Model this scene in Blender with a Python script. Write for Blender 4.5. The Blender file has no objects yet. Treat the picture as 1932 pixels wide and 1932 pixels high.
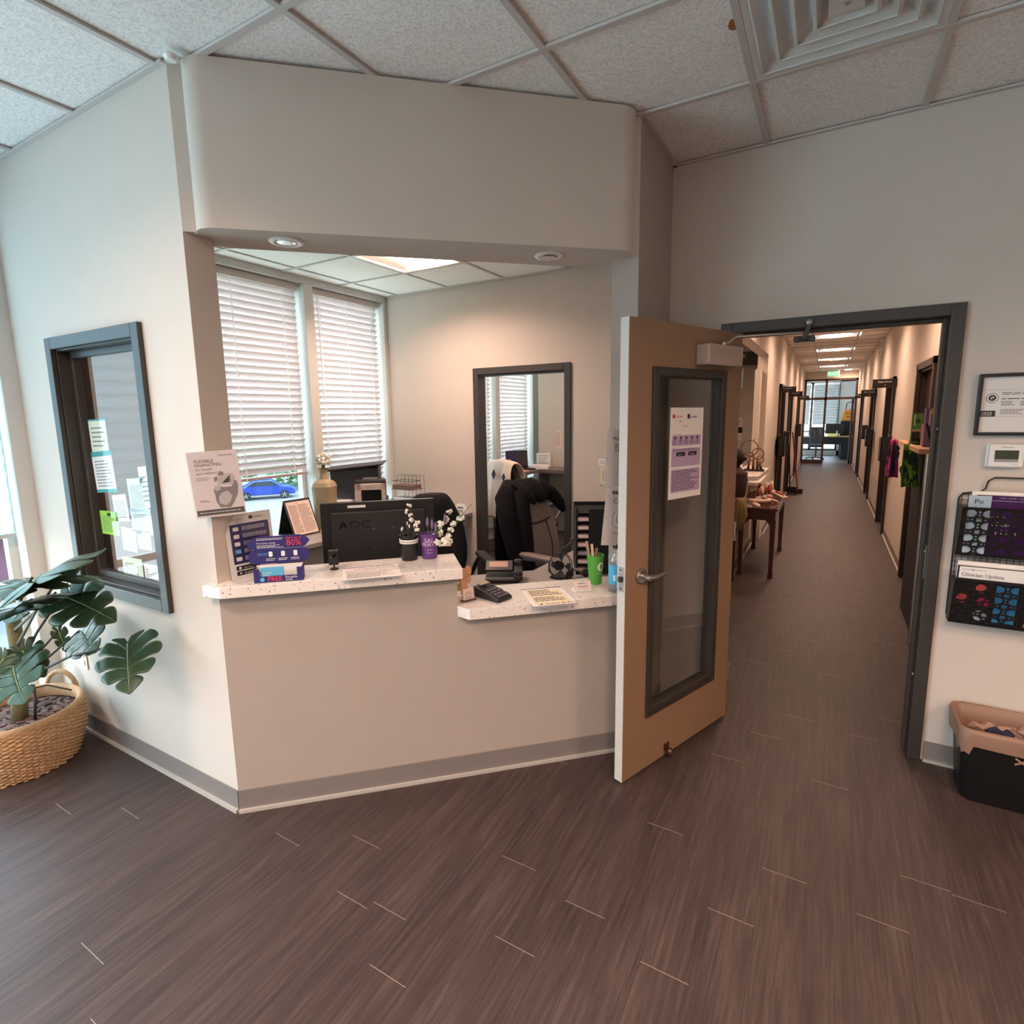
import bpy, bmesh, math, random
from mathutils import Vector, Matrix
random.seed(7)
C = bpy.context.scene.collection
SC = bpy.context.scene
# ---------------------------------------------------------------- camera
YAW, PIT, ROL = math.radians(30.2635), math.radians(8.70535), math.radians(0.99315)
F, CX, CY, H = 1039.525, 951.64, 942.454, 1.695
def _cam():
    cy, sy, cp, sp, cr, sr = math.cos(YAW), math.sin(YAW), math.cos(PIT), math.sin(PIT), math.cos(ROL), math.sin(ROL)
    r = Vector((cy, sy, 0)); f = Vector((-sy, cy, 0)); up = Vector((0, 0, 1))
    f2 = cp*f - sp*up; d = -(sp*f + cp*up)
    return cr*r + sr*d, -sr*r + cr*d, f2
CR, CD, CF = _cam(); CAM = Vector((0, 0, H))
cam = bpy.data.objects.new('camera', bpy.data.cameras.new('camera')); C.objects.link(cam)
cam.data.sensor_width = 36; cam.data.lens = F/1932*36; cam.data.clip_end = 200; cam.data.clip_start = .05
cam.data.shift_x = (966-CX)/1932; cam.data.shift_y = (CY-966)/1932
cam.matrix_world = Matrix.Translation(CAM) @ Matrix(((CR.x, -CD.x, -CF.x), (CR.y, -CD.y, -CF.y), (CR.z, -CD.z, -CF.z))).to_4x4()
SC.camera = cam
# a point of the photograph brought back onto a known plane of the room
def ray(p): return (CR*((p[0]-CX)/F) + CD*((p[1]-CY)/F) + CF)
def onX(p, c): r = ray(p); return CAM + r*(c/r.x)
def onY(p, c): r = ray(p); return CAM + r*(c/r.y)
def onZ(p, c): r = ray(p); return CAM + r*((c-H)/r.z)
def onP(p, p0, n): r = ray(p); return CAM + r*((Vector(p0)-CAM).dot(n)/r.dot(n))
# ---------------------------------------------------------------- world, exposure, render look
SC.view_settings.view_transform = 'Standard'; SC.view_settings.look = 'None'
SC.view_settings.gamma = 1; SC.view_settings.use_curve_mapping = False
SC.view_settings.exposure = EXPOSURE = 0.2
w = bpy.data.worlds.new('world'); SC.world = w; w.use_nodes = True
nt = w.node_tree; bg = nt.nodes['Background']
tc = nt.nodes.new('ShaderNodeTexCoord'); sep = nt.nodes.new('ShaderNodeSeparateXYZ'); rmp = nt.nodes.new('ShaderNodeValToRGB')
nt.links.new(tc.outputs['Generated'], sep.inputs[0]); nt.links.new(sep.outputs['Z'], rmp.inputs[0]); nt.links.new(rmp.outputs[0], bg.inputs[0])
rmp.color_ramp.elements[0].position = 0.0; rmp.color_ramp.elements[0].color = (.80, .93, 1, 1)
rmp.color_ramp.elements[1].position = .7; rmp.color_ramp.elements[1].color = (.45, .72, 1, 1)
bg.inputs[1].default_value = 6.0
sun = bpy.data.objects.new('sun', bpy.data.lights.new('sun', 'SUN')); C.objects.link(sun)
sun.data.energy = 1.6; sun.data.angle = .02; sun.data.color = (1, .95, .88); sun.rotation_euler = (math.radians(38), 0, math.radians(-60))
WARM = (1.0, .66, .47); WARM2 = (1.0, .69, .54)
LAMP_HALL, LAMP_ROOM, LAMP_RECEPTION = 7.0, 14.0, 10.0
DAY = 64
SC.cycles.max_bounces = 8; SC.cycles.diffuse_bounces = 5; SC.cycles.transparent_max_bounces = 16
SC.cycles.sample_clamp_indirect = 6; SC.cycles.caustics_reflective = False; SC.cycles.caustics_refractive = False
SC.cycles.use_denoising = True
# ---------------------------------------------------------------- helpers
def srgb(r, g, b):
    f = lambda c: (c/255/12.92) if c/255 <= .04045 else ((c/255+.055)/1.055)**2.4
    return (f(r), f(g), f(b), 1)
MATS = {}
def mat(name, col, rough=.5, metal=0, spec=.5, emit=0, alpha=1, trans=0, bump=0, bscale=200, vary=0, vscale=8, transl=0, coat=0):
    if name in MATS: return MATS[name]
    m = bpy.data.materials.new(name); m.use_nodes = True; MATS[name] = m
    nt = m.node_tree; b = nt.nodes['Principled BSDF']
    if len(col) == 3: col = srgb(*col)
    b.inputs['Base Color'].default_value = col; b.inputs['Roughness'].default_value = rough
    b.inputs['Metallic'].default_value = metal; b.inputs['Specular IOR Level'].default_value = spec
    b.inputs['Alpha'].default_value = alpha; b.inputs['Transmission Weight'].default_value = trans
    b.inputs['Coat Weight'].default_value = coat
    if emit: b.inputs['Emission Color'].default_value = col; b.inputs['Emission Strength'].default_value = emit
    t = nt.nodes.new('ShaderNodeTexCoord')
    if bump or vary or not (emit or trans):
        n = nt.nodes.new('ShaderNodeTexNoise'); n.inputs['Scale'].default_value = vscale; n.inputs['Detail'].default_value = 4
        nt.links.new(t.outputs['Object'], n.inputs['Vector'])
        mx = nt.nodes.new('ShaderNodeMix'); mx.data_type = 'RGBA'; mx.blend_type = 'MULTIPLY'
        mr = nt.nodes.new('ShaderNodeMapRange'); v = vary or .03
        mr.inputs['To Min'].default_value = 1-v; mr.inputs['To Max'].default_value = 1+v
        nt.links.new(n.outputs['Fac'], mr.inputs['Value']); mx.inputs['Factor'].default_value = 1
        mx.inputs[6].default_value = col; nt.links.new(mr.outputs[0], mx.inputs[7]); nt.links.new(mx.outputs[2], b.inputs['Base Color'])
    if bump:
        n2 = nt.nodes.new('ShaderNodeTexNoise'); n2.inputs['Scale'].default_value = bscale; n2.inputs['Detail'].default_value = 3
        nt.links.new(t.outputs['Object'], n2.inputs['Vector'])
        bp = nt.nodes.new('ShaderNodeBump'); bp.inputs['Strength'].default_value = bump; bp.inputs['Distance'].default_value = .004
        nt.links.new(n2.outputs['Fac'], bp.inputs['Height']); nt.links.new(bp.outputs[0], b.inputs['Normal'])
    if transl:
        tr = nt.nodes.new('ShaderNodeBsdfTranslucent'); tr.inputs[0].default_value = col
        ms = nt.nodes.new('ShaderNodeMixShader'); ms.inputs[0].default_value = transl
        nt.links.new(b.outputs[0], ms.inputs[1]); nt.links.new(tr.outputs[0], ms.inputs[2]); nt.links.new(ms.outputs[0], nt.nodes['Material Output'].inputs[0])
    return m
def glassmat(name, tint=(1, 1, 1, 1), mixf=.08, rough=.02):
    if name in MATS: return MATS[name]
    m = bpy.data.materials.new(name); m.use_nodes = True; MATS[name] = m; nt = m.node_tree
    for n in list(nt.nodes):
        if n.type == 'BSDF_PRINCIPLED': nt.nodes.remove(n)
    tr = nt.nodes.new('ShaderNodeBsdfTransparent'); tr.inputs[0].default_value = tint
    gl = nt.nodes.new('ShaderNodeBsdfGlossy'); gl.inputs['Roughness'].default_value = rough
    fr = nt.nodes.new('ShaderNodeFresnel'); fr.inputs[0].default_value = 1.45
    ad = nt.nodes.new('ShaderNodeMath'); ad.operation = 'MULTIPLY_ADD'; ad.inputs[1].default_value = 1; ad.inputs[2].default_value = mixf-.04
    nt.links.new(fr.outputs[0], ad.inputs[0]); ms = nt.nodes.new('ShaderNodeMixShader')
    ge = nt.nodes.new('ShaderNodeNewGeometry'); sb = nt.nodes.new('ShaderNodeMath'); sb.operation = 'SUBTRACT'; sb.inputs[0].default_value = 1; nt.links.new(ge.outputs['Backfacing'], sb.inputs[1]); ml = nt.nodes.new('ShaderNodeMath'); ml.operation = 'MULTIPLY'; nt.links.new(ad.outputs[0], ml.inputs[0]); nt.links.new(sb.outputs[0], ml.inputs[1])
    nt.links.new(ml.outputs[0], ms.inputs[0]); nt.links.new(tr.outputs[0], ms.inputs[1]); nt.links.new(gl.outputs[0], ms.inputs[2])
    nt.links.new(ms.outputs[0], nt.nodes['Material Output'].inputs[0]); return m
_font = {}
def textmesh(s):
    if s in _font: return _font[s]
    cu = bpy.data.curves.new('t', 'FONT'); cu.body = s; cu.size = 1; cu.resolution_u = 2
    o = bpy.data.objects.new('t', cu); C.objects.link(o)
    me = bpy.data.meshes.new_from_object(o); v = [x.co.copy() for x in me.vertices]; f = [tuple(p.vertices) for p in me.polygons]
    bpy.data.objects.remove(o); bpy.data.meshes.remove(me)
    wd = max([p.x for p in v] or [0]); _font[s] = (v, f, wd); return _font[s]
class MB:
    def __init__(s): s.v = []; s.f = []
    def add(s, vs, fs, M=None):
        k = len(s.v); s.v += [(M @ Vector(a)) if M else Vector(a) for a in vs]; s.f += [tuple(i+k for i in f) for f in fs]; return s
    def box(s, x0, x1, y0, y1, z0, z1, M=None):
        vs = [(x0, y0, z0), (x1, y0, z0), (x1, y1, z0), (x0, y1, z0), (x0, y0, z1), (x1, y0, z1), (x1, y1, z1), (x0, y1, z1)]
        return s.add(vs, [(0, 3, 2, 1), (4, 5, 6, 7), (0, 1, 5, 4), (1, 2, 6, 5), (2, 3, 7, 6), (3, 0, 4, 7)], M)
    def prism(s, poly, z0, z1, M=None):
        n = len(poly); ar = sum(poly[i][0]*poly[(i+1) % n][1]-poly[(i+1) % n][0]*poly[i][1] for i in range(n))
        if ar < 0: poly = poly[::-1]
        vs = [(p[0], p[1], z0) for p in poly]+[(p[0], p[1], z1) for p in poly]
        return s.add(vs, [tuple(range(n))[::-1], tuple(range(n, 2*n))]+[(i, (i+1) % n, n+(i+1) % n, n+i) for i in range(n)], M)
    def prismy(s, poly, y0, y1, M=None):   # polygon in x,z
        n = len(poly); ar = sum(poly[i][0]*poly[(i+1) % n][1]-poly[(i+1) % n][0]*poly[i][1] for i in range(n))
        if ar < 0: poly = poly[::-1]
        vs = [(p[0], y0, p[1]) for p in poly]+[(p[0], y1, p[1]) for p in poly]
        return s.add(vs, [tuple(range(n)), tuple(range(n, 2*n))[::-1]]+[(i, n+i, n+(i+1) % n, (i+1) % n) for i in range(n)], M)
    def tube(s, pts, r, n=8, M=None, closed=False, cap=True):
        pts = [Vector(p) for p in pts]; k = len(pts); rr = r if isinstance(r, (list, tuple)) else [r]*k
        vs = []; up = None
        for i, p in enumerate(pts):
            if closed: t = pts[(i+1) % k]-pts[i-1]
            else: t = pts[min(i+1, k-1)]-pts[max(i-1, 0)]
            t.normalize()
            if up is None: up = Vector((0, 0, 1)) if abs(t.z) < .9 else Vector((1, 0, 0))
            a = (up - t*up.dot(t)); a.normalize(); b = t.cross(a); up = a
            for j in range(n):
                q = 2*math.pi*j/n; vs.append(p + (a*math.cos(q)+b*math.sin(q))*rr[i])
        fs = []
        for i in range(k if closed else k-1):
            i2 = (i+1) % k
            for j in range(n): fs.append((i*n+j, i*n+(j+1) % n, i2*n+(j+1) % n, i2*n+j))
        if cap and not closed: fs += [tuple(range(n))[::-1], tuple(range((k-1)*n, k*n))]
        return s.add(vs, fs, M)
    def lathe(s, prof, c=(0, 0, 0), n=24, M=None, sx=1, sy=1):   # prof [(r,z)], axis z
        k = len(prof); vs = []
        for r, z in prof:
            for j in range(n):
                q = 2*math.pi*j/n; vs.append((c[0]+max(r, 1e-4)*math.cos(q)*sx, c[1]+max(r, 1e-4)*math.sin(q)*sy, c[2]+z))
        fs = [(i*n+j, i*n+(j+1) % n, (i+1)*n+(j+1) % n, (i+1)*n+j) for i in range(k-1) for j in range(n)]
        fs += [tuple(range(n))[::-1], tuple(range((k-1)*n, k*n))]
        return s.add(vs, fs, M)
    def cyl(s, c, r, h, n=20, M=None): return s.lathe([(r, 0), (r, h)], c, n, M)
    def ball(s, c, r, sx=1, sy=1, sz=1, n=12, m=8, M=None):
        return s.lathe([(r*math.sin(math.pi*i/m), -r*math.cos(math.pi*i/m)*sz) for i in range(m+1)], c, n, M, sx, sy)
    def text(s, t, x, z, size, y=0, align='l', M=None, sx=1):   # in the x,z plane, reading from -y
        v, f, wd = textmesh(t); ox = {'l': 0, 'c': -wd*size*sx/2, 'r': -wd*size*sx}[align]
        return s.add([(x+ox+p.x*size*sx, y, z+p.y*size) for p in v], f, M)
    def build(s, name, m, parent=None, smooth=False, bevel=0, loc=None, seg=2, sub=0, solid=0, smart=False):
        me = bpy.data.meshes.new(name); me.from_pydata([tuple(v) for v in s.v], [], s.f)
        for mm in (m if isinstance(m, list) else [m]): me.materials.append(mm)
        o = bpy.data.objects.new(name, me); C.objects.link(o)
        if parent: o.parent = parent
        if loc: o.location = loc
        if smooth or smart:
            for p in me.polygons: p.use_smooth = True
        if smart:
            me.set_sharp_from_angle(angle=math.radians(40))
        if solid: md = o.modifiers.new('s', 'SOLIDIFY'); md.thickness = solid; md.offset = 0
        if bevel:
            md = o.modifiers.new('b', 'BEVEL'); md.width = bevel; md.segments = seg; md.limit_method = 'ANGLE'; md.angle_limit = .6
        if sub: md = o.modifiers.new('u', 'SUBSURF'); md.levels = sub; md.render_levels = sub
        return o
def tag(o, label=None, cat=None, group=None, kind=None):
    if label: o['label'] = label
    if cat: o['category'] = cat
    if group: o['group'] = group
    if kind: o['kind'] = kind
    return o
def thing(name, label, cat, loc=(0, 0, 0), rz=0, group=None, M=None):
    o = bpy.data.objects.new(name, None); C.objects.link(o); o.empty_display_size = .1
    if M is not None: o.matrix_world = M
    else: o.location = loc; o.rotation_euler = (0, 0, rz)
    return tag(o, label, cat, group)
def struct(name, mb, m, **k):
    o = mb.build(name, m, **k); o['kind'] = 'structure'; return o
def copy_tree(o, parent=None):
    c = o.copy(); C.objects.link(c)
    if parent: c.parent = parent
    for ch in list(o.children): copy_tree(ch, c)
    return c
def frame(TL, TR, BR, BL):
    TL, TR, BR, BL = map(Vector, (TL, TR, BR, BL))
    x = ((BR-BL)+(TR-TL)); wd = x.length/2; x.normalize(); z = ((TL-BL)+(TR-BR)); hh = z.length/2; z = z-x*z.dot(x); z.normalize(); y = z.cross(x)
    c = (TL+TR+BR+BL)/4; o = c - x*wd/2 - z*hh/2
    return Matrix(((x.x, y.x, z.x, o.x), (x.y, y.y, z.y, o.y), (x.z, y.z, z.z, o.z), (0, 0, 0, 1))), wd, hh
class Card:      # a flat printed sheet: u,v run 0..1 from its lower left corner, viewer on the -y side
    def __init__(s, e, wd, hh, m=None, t=.0012, name='sheet', radius=0):
        s.e, s.w, s.h, s.t = e, wd, hh, t; s.p = {}
        if m: MB().box(0, wd, -t, 0, 0, hh).build(name, m, e)
    def _mb(s, name, m, lay):
        return s.p.setdefault((name, m.name), MB())
    def rect(s, name, m, u0, v0, u1, v1, lay=1):
        y = -s.t-.0004*lay; s._mb(name, m, lay).add([(u0*s.w, y, v0*s.h), (u1*s.w, y, v0*s.h), (u1*s.w, y, v1*s.h), (u0*s.w, y, v1*s.h)], [(0, 1, 2, 3)]); return s
    def rrect(s, name, m, u0, v0, u1, v1, r=.03, lay=1):
        y = -s.t-.0004*lay; x0, x1, z0, z1 = u0*s.w, u1*s.w, v0*s.h, v1*s.h; r = min(r*s.w, (x1-x0)/2, (z1-z0)/2); pts = []
        for cx, cz, a0 in ((x1-r, z0+r, -90), (x1-r, z1-r, 0), (x0+r, z1-r, 90), (x0+r, z0+r, 180)):
            for k in range(4): a = math.radians(a0+k*30); pts.append((cx+r*math.cos(a), y, cz+r*math.sin(a)))
        s._mb(name, m, lay).add(pts, [tuple(range(len(pts)))]); return s
    def poly(s, name, m, pts, lay=1):
        y = -s.t-.0004*lay; s._mb(name, m, lay).add([(u*s.w, y, v*s.h) for u, v in pts], [tuple(range(len(pts)))]); return s
    def disc(s, name, m, u, v, r, lay=1, n=16, e=1):
        y = -s.t-.0004*lay; s._mb(name, m, lay).add([(u*s.w+r*s.w*math.cos(2*math.pi*i/n), y, v*s.h+r*s.w*e*math.sin(2*math.pi*i/n)) for i in range(n)], [tuple(range(n))]); return s
    def text(s, name, m, t, u, v, size, lay=2, align='l', sx=1):
        s._mb(name, m, lay).text(t, u*s.w, v*s.h, size*s.h, -s.t-.0004*lay, align, sx=sx); return s
    def fine(s, name, m, u0, v0, u1, v1, n, lay=2, th=.35):
        for i in range(n):
            v = v1-(v1-v0)*(i+.5)/n; hgt = (v1-v0)/n*th; u = u0; end = u1-(u1-u0)*random.choice((0, .05, .15, .3))
            while u < end:
                L = (u1-u0)*random.uniform(.05, .16); s.rect(name, m, u, v-hgt/2, min(u+L, end), v+hgt/2, lay); u += L+(u1-u0)*.02
        return s
    def done(s):
        for (nm, mn), mb in s.p.items(): mb.build(nm, bpy.data.materials[mn], s.e)
def ring(m, x0, x1, z0, z1, w_, y0, y1, bottom=True, M=None):
    m.box(x0, x0+w_, y0, y1, z0, z1, M); m.box(x1-w_, x1, y0, y1, z0, z1, M); m.box(x0+w_, x1-w_, y0, y1, z1-w_, z1, M)
    if bottom: m.box(x0+w_, x1-w_, y0, y1, z0, z0+w_, M)
    return m
def rotz(a): return Matrix.Rotation(a, 4, 'Z')
def T(x, y, z): return Matrix.Translation((x, y, z))
# ---------------------------------------------------------------- materials
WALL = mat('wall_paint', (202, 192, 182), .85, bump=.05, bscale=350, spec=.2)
WALL_SHADED = mat('wall_paint_shaded', (168, 157, 149), .85, bump=.05, bscale=350, spec=.2)  # same paint as WALL, with shade put into a darker colour
BASE = mat('cove_base', (124, 116, 112), .6)
TOE = mat('cove_toe', (176, 170, 162), .6)
TBAR = mat('ceiling_grid', (196, 188, 184), .5)
METAL = mat('bronze_frame', (52, 47, 43), .42, spec=.6)
METALD = mat('dark_frame', (58, 52, 48), .4)
MULL = mat('pale_mullion', (205, 205, 200), .5)
WHITE = mat('white_plastic', (232, 230, 226), .35)
BLACK = mat('black_plastic', (22, 21, 23), .4)
BLACKM = mat('black_matte', (18, 17, 18), .8)
STEEL = mat('brushed_steel', (176, 172, 168), .28, metal=.9)
PAPER = mat('paper', (236, 232, 228), .8)
INK = mat('ink', (28, 26, 30), .8)
GREY = mat('grey_ink', (120, 118, 120), .8)
GLASS = glassmat('clear_glass')
# ceiling tile
TILE = bpy.data.materials.new('ceiling_tile'); TILE.use_nodes = True
def _tile():
    nt = TILE.node_tree; b = nt.nodes['Principled BSDF']; b.inputs['Roughness'].default_value = .95; b.inputs['Specular IOR Level'].default_value = .1
    t = nt.nodes.new('ShaderNodeTexCoord'); n = nt.nodes.new('ShaderNodeTexNoise'); n.inputs['Scale'].default_value = 110; n.inputs['Detail'].default_value = 6; n.inputs['Roughness'].default_value = .7
    nt.links.new(t.outputs['Object'], n.inputs[0]); r = nt.nodes.new('ShaderNodeValToRGB'); r.color_ramp.elements[0].position = .33; r.color_ramp.elements[0].color = srgb(214, 210, 206)
    r.color_ramp.elements[1].position = .56; r.color_ramp.elements[1].color = srgb(248, 245, 242); nt.links.new(n.outputs[0], r.inputs[0]); nt.links.new(r.outputs[0], b.inputs[0])
    bp = nt.nodes.new('ShaderNodeBump'); bp.inputs['Strength'].default_value = .55; bp.inputs['Distance'].default_value = .006; nt.links.new(n.outputs[0], bp.inputs['Height']); nt.links.new(bp.outputs[0], b.inputs['Normal'])
_tile()
# floor planks
PLANK = bpy.data.materials.new('vinyl_plank'); PLANK.use_nodes = True
def _plank():
    nt = PLANK.node_tree; b = nt.nodes['Principled BSDF']; L = nt.links.new
    t = nt.nodes.new('ShaderNodeTexCoord'); at = nt.nodes.new('ShaderNodeAttribute'); at.attribute_name = 'tone'
    ad = nt.nodes.new('ShaderNodeVectorMath'); ad.operation = 'MULTIPLY_ADD'; ad.inputs[1].default_value = (1, 1, 1)
    sc = nt.nodes.new('ShaderNodeVectorMath'); sc.operation = 'SCALE'; sc.inputs['Scale'].default_value = 17
    L(at.outputs['Color'], sc.inputs[0]); L(t.outputs['Object'], ad.inputs[0]); L(sc.outputs[0], ad.inputs[2])
    mp = nt.nodes.new('ShaderNodeMapping'); mp.inputs['Scale'].default_value = (75, 3.2, 1); L(ad.outputs[0], mp.inputs[0])
    n = nt.nodes.new('ShaderNodeTexNoise'); n.inputs['Scale'].default_value = 1; n.inputs['Detail'].default_value = 7; n.inputs['Roughness'].default_value = .68; n.inputs['Distortion'].default_value = .6; L(mp.outputs[0], n.inputs[0])
    mp2 = nt.nodes.new('ShaderNodeMapping'); mp2.inputs['Scale'].default_value = (14, 2.2, 1); L(ad.outputs[0], mp2.inputs[0])
    n2 = nt.nodes.new('ShaderNodeTexNoise'); n2.inputs['Scale'].default_value = 1; n2.inputs['Detail'].default_value = 4; L(mp2.outputs[0], n2.inputs[0])
    r = nt.nodes.new('ShaderNodeValToRGB'); e = r.color_ramp.elements; e[0].position = .30; e[0].color = srgb(54, 44, 42); e[1].position = .74; e[1].color = srgb(90, 75, 70)
    m = e.new(.5); m.color = srgb(68, 56, 53); L(n.outputs[0], r.inputs[0])
    mr = nt.nodes.new('ShaderNodeMapRange'); mr.inputs['From Min'].default_value = .3; mr.inputs['From Max'].default_value = .7; mr.inputs['To Min'].default_value = .84; mr.inputs['To Max'].default_value = 1.16; L(n2.outputs[0], mr.inputs[0])
    sx = nt.nodes.new('ShaderNodeSeparateColor'); L(at.outputs['Color'], sx.inputs[0]); mr2 = nt.nodes.new('ShaderNodeMapRange'); mr2.inputs['To Min'].default_value = .95; mr2.inputs['To Max'].default_value = 1.05; L(sx.outputs[0], mr2.inputs[0])
    mu = nt.nodes.new('ShaderNodeMath'); mu.operation = 'MULTIPLY'; L(mr.outputs[0], mu.inputs[0]); L(mr2.outputs[0], mu.inputs[1])
    mx = nt.nodes.new('ShaderNodeMix'); mx.data_type = 'RGBA'; mx.blend_type = 'MULTIPLY'; mx.inputs['Factor'].default_value = 1; L(r.outputs[0], mx.inputs[6]); L(mu.outputs[0], mx.inputs[7]); L(mx.outputs[2], b.inputs[0])
    b.inputs['Roughness'].default_value = .42; b.inputs['Specular IOR Level'].default_value = .36
    mr3 = nt.nodes.new('ShaderNodeMapRange'); mr3.inputs['To Min'].default_value = .40; mr3.inputs['To Max'].default_value = .60; L(n.outputs[0], mr3.inputs[0]); L(mr3.outputs[0], b.inputs['Roughness'])
    bp = nt.nodes.new('ShaderNodeBump'); bp.inputs['Strength'].default_value = .25; bp.inputs['Distance'].default_value = .002; L(n.outputs[0], bp.inputs['Height']); L(bp.outputs[0], b.inputs['Normal'])
_plank()
SEAM = mat('plank_seam', (44, 36, 34), .6); JOINT = mat('plank_bevel', (150, 134, 126), .4)
# quartz
QUARTZ = bpy.data.materials.new('quartz'); QUARTZ.use_nodes = True
def _quartz():
    nt = QUARTZ.node_tree; b = nt.nodes['Principled BSDF']; L = nt.links.new; b.inputs['Roughness'].default_value = .22
    t = nt.nodes.new('ShaderNodeTexCoord'); v = nt.nodes.new('ShaderNodeTexVoronoi'); v.inputs['Scale'].default_value = 105; L(t.outputs['Object'], v.inputs[0])
    n = nt.nodes.new('ShaderNodeTexNoise'); n.inputs['Scale'].default_value = 60; L(t.outputs['Object'], n.inputs[0])
    a = nt.nodes.new('ShaderNodeMath'); a.operation = 'MULTIPLY_ADD'; a.inputs[1].default_value = -1.1; a.inputs[2].default_value = .93; L(n.outputs[0], a.inputs[0])
    s = nt.nodes.new('ShaderNodeMath'); s.operation = 'LESS_THAN'
    sb = nt.nodes.new('ShaderNodeMath'); sb.operation = 'MULTIPLY_ADD'; sb.inputs[1].default_value = .9; L(v.outputs['Distance'], sb.inputs[0]); L(a.outputs[0], sb.inputs[2])
    L(sb.outputs[0], s.inputs[0]); s.inputs[1].default_value = .50
    mx = nt.nodes.new('ShaderNodeMix'); mx.data_type = 'RGBA'; L(s.outputs[0], mx.inputs['Factor']); mx.inputs[6].default_value = srgb(228, 220, 214); mx.inputs[7].default_value = srgb(120, 104, 100); L(mx.outputs[2], b.inputs[0])
_quartz()
# ---------------------------------------------------------------- key dimensions
ZC = 2.959; ZR = 2.885; ZH = 2.87        # ceiling heights: waiting room, reception, corridor
YL = 1.29; AX, AY = -2.12, 1.29; BX, BY = -.775, 2.56; YD = 3.14
XF = -3.93; YB = 4.43; XWF = -3.72
u = Vector((BX-AX, BY-AY, 0)).normalized(); nrm = Vector((u.y, -u.x, 0))      # along and out of the slanted reception wall
A3 = Vector((AX, AY, 0)); RZ = math.atan2(u.y, u.x)
def W(s, d, z=0): return A3 + u*s + nrm*d + Vector((0, 0, z))                # s along the slanted wall, d out into the waiting room
LAB = (Vector((BX, BY, 0))-A3).length
def xy(v): return (v.x, v.y)
# ---------------------------------------------------------------- floor
def floor():
    vs, fs, mi, tone = [], [], [], []
    def q(x0, x1, y0, y1, k, t, z=0):
        i = len(vs); vs.extend([(x0, y0, z), (x1, y0, z), (x1, y1, z), (x0, y1, z)]); fs.append((i, i+1, i+2, i+3)); mi.append(k); tone.append(t)
    pw = .1472; known = {0: 1.568, 1: 2.08, 2: 1.481, 3: 1.781, 4: 2.057, 6: 2.002, 7: 2.264, -1: 1.333, -2: 1.633, -3: 1.059, -5: 1.202, -8: 1.28}
    rnd = random.Random(3)
    for c in range(-24, 35):
        x0 = -.697+c*pw; x1 = x0+pw; y = known.get(c, rnd.uniform(0, 1.22)); 
        while y > -3.6: y -= 1.2192
        ymax = 26 if -1.2 < x0 < 1.6 else (9 if x0 < 1.6 else 3.3)
        while y < ymax:
            t = (rnd.random(), rnd.random(), rnd.random())
            q(x0+.0006, x1-.0006, y+.0022, y+1.2192, 0, t); q(x0, x1, y, y+.0022, 2, t); q(x1-.0006, x1+.0006, y, y+1.2192, 1, t); y += 1.2192
    me = bpy.data.meshes.new('floor'); me.from_pydata(vs, [], fs); me.materials.append(PLANK); me.materials.append(SEAM); me.materials.append(JOINT)
    me.polygons.foreach_set('material_index', mi); ca = me.color_attributes.new('tone', 'FLOAT_COLOR', 'CORNER')
    k = 0
    for p in me.polygons:
        for l in p.loop_indices: ca.data[l].color = (*tone[p.index], 1)
    o = bpy.data.objects.new('floor', me); C.objects.link(o); o['kind'] = 'structure'
floor()
# ---------------------------------------------------------------- ceilings
GX, GY, GS = -1.551, 1.3287, .6096
LIGHTCELLS = [(-1, -3), (3, -3), (-1, -6), (3, -6), (6, -1)]      # troffers of the waiting room, behind and beside the camera
def ceiling_main():
    m = MB(); holes = {(2, 1)} | set(LIGHTCELLS)
    room = lambda x, y: not (y > YD)
    for i in range(-4, 10):
        for j in range(-8, 4):
            if (i, j) in holes: continue
            x0, y0 = GX+i*GS, GY+j*GS; x1, y1 = x0+GS, y0+GS
            m.box(x0+.011, x1-.011, y0+.011, min(y1, YD+.3)-.011, ZC+.010, ZC+.03); m.box(x0, x1, y0, min(y1, YD+.3), ZC+.018, ZC+.035)
    struct('ceiling', m, TILE)
    g = MB()
    for i in range(-4, 11): x = GX+i*GS; g.box(x-.012, x+.012, GY-8*GS, YD if x > BX else (BY if x > -1.6 else AY+.9), ZC-.002, ZC+.008)
    for j in range(-8, 4):
        y = GY+j*GS; g.box(GX-4*GS, GX+10*GS, y-.012, y+.012, ZC-.003, ZC+.008)
    struct('trim_1', g, TBAR)
    # wall angle where the ceiling meets the walls
    a = MB(); a.box(-3.72, AX, YL-.022, YL, ZC-.004, ZC+.004); a.box(BX, 4.2, YD-.022, YD, ZC-.004, ZC+.004); a.box(BX, BX+.022, BY, YD, ZC-.004, ZC+.004)
    a.prism([xy(W(0, 0)), xy(W(LAB, 0)), xy(W(LAB, .022)), xy(W(0, .022))], ZC-.004, ZC+.004)
    struct('trim_2', a, TBAR)
ceiling_main()
HALLY = [5.47+2.44*k for k in range(6)]
def clip(poly, a, b, c):      # keep a x + b y <= c
    out = []
    for i in range(len(poly)):
        p, q = poly[i], poly[(i+1) % len(poly)]; dp, dq = a*p[0]+b*p[1]-c, a*q[0]+b*q[1]-c
        if dp <= 0: out.append(p)
        if dp*dq < 0: t = dp/(dp-dq); out.append((p[0]+(q[0]-p[0])*t, p[1]+(q[1]-p[1])*t))
    return out
def inside_reception(x0, x1, y0, y1, dd=-.10):
    p = [(x0, y0), (x1, y0), (x1, y1), (x0, y1)]
    for h in ((1, 0, BX-.12), (0, -1, -1.41), (0, 1, YB), (-1, 0, -(XF-.05)), (nrm.x, nrm.y, nrm.dot(A3)+dd)):
        p = clip(p, *h)
        if len(p) < 3: return None
    return p
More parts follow.
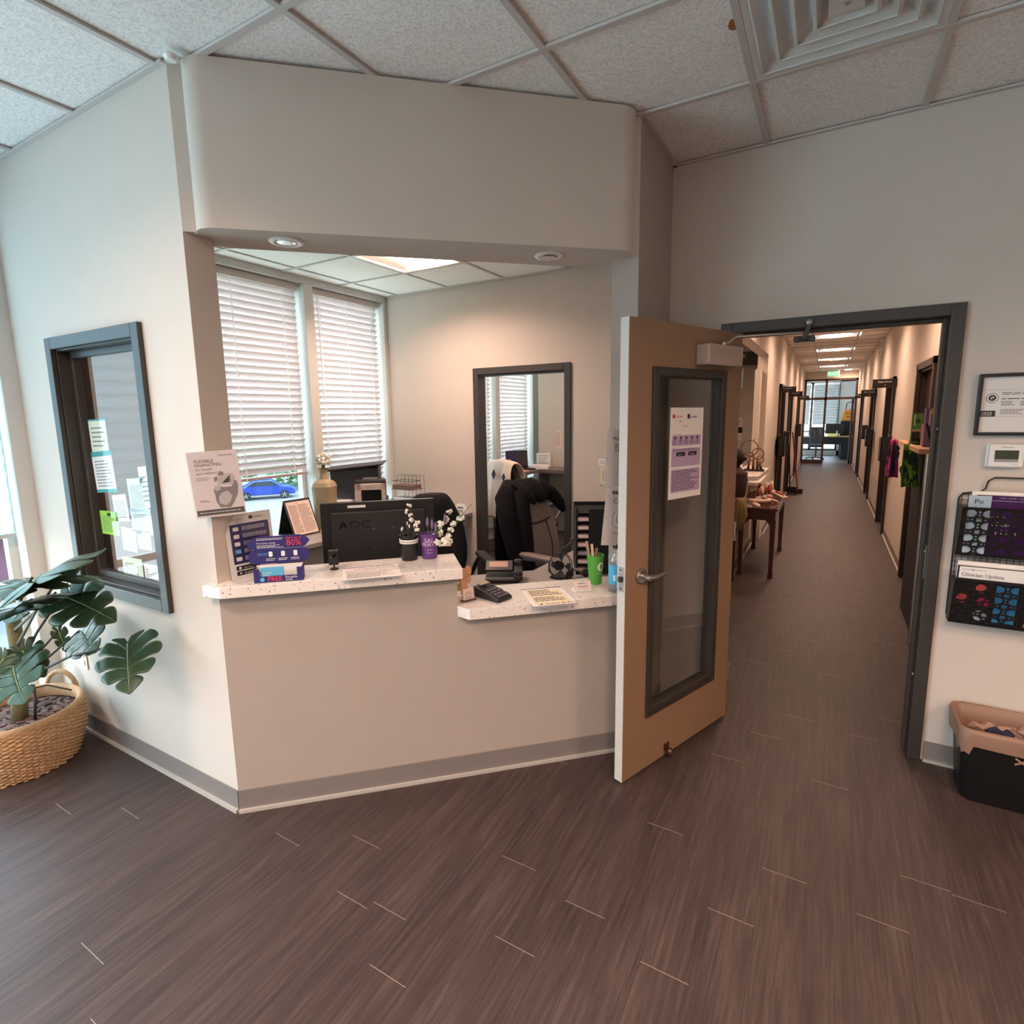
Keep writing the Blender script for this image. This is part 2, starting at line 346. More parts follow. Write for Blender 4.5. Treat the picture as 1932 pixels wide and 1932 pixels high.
def ceiling_other():
    # reception: grid lines measured on the photograph
    m = MB(); x0s, y0s = -3.765-.0, 2.577
    for i in range(-1, 7):
        for j in range(-3, 5):
            if (i, j) == (1, 1): continue
            xa, ya = x0s+i*GS, y0s+j*GS
            q = inside_reception(max(xa, XF-.05), xa+GS, ya, ya+GS)
            if q: m.prism(q, ZR+.006, ZR+.03)
    struct('ceiling', m, TILE)
    g = MB()
    for i in range(0, 6):
        q = inside_reception(x0s+i*GS-.012, x0s+i*GS+.012, 1, 5)
        if q: g.prism(q, ZR-.002, ZR+.008)
    for j in range(-2, 4):
        q = inside_reception(XF, 0, y0s+j*GS-.012, y0s+j*GS+.012)
        if q: g.prism(q, ZR-.003, ZR+.008)
    struct('trim_3', g, TBAR)
    m = MB(); m.box(-4.3, -1.88, YB+.12, 8.1, ZR, ZR+.02); struct('ceiling', m, TILE)
    # corridor
    m = MB(); g = MB()
    m.box(-.9, -.285, YD+.12, 20.3, ZH+.004, ZH+.03); m.box(-1.87, -.9, YB+.12, 9.8, ZH+.004, ZH+.03); m.box(.385, .87, YD+.12, 20.3, ZH+.004, ZH+.03)
    y = 3.26
    for ya in HALLY:
        m.box(-.285, .385, y, ya, ZH+.004, ZH+.03); y = ya+.61
    m.box(-.285, .385, y, 20.3, ZH+.004, ZH+.03)
    m.box(-2.6, .87, 20.3, 25, ZH+.0, ZH+.03)
    struct('ceiling', m, TILE)
    for x in (-.285, .35): g.box(x-.01, x+.012, 3.26, 20.2, ZH-.004, ZH+.008)
    for k in range(1, 28): yy = 3.03+.61*k; g.box(-.69 if yy > 7.8 or yy < 5 else -1.8, .75, yy-.01, yy+.01, ZH-.003, ZH+.008)
    struct('trim_4', g, TBAR)
ceiling_other()
# ---------------------------------------------------------------- walls of the waiting room and reception
def walls():
    t = .12
    # left wall with its interior window opening
    x0, x1, z0, z1 = -3.27, -2.51, .895, 2.055
    m = MB(); m.box(-3.74, x0, YL, YL+t, 0, ZC+.03); m.box(x1, AX, YL, YL+t, 0, 2.39); m.box(x1, AX, YL, YL+t, 2.39, ZC+.03)
    m.box(x0, x1, YL, YL+t, 0, z0); m.box(x0, x1, YL, YL+t, z1, ZC+.03); m.box(-4.2, -3.74, YL+.02, YL+t, 0, ZC+.03)
    struct('wall_left', m, WALL)
    # slanted pony wall, high part and low part
    m = MB(); th = .125; sp = .985
    def slab(s0, s1, z0, z1, d0=-th, d1=0): m.prism([xy(W(s0, d0)), xy(W(s1, d0)), xy(W(s1, d1)), xy(W(s0, d1))], z0, z1)
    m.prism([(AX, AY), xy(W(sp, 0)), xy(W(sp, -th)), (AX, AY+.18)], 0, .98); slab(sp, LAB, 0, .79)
    struct('wall_reception', m, WALL_SHADED)
    # wall above the opening and the bowed bulkhead
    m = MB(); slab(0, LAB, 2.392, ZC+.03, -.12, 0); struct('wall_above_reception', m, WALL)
    m = MB(); pts = [(.05, 0)]; r = .075
    for k in range(9): a = math.radians(180-k*90/8); pts.append((.05+r+r*math.cos(a), r*math.sin(a)))
    for k in range(9): a = math.radians(90-k*90/8); pts.append((LAB-.035-.085+.085*math.cos(a), r*math.sin(a)))
    # under side reaches back over the counter
    pts += [(LAB-.03, -.02), (LAB-.03, -.10), (LAB-.12, -.22), (.5, -.19), (.12, -.175), (.04, -.14), (.03, -.02)]
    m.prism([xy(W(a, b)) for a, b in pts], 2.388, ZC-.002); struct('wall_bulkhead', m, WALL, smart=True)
    # right pier and the short wall running back to the door wall
    m = MB(); m.box(BX-.125, BX, BY, YD+.12, 0, ZC+.03); struct('wall_pier', m, WALL_SHADED)
    m = MB(); m.box(BX-.125, BX-.02, YD+.12, YB+.12, 0, ZC)
    struct('wall_reception_right', m, WALL)
    # wall with the corridor doorway; opening -.455 .. .44, head 2.09
    m = MB(); m.box(BX-.02, -.465, YD, YD+.13, 0, ZC+.03); m.box(.445, 4.3, YD, YD+.13, 0, ZC+.03); m.box(-.465, .445, YD, YD+.13, 2.095, ZC+.03)
    struct('wall_doorway', m, WALL)
    # rest of the waiting room, behind the camera
    m = MB(); m.box(4.2, 4.35, -4.0, YD+.1, 0, ZC+.03); struct('wall_right', m, WALL)
    m = MB(); m.box(-3.9, 4.35, -4.0, -3.87, 0, ZC+.03); struct('wall_back', m, WALL)
    # back wall of reception with its doorway
    m = MB(); xa, xb = -2.865, -1.935
    m.box(XF-.4, xa, YB, YB+.12, 0, ZR+.05); m.box(xb, BX-.1, YB, YB+.12, 0, ZR+.05); m.box(xa, xb, YB, YB+.12, 2.075, ZR+.05)
    struct('wall_reception_back', m, WALL)
    # office beyond
    m = MB(); m.box(-3.98, -3.6, 7.9, 8.0, 0, ZR); m.box(-3.66, -3.53, 7.3, 7.9, 0, ZR); m.box(-3.53, -1.88, 7.3, 7.42, 0, ZR)
    struct('wall_office_back', m, WALL)
    m = MB(); m.box(-2.0, -1.88, YB+.12, 7.4, 0, ZR); struct('wall_office_right', m, WALL)
    # corridor
    yd = [(5.72, 6.72), (8.95, 9.95), (12.3, 13.3), (16.3, 17.3)]
    m = MB(); y = YD+.13
    for a, b in yd: m.box(.75, .87, y, a, 0, ZH); m.box(.75, .87, a, b, 2.06, ZH); y = b
    m.box(.75, .87, y, 20.2, 0, ZH); struct('wall_corridor_right', m, WALL)
    yl = [(9.95, 10.95), (12.4, 13.4), (16.0, 17.0)]
    m = MB(); y = 7.85
    for a, b in yl: m.box(-.81, -.69, y, a, 0, ZH); m.box(-.81, -.69, a, b, 2.06, ZH); y = b
    m.box(-.81, -.69, y, 20.2, 0, ZH)
    m.box(-.81, -.69, 5.98, 7.85, 2.39, ZH)       # header over the checkout opening
    m.box(-.81, -.75, 7.6, 7.85, 0, 2.2)
    struct('wall_corridor_left', m, WALL)
    m = MB(); m.box(-1.87, -1.80, YB+.13, 9.7, 0, ZH); m.box(-1.87, -.81, 9.7, 9.8, 0, ZH); m.box(-.90, -.78, YB+.12, 5.98, 0, ZH)
    struct('wall_checkout', m, WALL)
    # checkout half wall
    m = MB(); m.box(-.87, -.765, 5.98, 8.2, 0, 1.005); m.box(-1.75, -.765, 5.98, 6.1, 0, 1.005); struct('wall_checkout_half', m, WALL)
    # corridor end
    m = MB(); m.box(-.69, .75, 20.2, 20.3, 2.64, ZH); struct('wall_corridor_end', m, WALL)
    m = MB(); m.box(-2.6, -2.5, 20.3, 25, 0, ZH); m.box(.9, 1.0, 20.3, 25, 0, ZH); m.box(-2.6, 1, 24, 24.1, 0, .18); m.box(-2.6, 1, 24, 24.1, 2.7, ZH); m.box(.35, 1, 24, 24.1, 0, ZH)
    struct('wall_far_office', m, mat('far_wall', (190, 190, 186), .8))
walls()
def baseboards():
    def run(name, p0, p1, out, h=.1, closed=False):
        p0, p1, out = Vector(p0), Vector(p1), Vector(out).normalized(); d = (p1-p0).normalized()
        m = MB(); m.prism([xy(p0), xy(p1), xy(p1+out*.006), xy(p0+out*.006)], .012, h); o = struct(name, m, BASE)
        q = MB(); q.prism([xy(p0), xy(p1), xy(p1+out*.02), xy(p0+out*.02)], 0, .014); q.build('cove_toe', TOE, o)
    run('baseboard_left', (-3.72, YL, 0), (AX, YL, 0), (0, -1, 0))
    run('baseboard_reception', A3, (BX, BY, 0), nrm)
    run('baseboard_pier', (BX, BY, 0), (BX, YD, 0), (1, 0, 0))
    run('baseboard_doorway', (.5, YD, 0), (4.2, YD, 0), (0, -1, 0))
    for i, (a, b) in enumerate(((3.3, 5.66), (6.78, 8.89), (10.0, 12.25), (13.35, 16.25), (17.3, 20.2))): run('baseboard_corridor_right', (.75, a, 0), (.75, b, 0), (-1, 0, 0))
    for a, b in ((8.2, 9.9), (11.0, 12.35), (13.45, 15.95), (17, 20.2)): run('baseboard_corridor_left', (-.69, a, 0), (-.69, b, 0), (1, 0, 0))
    run('baseboard_checkout', (-.765, 5.98, 0), (-.765, 8.2, 0), (1, 0, 0)); run('baseboard_checkout', (-1.2, 5.98, 0), (-.765, 5.98, 0), (0, -1, 0))
baseboards()
# ---------------------------------------------------------------- counters
def counters():
    e = thing('transaction_counter', 'high speckled white quartz counter on the slanted reception wall', 'counter')
    zb, zt = .982, 1.03
    poly = [(-2.175, 1.40), (-2.175, 1.252), (-2.043, 1.262), xy(W(1.005, .055)), xy(W(1.005, -.225)), xy(W(.0, -.2))]
    poly[2] = xy(W(.02, .055)); poly[1] = (-2.165, 1.25); m = MB(); m.prism(poly, zb, zt); m.build('slab', QUARTZ, e, bevel=.002)
    e = thing('transaction_counter', 'low speckled white quartz counter stepping down beside the open door', 'counter')
    m = MB(); m.prism([xy(W(.985, 0)), xy(W(1.03, .062)), xy(W(1.83, .062)), xy(W(1.845, -.24)), xy(W(.985, -.26))], .79, .84); m.build('slab', QUARTZ, e, bevel=.002)
counters()
# ---------------------------------------------------------------- interior window in the left wall
def win_left():
    e = tag(bpy.data.objects.new('window_1', None), kind='structure'); C.objects.link(e)
    X0, X1, Z0, Z1 = -3.315, -2.468, .848, 2.10; w_ = .055
    m = MB()
    ring(m, X0, X1, Z0, Z1, w_, YL-.022, YL)
    m.build('casing', METAL, e, bevel=.003)
    m = MB(); i0, i1, j0, j1 = X0+w_, X1-w_, Z0+w_, Z1-w_
    ring(m, i0-.006, i1+.006, j0-.006, j1+.006, .014, YL+.0005, YL+.13); ring(m, i0+.008, i1-.008, j0+.008, j1-.008, .03, YL+.05, YL+.085)
    m.build('jamb', METALD, e, bevel=.002)
    m = MB(); m.box(i0+.02, i1-.02, YL+.064, YL+.070, j0+.02, j1-.02); m.build('pane', GLASS, e)
    # notes taped on the inner side of the pane
    y = YL+.074
    def note(p0, p1, p2, p3, lab, m_, lines=8, bands=None, grp=None):
        pts = [onY(p, y) for p in (p0, p1, p2, p3)]; M, wd, hh = frame(*pts); t = thing('taped_note', lab, 'note', M=M, group=grp)
        c = Card(t, wd, hh, m_, .0008); c.fine('lettering', GREY, .12, .12, .88, .8, lines, 1)
        if bands: bands(c)
        c.done()
    teal = mat('teal_print', (70, 160, 160), .7); lime = mat('lime_paper', (160, 214, 70), .7); pale = mat('pale_yellow_paper', (222, 228, 205), .8); blu = mat('bluish_paper', (205, 222, 226), .8)
    note((164, 792), (198, 790), (206, 852), (176, 853), 'cream page with teal top edge taped high on the interior window', pale, 5, lambda c: c.rect('band', teal, 0, .95, 1, 1))
    note((174, 853), (212, 850), (218, 927), (182, 930), 'white and teal letter taped below the cream page', PAPER, 9, lambda c: (c.rect('header_band', teal, 0, .88, 1, 1), c.rect('footer_band', teal, 0, 0, 1, .08)))
    note((188, 963), (220, 966), (228, 1012), (194, 1006), 'lime green note taped on the interior window', lime, 8, lambda c: c.rect('mark', INK, .42, .8, .62, .93))
    note((213, 935), (238, 932), (244, 983), (218, 984), 'handwritten white page taped right of the lime note', PAPER, 12)
    note((240, 905), (272, 900), (279, 968), (247, 965), 'page with a grey grid of writing taped under the blind reflection', blu, 14)
    note((246, 962), (285, 958), (288, 1012), (252, 1004), 'bluish sheet taped halfway up the right of the interior window', blu, 9)
    note((261, 882), (280, 878), (290, 958), (271, 958), 'pale yellow strip taped beside the right frame of the window', pale, 6)
    note((230, 994), (256, 999), (260, 1043), (232, 1036), 'white page above the two bottom notes on the window', PAPER, 8)
    note((256, 1001), (284, 1003), (289, 1041), (262, 1036), 'dark framed handwritten page taped low on the window', PAPER, 7, lambda c: (c.rect('border', GREY, 0, 0, .05, 1), c.rect('border', GREY, .95, 0, 1, 1), c.rect('border', GREY, 0, 0, 1, .05), c.rect('border', GREY, 0, .95, 1, 1)))
    note((230, 1049), (268, 1056), (273, 1103), (237, 1096), 'larger bottom note with handwriting leaning on the window sill', pale, 7)
    note((275, 1066), (301, 1068), (299, 1105), (273, 1098), 'small bottom note with a red foot in the window corner', PAPER, 6, lambda c: c.rect('band', mat('red_print', (196, 60, 62), .7), 0, 0, 1, .09))
win_left()
# ---------------------------------------------------------------- exterior windows with blinds
SLAT = mat('blind_slat', (232, 222, 219), .55, transl=.24)
CORD = mat('blind_cord', (250, 250, 250), .7, transl=.5)
def blind(name_lab, x, y0, y1, zt, zb, railm, pitch=.055, wand=False, nl=3, grp=None, tilt=54, width=.062):
    # hangs in the plane X = x, seen from +X
    e = thing('window_blind', name_lab, 'blind', (x, y0, 0), math.pi/2, grp); L = y1-y0      # local x runs along +Y, local -y faces the room
    m = MB(); m.box(0, L, -.038, .03, zt-.055, zt); m.build('headrail', mat('blind_rail', (196, 186, 180), .5), e, bevel=.003)
    m = MB(); a = math.radians(tilt); z = zt-.075; c, s = math.cos(a)*width/2, math.sin(a)*width/2
    while z > zb+.04:
        m.add([(.004, -c, z+s), (L-.004, -c, z+s), (L-.004, 0, z+.003), (.004, 0, z+.003), (.004, c, z-s), (L-.004, c, z-s)], [(0, 1, 2, 3), (3, 2, 5, 4)]); z -= pitch
    m.build('slats', SLAT, e, solid=.0025)
    m = MB(); m.box(.002, L-.002, -.028, .028, zb, zb+.022); m.build('bottom_rail', railm, e, bevel=.003)
    m = MB()
    for k in range(nl):
        xx = L*(.12+.76*k/(nl-1)); m.box(xx-.005, xx+.005, -.034, -.032, zb, zt-.055)
        m.box(xx-.002, xx+.002, .029, .031, zb, zt-.07)
    m.build('ladder_cord', CORD, e)
    if wand: MB().tube([(.06, -.05, zt-.07), (.065, -.055, zt-.95)], .004, 6).build('wand', WHITE, e)
def window_bay(n, x, y0, y1, z0, z1, mm=MULL, sash=.04):
    e = tag(bpy.data.objects.new('window_%d' % n, None), kind='structure'); C.objects.link(e)
    m = MB()
    m.box(x-.03, x+.03, y0, y0+sash, z0, z1); m.box(x-.03, x+.03, y1-sash, y1, z0, z1); m.box(x-.03, x+.03, y0+sash, y1-sash, z0, z0+sash); m.box(x-.03, x+.03, y0+sash, y1-sash, z1-sash, z1)
    m.build('window_frame', mm, e); MB().box(x-.004, x+.004, y0+.02, y1-.02, z0+.02, z1-.02).build('pane', GLASS, e)
RAILP = mat('blind_rail_pink', (176, 158, 150), .5)
def facade():
    # reception: two bays, mullion and header
    m = MB(); xg = XF-.17
    m.box(xg-.05, XF, 3.40, 3.50, .36, ZR-.05)                    # mullion between the bays
    m.box(xg-.05, XF, YB-.045, YB, .36, ZR-.05); m.box(xg-.05, XF-.02, 2.12, YB, 0, .36)
    m.box(xg-.05, XF, 1.41, YB, ZR-.05, ZR+.03); m.box(xg-.05, XF, 1.41, 2.12, 0, ZR-.05)
    m.box(xg-.05, XF, YB+.12, 8.0, ZR-.05, ZR+.03); m.box(xg-.05, XF, YB+.12, 8.0, 0, .74)
    m.box(xg-.05, XF, 5.36, 5.48, .74, ZR-.05); m.box(xg-.05, XF, 6.55, 6.66, .74, ZR-.05); m.box(xg-.05, XF, 7.66, 7.9, .74, ZR-.05)
    struct('trim_5', m, MULL, bevel=.004)
    window_bay(2, xg, 2.12, 3.4, .36, ZR-.05); window_bay(3, xg, 3.5, YB-.045, .36, ZR-.05)
    for k, (a, b) in enumerate(((YB+.12, 5.36), (5.48, 6.55), (6.66, 7.66))): window_bay(4+k, xg, a, b, .74, ZR-.05)
    blind('wide white slatted blind beside the left pier, raised above the window sill', XF-.09, 2.14, 3.37, ZR-.054, 1.205, RAILP)
    blind('white slatted blind with a wand in the corner behind the printer', XF-.09, 3.515, YB-.07, ZR-.054, 1.0, WHITE, wand=True)
    blind('slatted blind seen narrow at the left edge of the rear doorway', XF-.09, 5.50, 6.53, ZR-.054, .95, WHITE, grp=None)
    blind('slatted blind behind the laptop in the rear office', XF-.09, 6.68, 7.62, ZR-.054, .95, WHITE)
    # waiting room
    m = MB(); xg = XWF-.14; m.box(xg-.04, XWF, 1.215, YL+.12, 0, ZC); m.box(xg-.04, XWF, -3.9, 1.2, ZC-.1, ZC+.03); m.box(xg-.04, XWF, -3.9, 1.2, 0, .1)
    for y in (-.1, -1.4, -2.7, -3.87): m.box(xg-.04, XWF, y-.05, y+.05, .1, ZC-.1)
    for a in (-.05, -1.35, -2.65): m.box(xg-.03, xg+.03, a-.0, a+1.22, .78, .83)
    m.box(xg-.03, xg+.03, -3.87, -2.7, .78, .83)
    struct('trim_6', m, MULL, bevel=.004)
    SH = mat('roller_fabric', (192, 216, 227), .9, transl=.55)
    b = [(-.05, 1.215), (-1.35, -.15), (-2.65, -1.45), (-3.82, -2.75)]
    labs = ['translucent roller shade beside the interior window wall', 'translucent roller shade second from the planter corner', 'translucent roller shade third from the planter corner', 'translucent roller shade at the far end from the planter']
    for k, (a, c) in enumerate(b):
        window_bay(10+k, xg, a, c, .1, ZC-.1)
        e = thing('roller_shade', labs[k], 'blind', (xg+.06, a, 0), math.pi/2); L = c-a
        MB().tube([(0, 0, ZC-.13), (L, 0, ZC-.13)], .03, 12).build('roller', WHITE, e); 
        mm = MB(); z = ZC-.13; n = 0
        vs = []; N = 84; zb = 1.11
        for i in range(N+1):
            zz = z+(zb-z)*i/N; vs += [(.02, -.028+.010*((i//2) % 2), zz), (L-.02, -.028+.010*((i//2) % 2), zz)]
        mm.add(vs, [(2*i, 2*i+1, 2*i+3, 2*i+2) for i in range(N)]); mm.build('fabric', SH, e)
        MB().box(.02, L-.02, -.036, -.018, zb-.022, zb).build('hem_bar', mat('hem', (190, 196, 198), .4), e)
facade()
# ---------------------------------------------------------------- outside
def outside():
    GZ = -4.5; m = MB()
    m.add([(-140, -90, GZ), (-13, -90, GZ), (-13, 120, GZ), (-140, 120, GZ)], [(0, 1, 2, 3)])
    m.add([(-4.3, 24.2, -.12), (30, 24.2, -.12), (30, 60, -.12), (-4.3, 60, -.12)], [(0, 1, 2, 3)])
    struct('ground', m, mat('asphalt', (128, 126, 124), .9, vary=.12, vscale=3))
    m = MB(); m.add([(-4.3, -30, -.12), (-5.6, -30, -.12), (-13.2, -30, GZ), (-13.2, 50, GZ), (-5.6, 50, -.12), (-4.3, 50, -.12)], [(0, 5, 4, 1), (1, 4, 3, 2)])
    o = m.build('lawn', mat('lawn', (96, 132, 56), .95, vary=.25, vscale=40, bump=.6, bscale=300)); tag(o, 'sloping green grass bank outside the reception window', 'grass', kind='stuff')
    m = MB(); m.box(-13.6, -13.1, -30, 50, GZ-.1, GZ+.14); struct('trim_7', m, mat('curb', (160, 158, 154), .8))
    # car
    def car(x, y, rz, paint, lab):
        e = thing('car', lab, 'car', (x, y, GZ), rz)
        prof = [(-2.2, .35), (-2.2, .8), (-2.0, .98), (-1.35, 1.05), (-.75, 1.45), (.55, 1.47), (1.25, 1.02), (2.1, .88), (2.28, .65), (2.25, .33)]
        MB().prismy(prof, -.88, .88).build('body', paint, e, bevel=.08, seg=3)
        g = mat('car_glass', (40, 50, 60), .1)
        [MB().prismy([(-1.25, 1.06), (-.72, 1.4), (.5, 1.42), (1.1, 1.04)], y_, y_+.015).build('side_window', g, e) for y_ in (-.9, .885)]
        for sx in (-1.35, 1.42):
            for sy in (-1, 1):
                mm = MB(); M = T(sx, sy*.84, .33) @ Matrix.Rotation(math.pi/2, 4, 'X'); mm.cyl((0, 0, -.1), .33, .2, 24, M); wv = mm.build('wheel', mat('tyre', (30, 30, 32), .8), e)
                q = MB()
                for k in range(5): a = k*2*math.pi/5; q.box(-.03, .03, .02, .22, -.115, .115, M @ Matrix.Rotation(a, 4, 'Z'))
                q.cyl((0, 0, -.112), .06, .224, 12, M); q.build('rim', STEEL, wv)
    car(-38.3, 27.9, math.radians(54), mat('blue_paint', (16, 52, 140), .25, coat=.5), 'bright blue car parked outside beyond the lawn')
    car(-39.5, 23.2, math.radians(56), mat('silver_blue_paint', (70, 150, 200), .3, coat=.5), 'pale blue car parked left of the bright blue one')
    # tree: crown of leaf clumps over a trunk
    def tree(x, y, r, h, lab):
        e = thing('tree', lab, 'tree', (x, y, GZ)); MB().tube([(0, 0, 0), (.1, 0, h*.4), (0, .1, h*.7)], [.16, .12, .06], 8).build('trunk', mat('bark', (110, 90, 75), .9), e)
        m = MB()
        for k in range(900):
            a, b = random.uniform(0, 2*math.pi), math.acos(random.uniform(-1, 1)); rr = r*random.uniform(.35, 1)**.5
            c = Vector((rr*math.sin(b)*math.cos(a), rr*math.sin(b)*math.sin(a), h*.62+rr*.75*math.cos(b)))
            q = Matrix.Rotation(random.uniform(0, 6), 4, 'Z') @ Matrix.Rotation(random.uniform(0, 3), 4, 'X'); s = random.uniform(.2, .42)
            m.add([c+(q @ Vector(p)) for p in ((-s, 0, 0), (0, -s*.6, .02), (s, 0, 0), (0, s*.6, .02))], [(0, 1, 2, 3)])
        m.build('crown', mat('leaf_green', (96, 140, 84), .8, vary=.3, vscale=2, transl=.3), e)
    tree(-41, 33.6, 3.6, 4.6, 'leafy green tree beyond the parked cars'); tree(-46, 30.5, 3.2, 4.6, 'smaller green tree left of the leafy one')
    b = thing('building', 'long low beige building across the parking lot', 'building', (-62, 26, GZ))
    MB().box(-4, 4, -30, 30, 0, 6).build('facade', mat('stucco', (170, 158, 148), .9, vary=.06), b); MB().box(-4.2, 4.25, -30.2, 30.2, 6, 6.4).build('roof', mat('roofing', (120, 90, 84), .8), b)
    for k in range(14): MB().box(4, 4.06, -28+4*k, -26+4*k, 1, 3.4).build('window', mat('dark_pane', (70, 84, 96), .2), b)
    b = thing('building', 'maroon and blue storefront outside the left waiting room window', 'building', (-26, 2, GZ))
    MB().box(-2, 2, -6, 7.5, 0, 2.6).build('facade', mat('maroon_wall', (120, 74, 92), .8), b); MB().box(-2.6, 2.9, -6.3, 7.8, 2.6, 3.5).build('awning', mat('blue_metal_roof', (110, 160, 190), .4), b)
outside()
# ---------------------------------------------------------------- area lamps and portals added at the windows to strengthen daylight
def daylight():
    def area(x, y, z, sy, sz, energy, rx=0, portal=False, rot=None):
        l = bpy.data.objects.new('window_daylight', bpy.data.lights.new('window_daylight', 'AREA')); C.objects.link(l); l.location = (x, y, z)
        l.rotation_euler = rot or (0, -math.pi/2, 0); l.data.shape = 'RECTANGLE'; l.data.size = sz; l.data.size_y = sy; l.data.energy = energy; l.data.color = (.72, .93, 1)
        if portal: l.data.cycles.is_portal = True
    for a, c in [(-.05, 1.215), (-1.35, -.15), (-2.65, -1.45), (-3.82, -2.75)]: area(XWF-.12, (a+c)/2, 1.5, c-a, 2.6, DAY*(.5 if a > -.1 else 1.2))  # lamps added behind the roller shades to boost the daylight
    xg = XF-.25
    for a, c, z0 in ((2.12, 3.4, .36), (3.5, 4.38, .36), (4.55, 5.36, .74), (5.48, 6.55, .74), (6.66, 7.66, .74)): area(xg, (a+c)/2, (z0+2.8)/2, c-a, 2.8-z0, 0, portal=True)
    for a, c in ((2.14, 3.38), (3.52, 4.36), (5.5, 6.5), (6.7, 7.6)): area(xg-.02, (a+c)/2, 2.02, c-a, 1.45, 15)  # lamps added outside the blinds, standing in for a brighter sky
    area(-1.1, 24.2, 1.45, 2.6, 2.9, 0, portal=True, rot=(-math.pi/2, 0, 0))
daylight()
# ---------------------------------------------------------------- lamps
def troffer(x, y, z, col, power, lab, grp=None, frame_m=WHITE, centre=True):
    e = thing('ceiling_light', lab, 'ceiling light', (x, y, z), 0, grp); s = .61
    m = MB()
    for a, b, c, d in ((.013, s-.013, .013, .025), (.013, s-.013, s-.025, s-.013), (.013, .025, .025, s-.025), (s-.025, s-.013, .025, s-.025)): m.box(a, b, c, d, -.001, .02)
    m.build('frame', frame_m, e)
    m = MB()   # two curved reflector wings either side of the centre basket
    for sg in (0, 1):
        for k in range(6):
            t0, t1 = k/6, (k+1)/6; f = lambda t: (.02+t*.19, .015+.06*math.sin(t*math.pi/2))
            (xa, za), (xb, zb) = f(t0), f(t1)
            if sg: xa, xb = s-xa, s-xb
            m.add([(xa, .02, za), (xb, .02, zb), (xb, s-.02, zb), (xa, s-.02, za)], [(0, 1, 2, 3)])
    m.box(.0, s, 0, s, .09, .1); m.build('reflector', mat('reflector_white', (240, 236, 232), .5), e)
    MB().box(.21, s-.21, .03, s-.03, .0, .03).build('diffuser', mat('glow_%d%d' % (int(col[1]*100), int(power)), (*col, 1), .5, emit=power), e)
    l = bpy.data.objects.new('lamp', bpy.data.lights.new('lamp', 'AREA')); C.objects.link(l); l.parent = e; l.location = (s/2, s/2, -.012)
    l.data.shape = 'RECTANGLE'; l.data.size = .5; l.data.size_y = .5; l.data.color = col; l.data.energy = power*LAMPW; l.data.spread = math.radians(150)
    return e
LAMPW = 3.2
for k, ya in enumerate(HALLY):
    troffer(-.26, ya, ZH, WARM, LAMP_HALL, ['corridor ceiling light nearest the doorway', 'second corridor ceiling light from the doorway', 'third corridor ceiling light, topmost one seen through the doorway', 'fourth corridor ceiling light, below the topmost seen', 'fifth corridor ceiling light, next to last of the row', 'last corridor ceiling light before the exit sign'][k])
e = troffer(.14, 19.45, ZH-.004, WARM, LAMP_HALL*.6, 'offset corridor ceiling light right of the exit sign')
troffer(-3.155, 3.187, ZR, WARM2, LAMP_RECEPTION, 'glowing square light in the reception ceiling')
for k, (i, j) in enumerate(LIGHTCELLS):
    troffer(GX+i*GS, GY+j*GS, ZC, WARM if i > 0 and j > -4 else WARM2, LAMP_ROOM*(1.3 if i > 0 and j > -4 else .85), ['waiting room light behind the camera on the window side', 'waiting room light behind the camera on the door side', 'rear waiting room light on the window side', 'rear waiting room light on the door side', 'waiting room light right of the camera near the magazine rack'][k])
troffer(-2.6, 5.6, ZR-.002, WARM2, LAMP_RECEPTION*.7, 'ceiling light of the rear office'); troffer(-1.7, 6.9, ZH-.006, WARM, LAMP_HALL*.7, 'ceiling light over the checkout alcove')
def downlight(s, d, lab):
    p = W(s, d, 2.388); e = thing('recessed_downlight', lab, 'ceiling light', p)
    MB().lathe([(.04, -.002), (.066, -.002), (.066, 0.0), (.062, -.006), (.046, -.007), (.04, -.002)], n=32).build('trim_ring', WHITE, e, smooth=True)
    MB().lathe([(.001, .002), (.036, -.001), (.040, -.0045), (.034, -.006), (.001, -.004)], n=24).build('lamp_face', mat('mirror_lamp', (210, 210, 212), .12, metal=.9), e, smooth=True)
downlight(.357, -.045, 'unlit round downlight at the left of the soffit over the counter'); downlight(1.449, -.057, 'unlit round downlight at the right of the soffit over the counter')
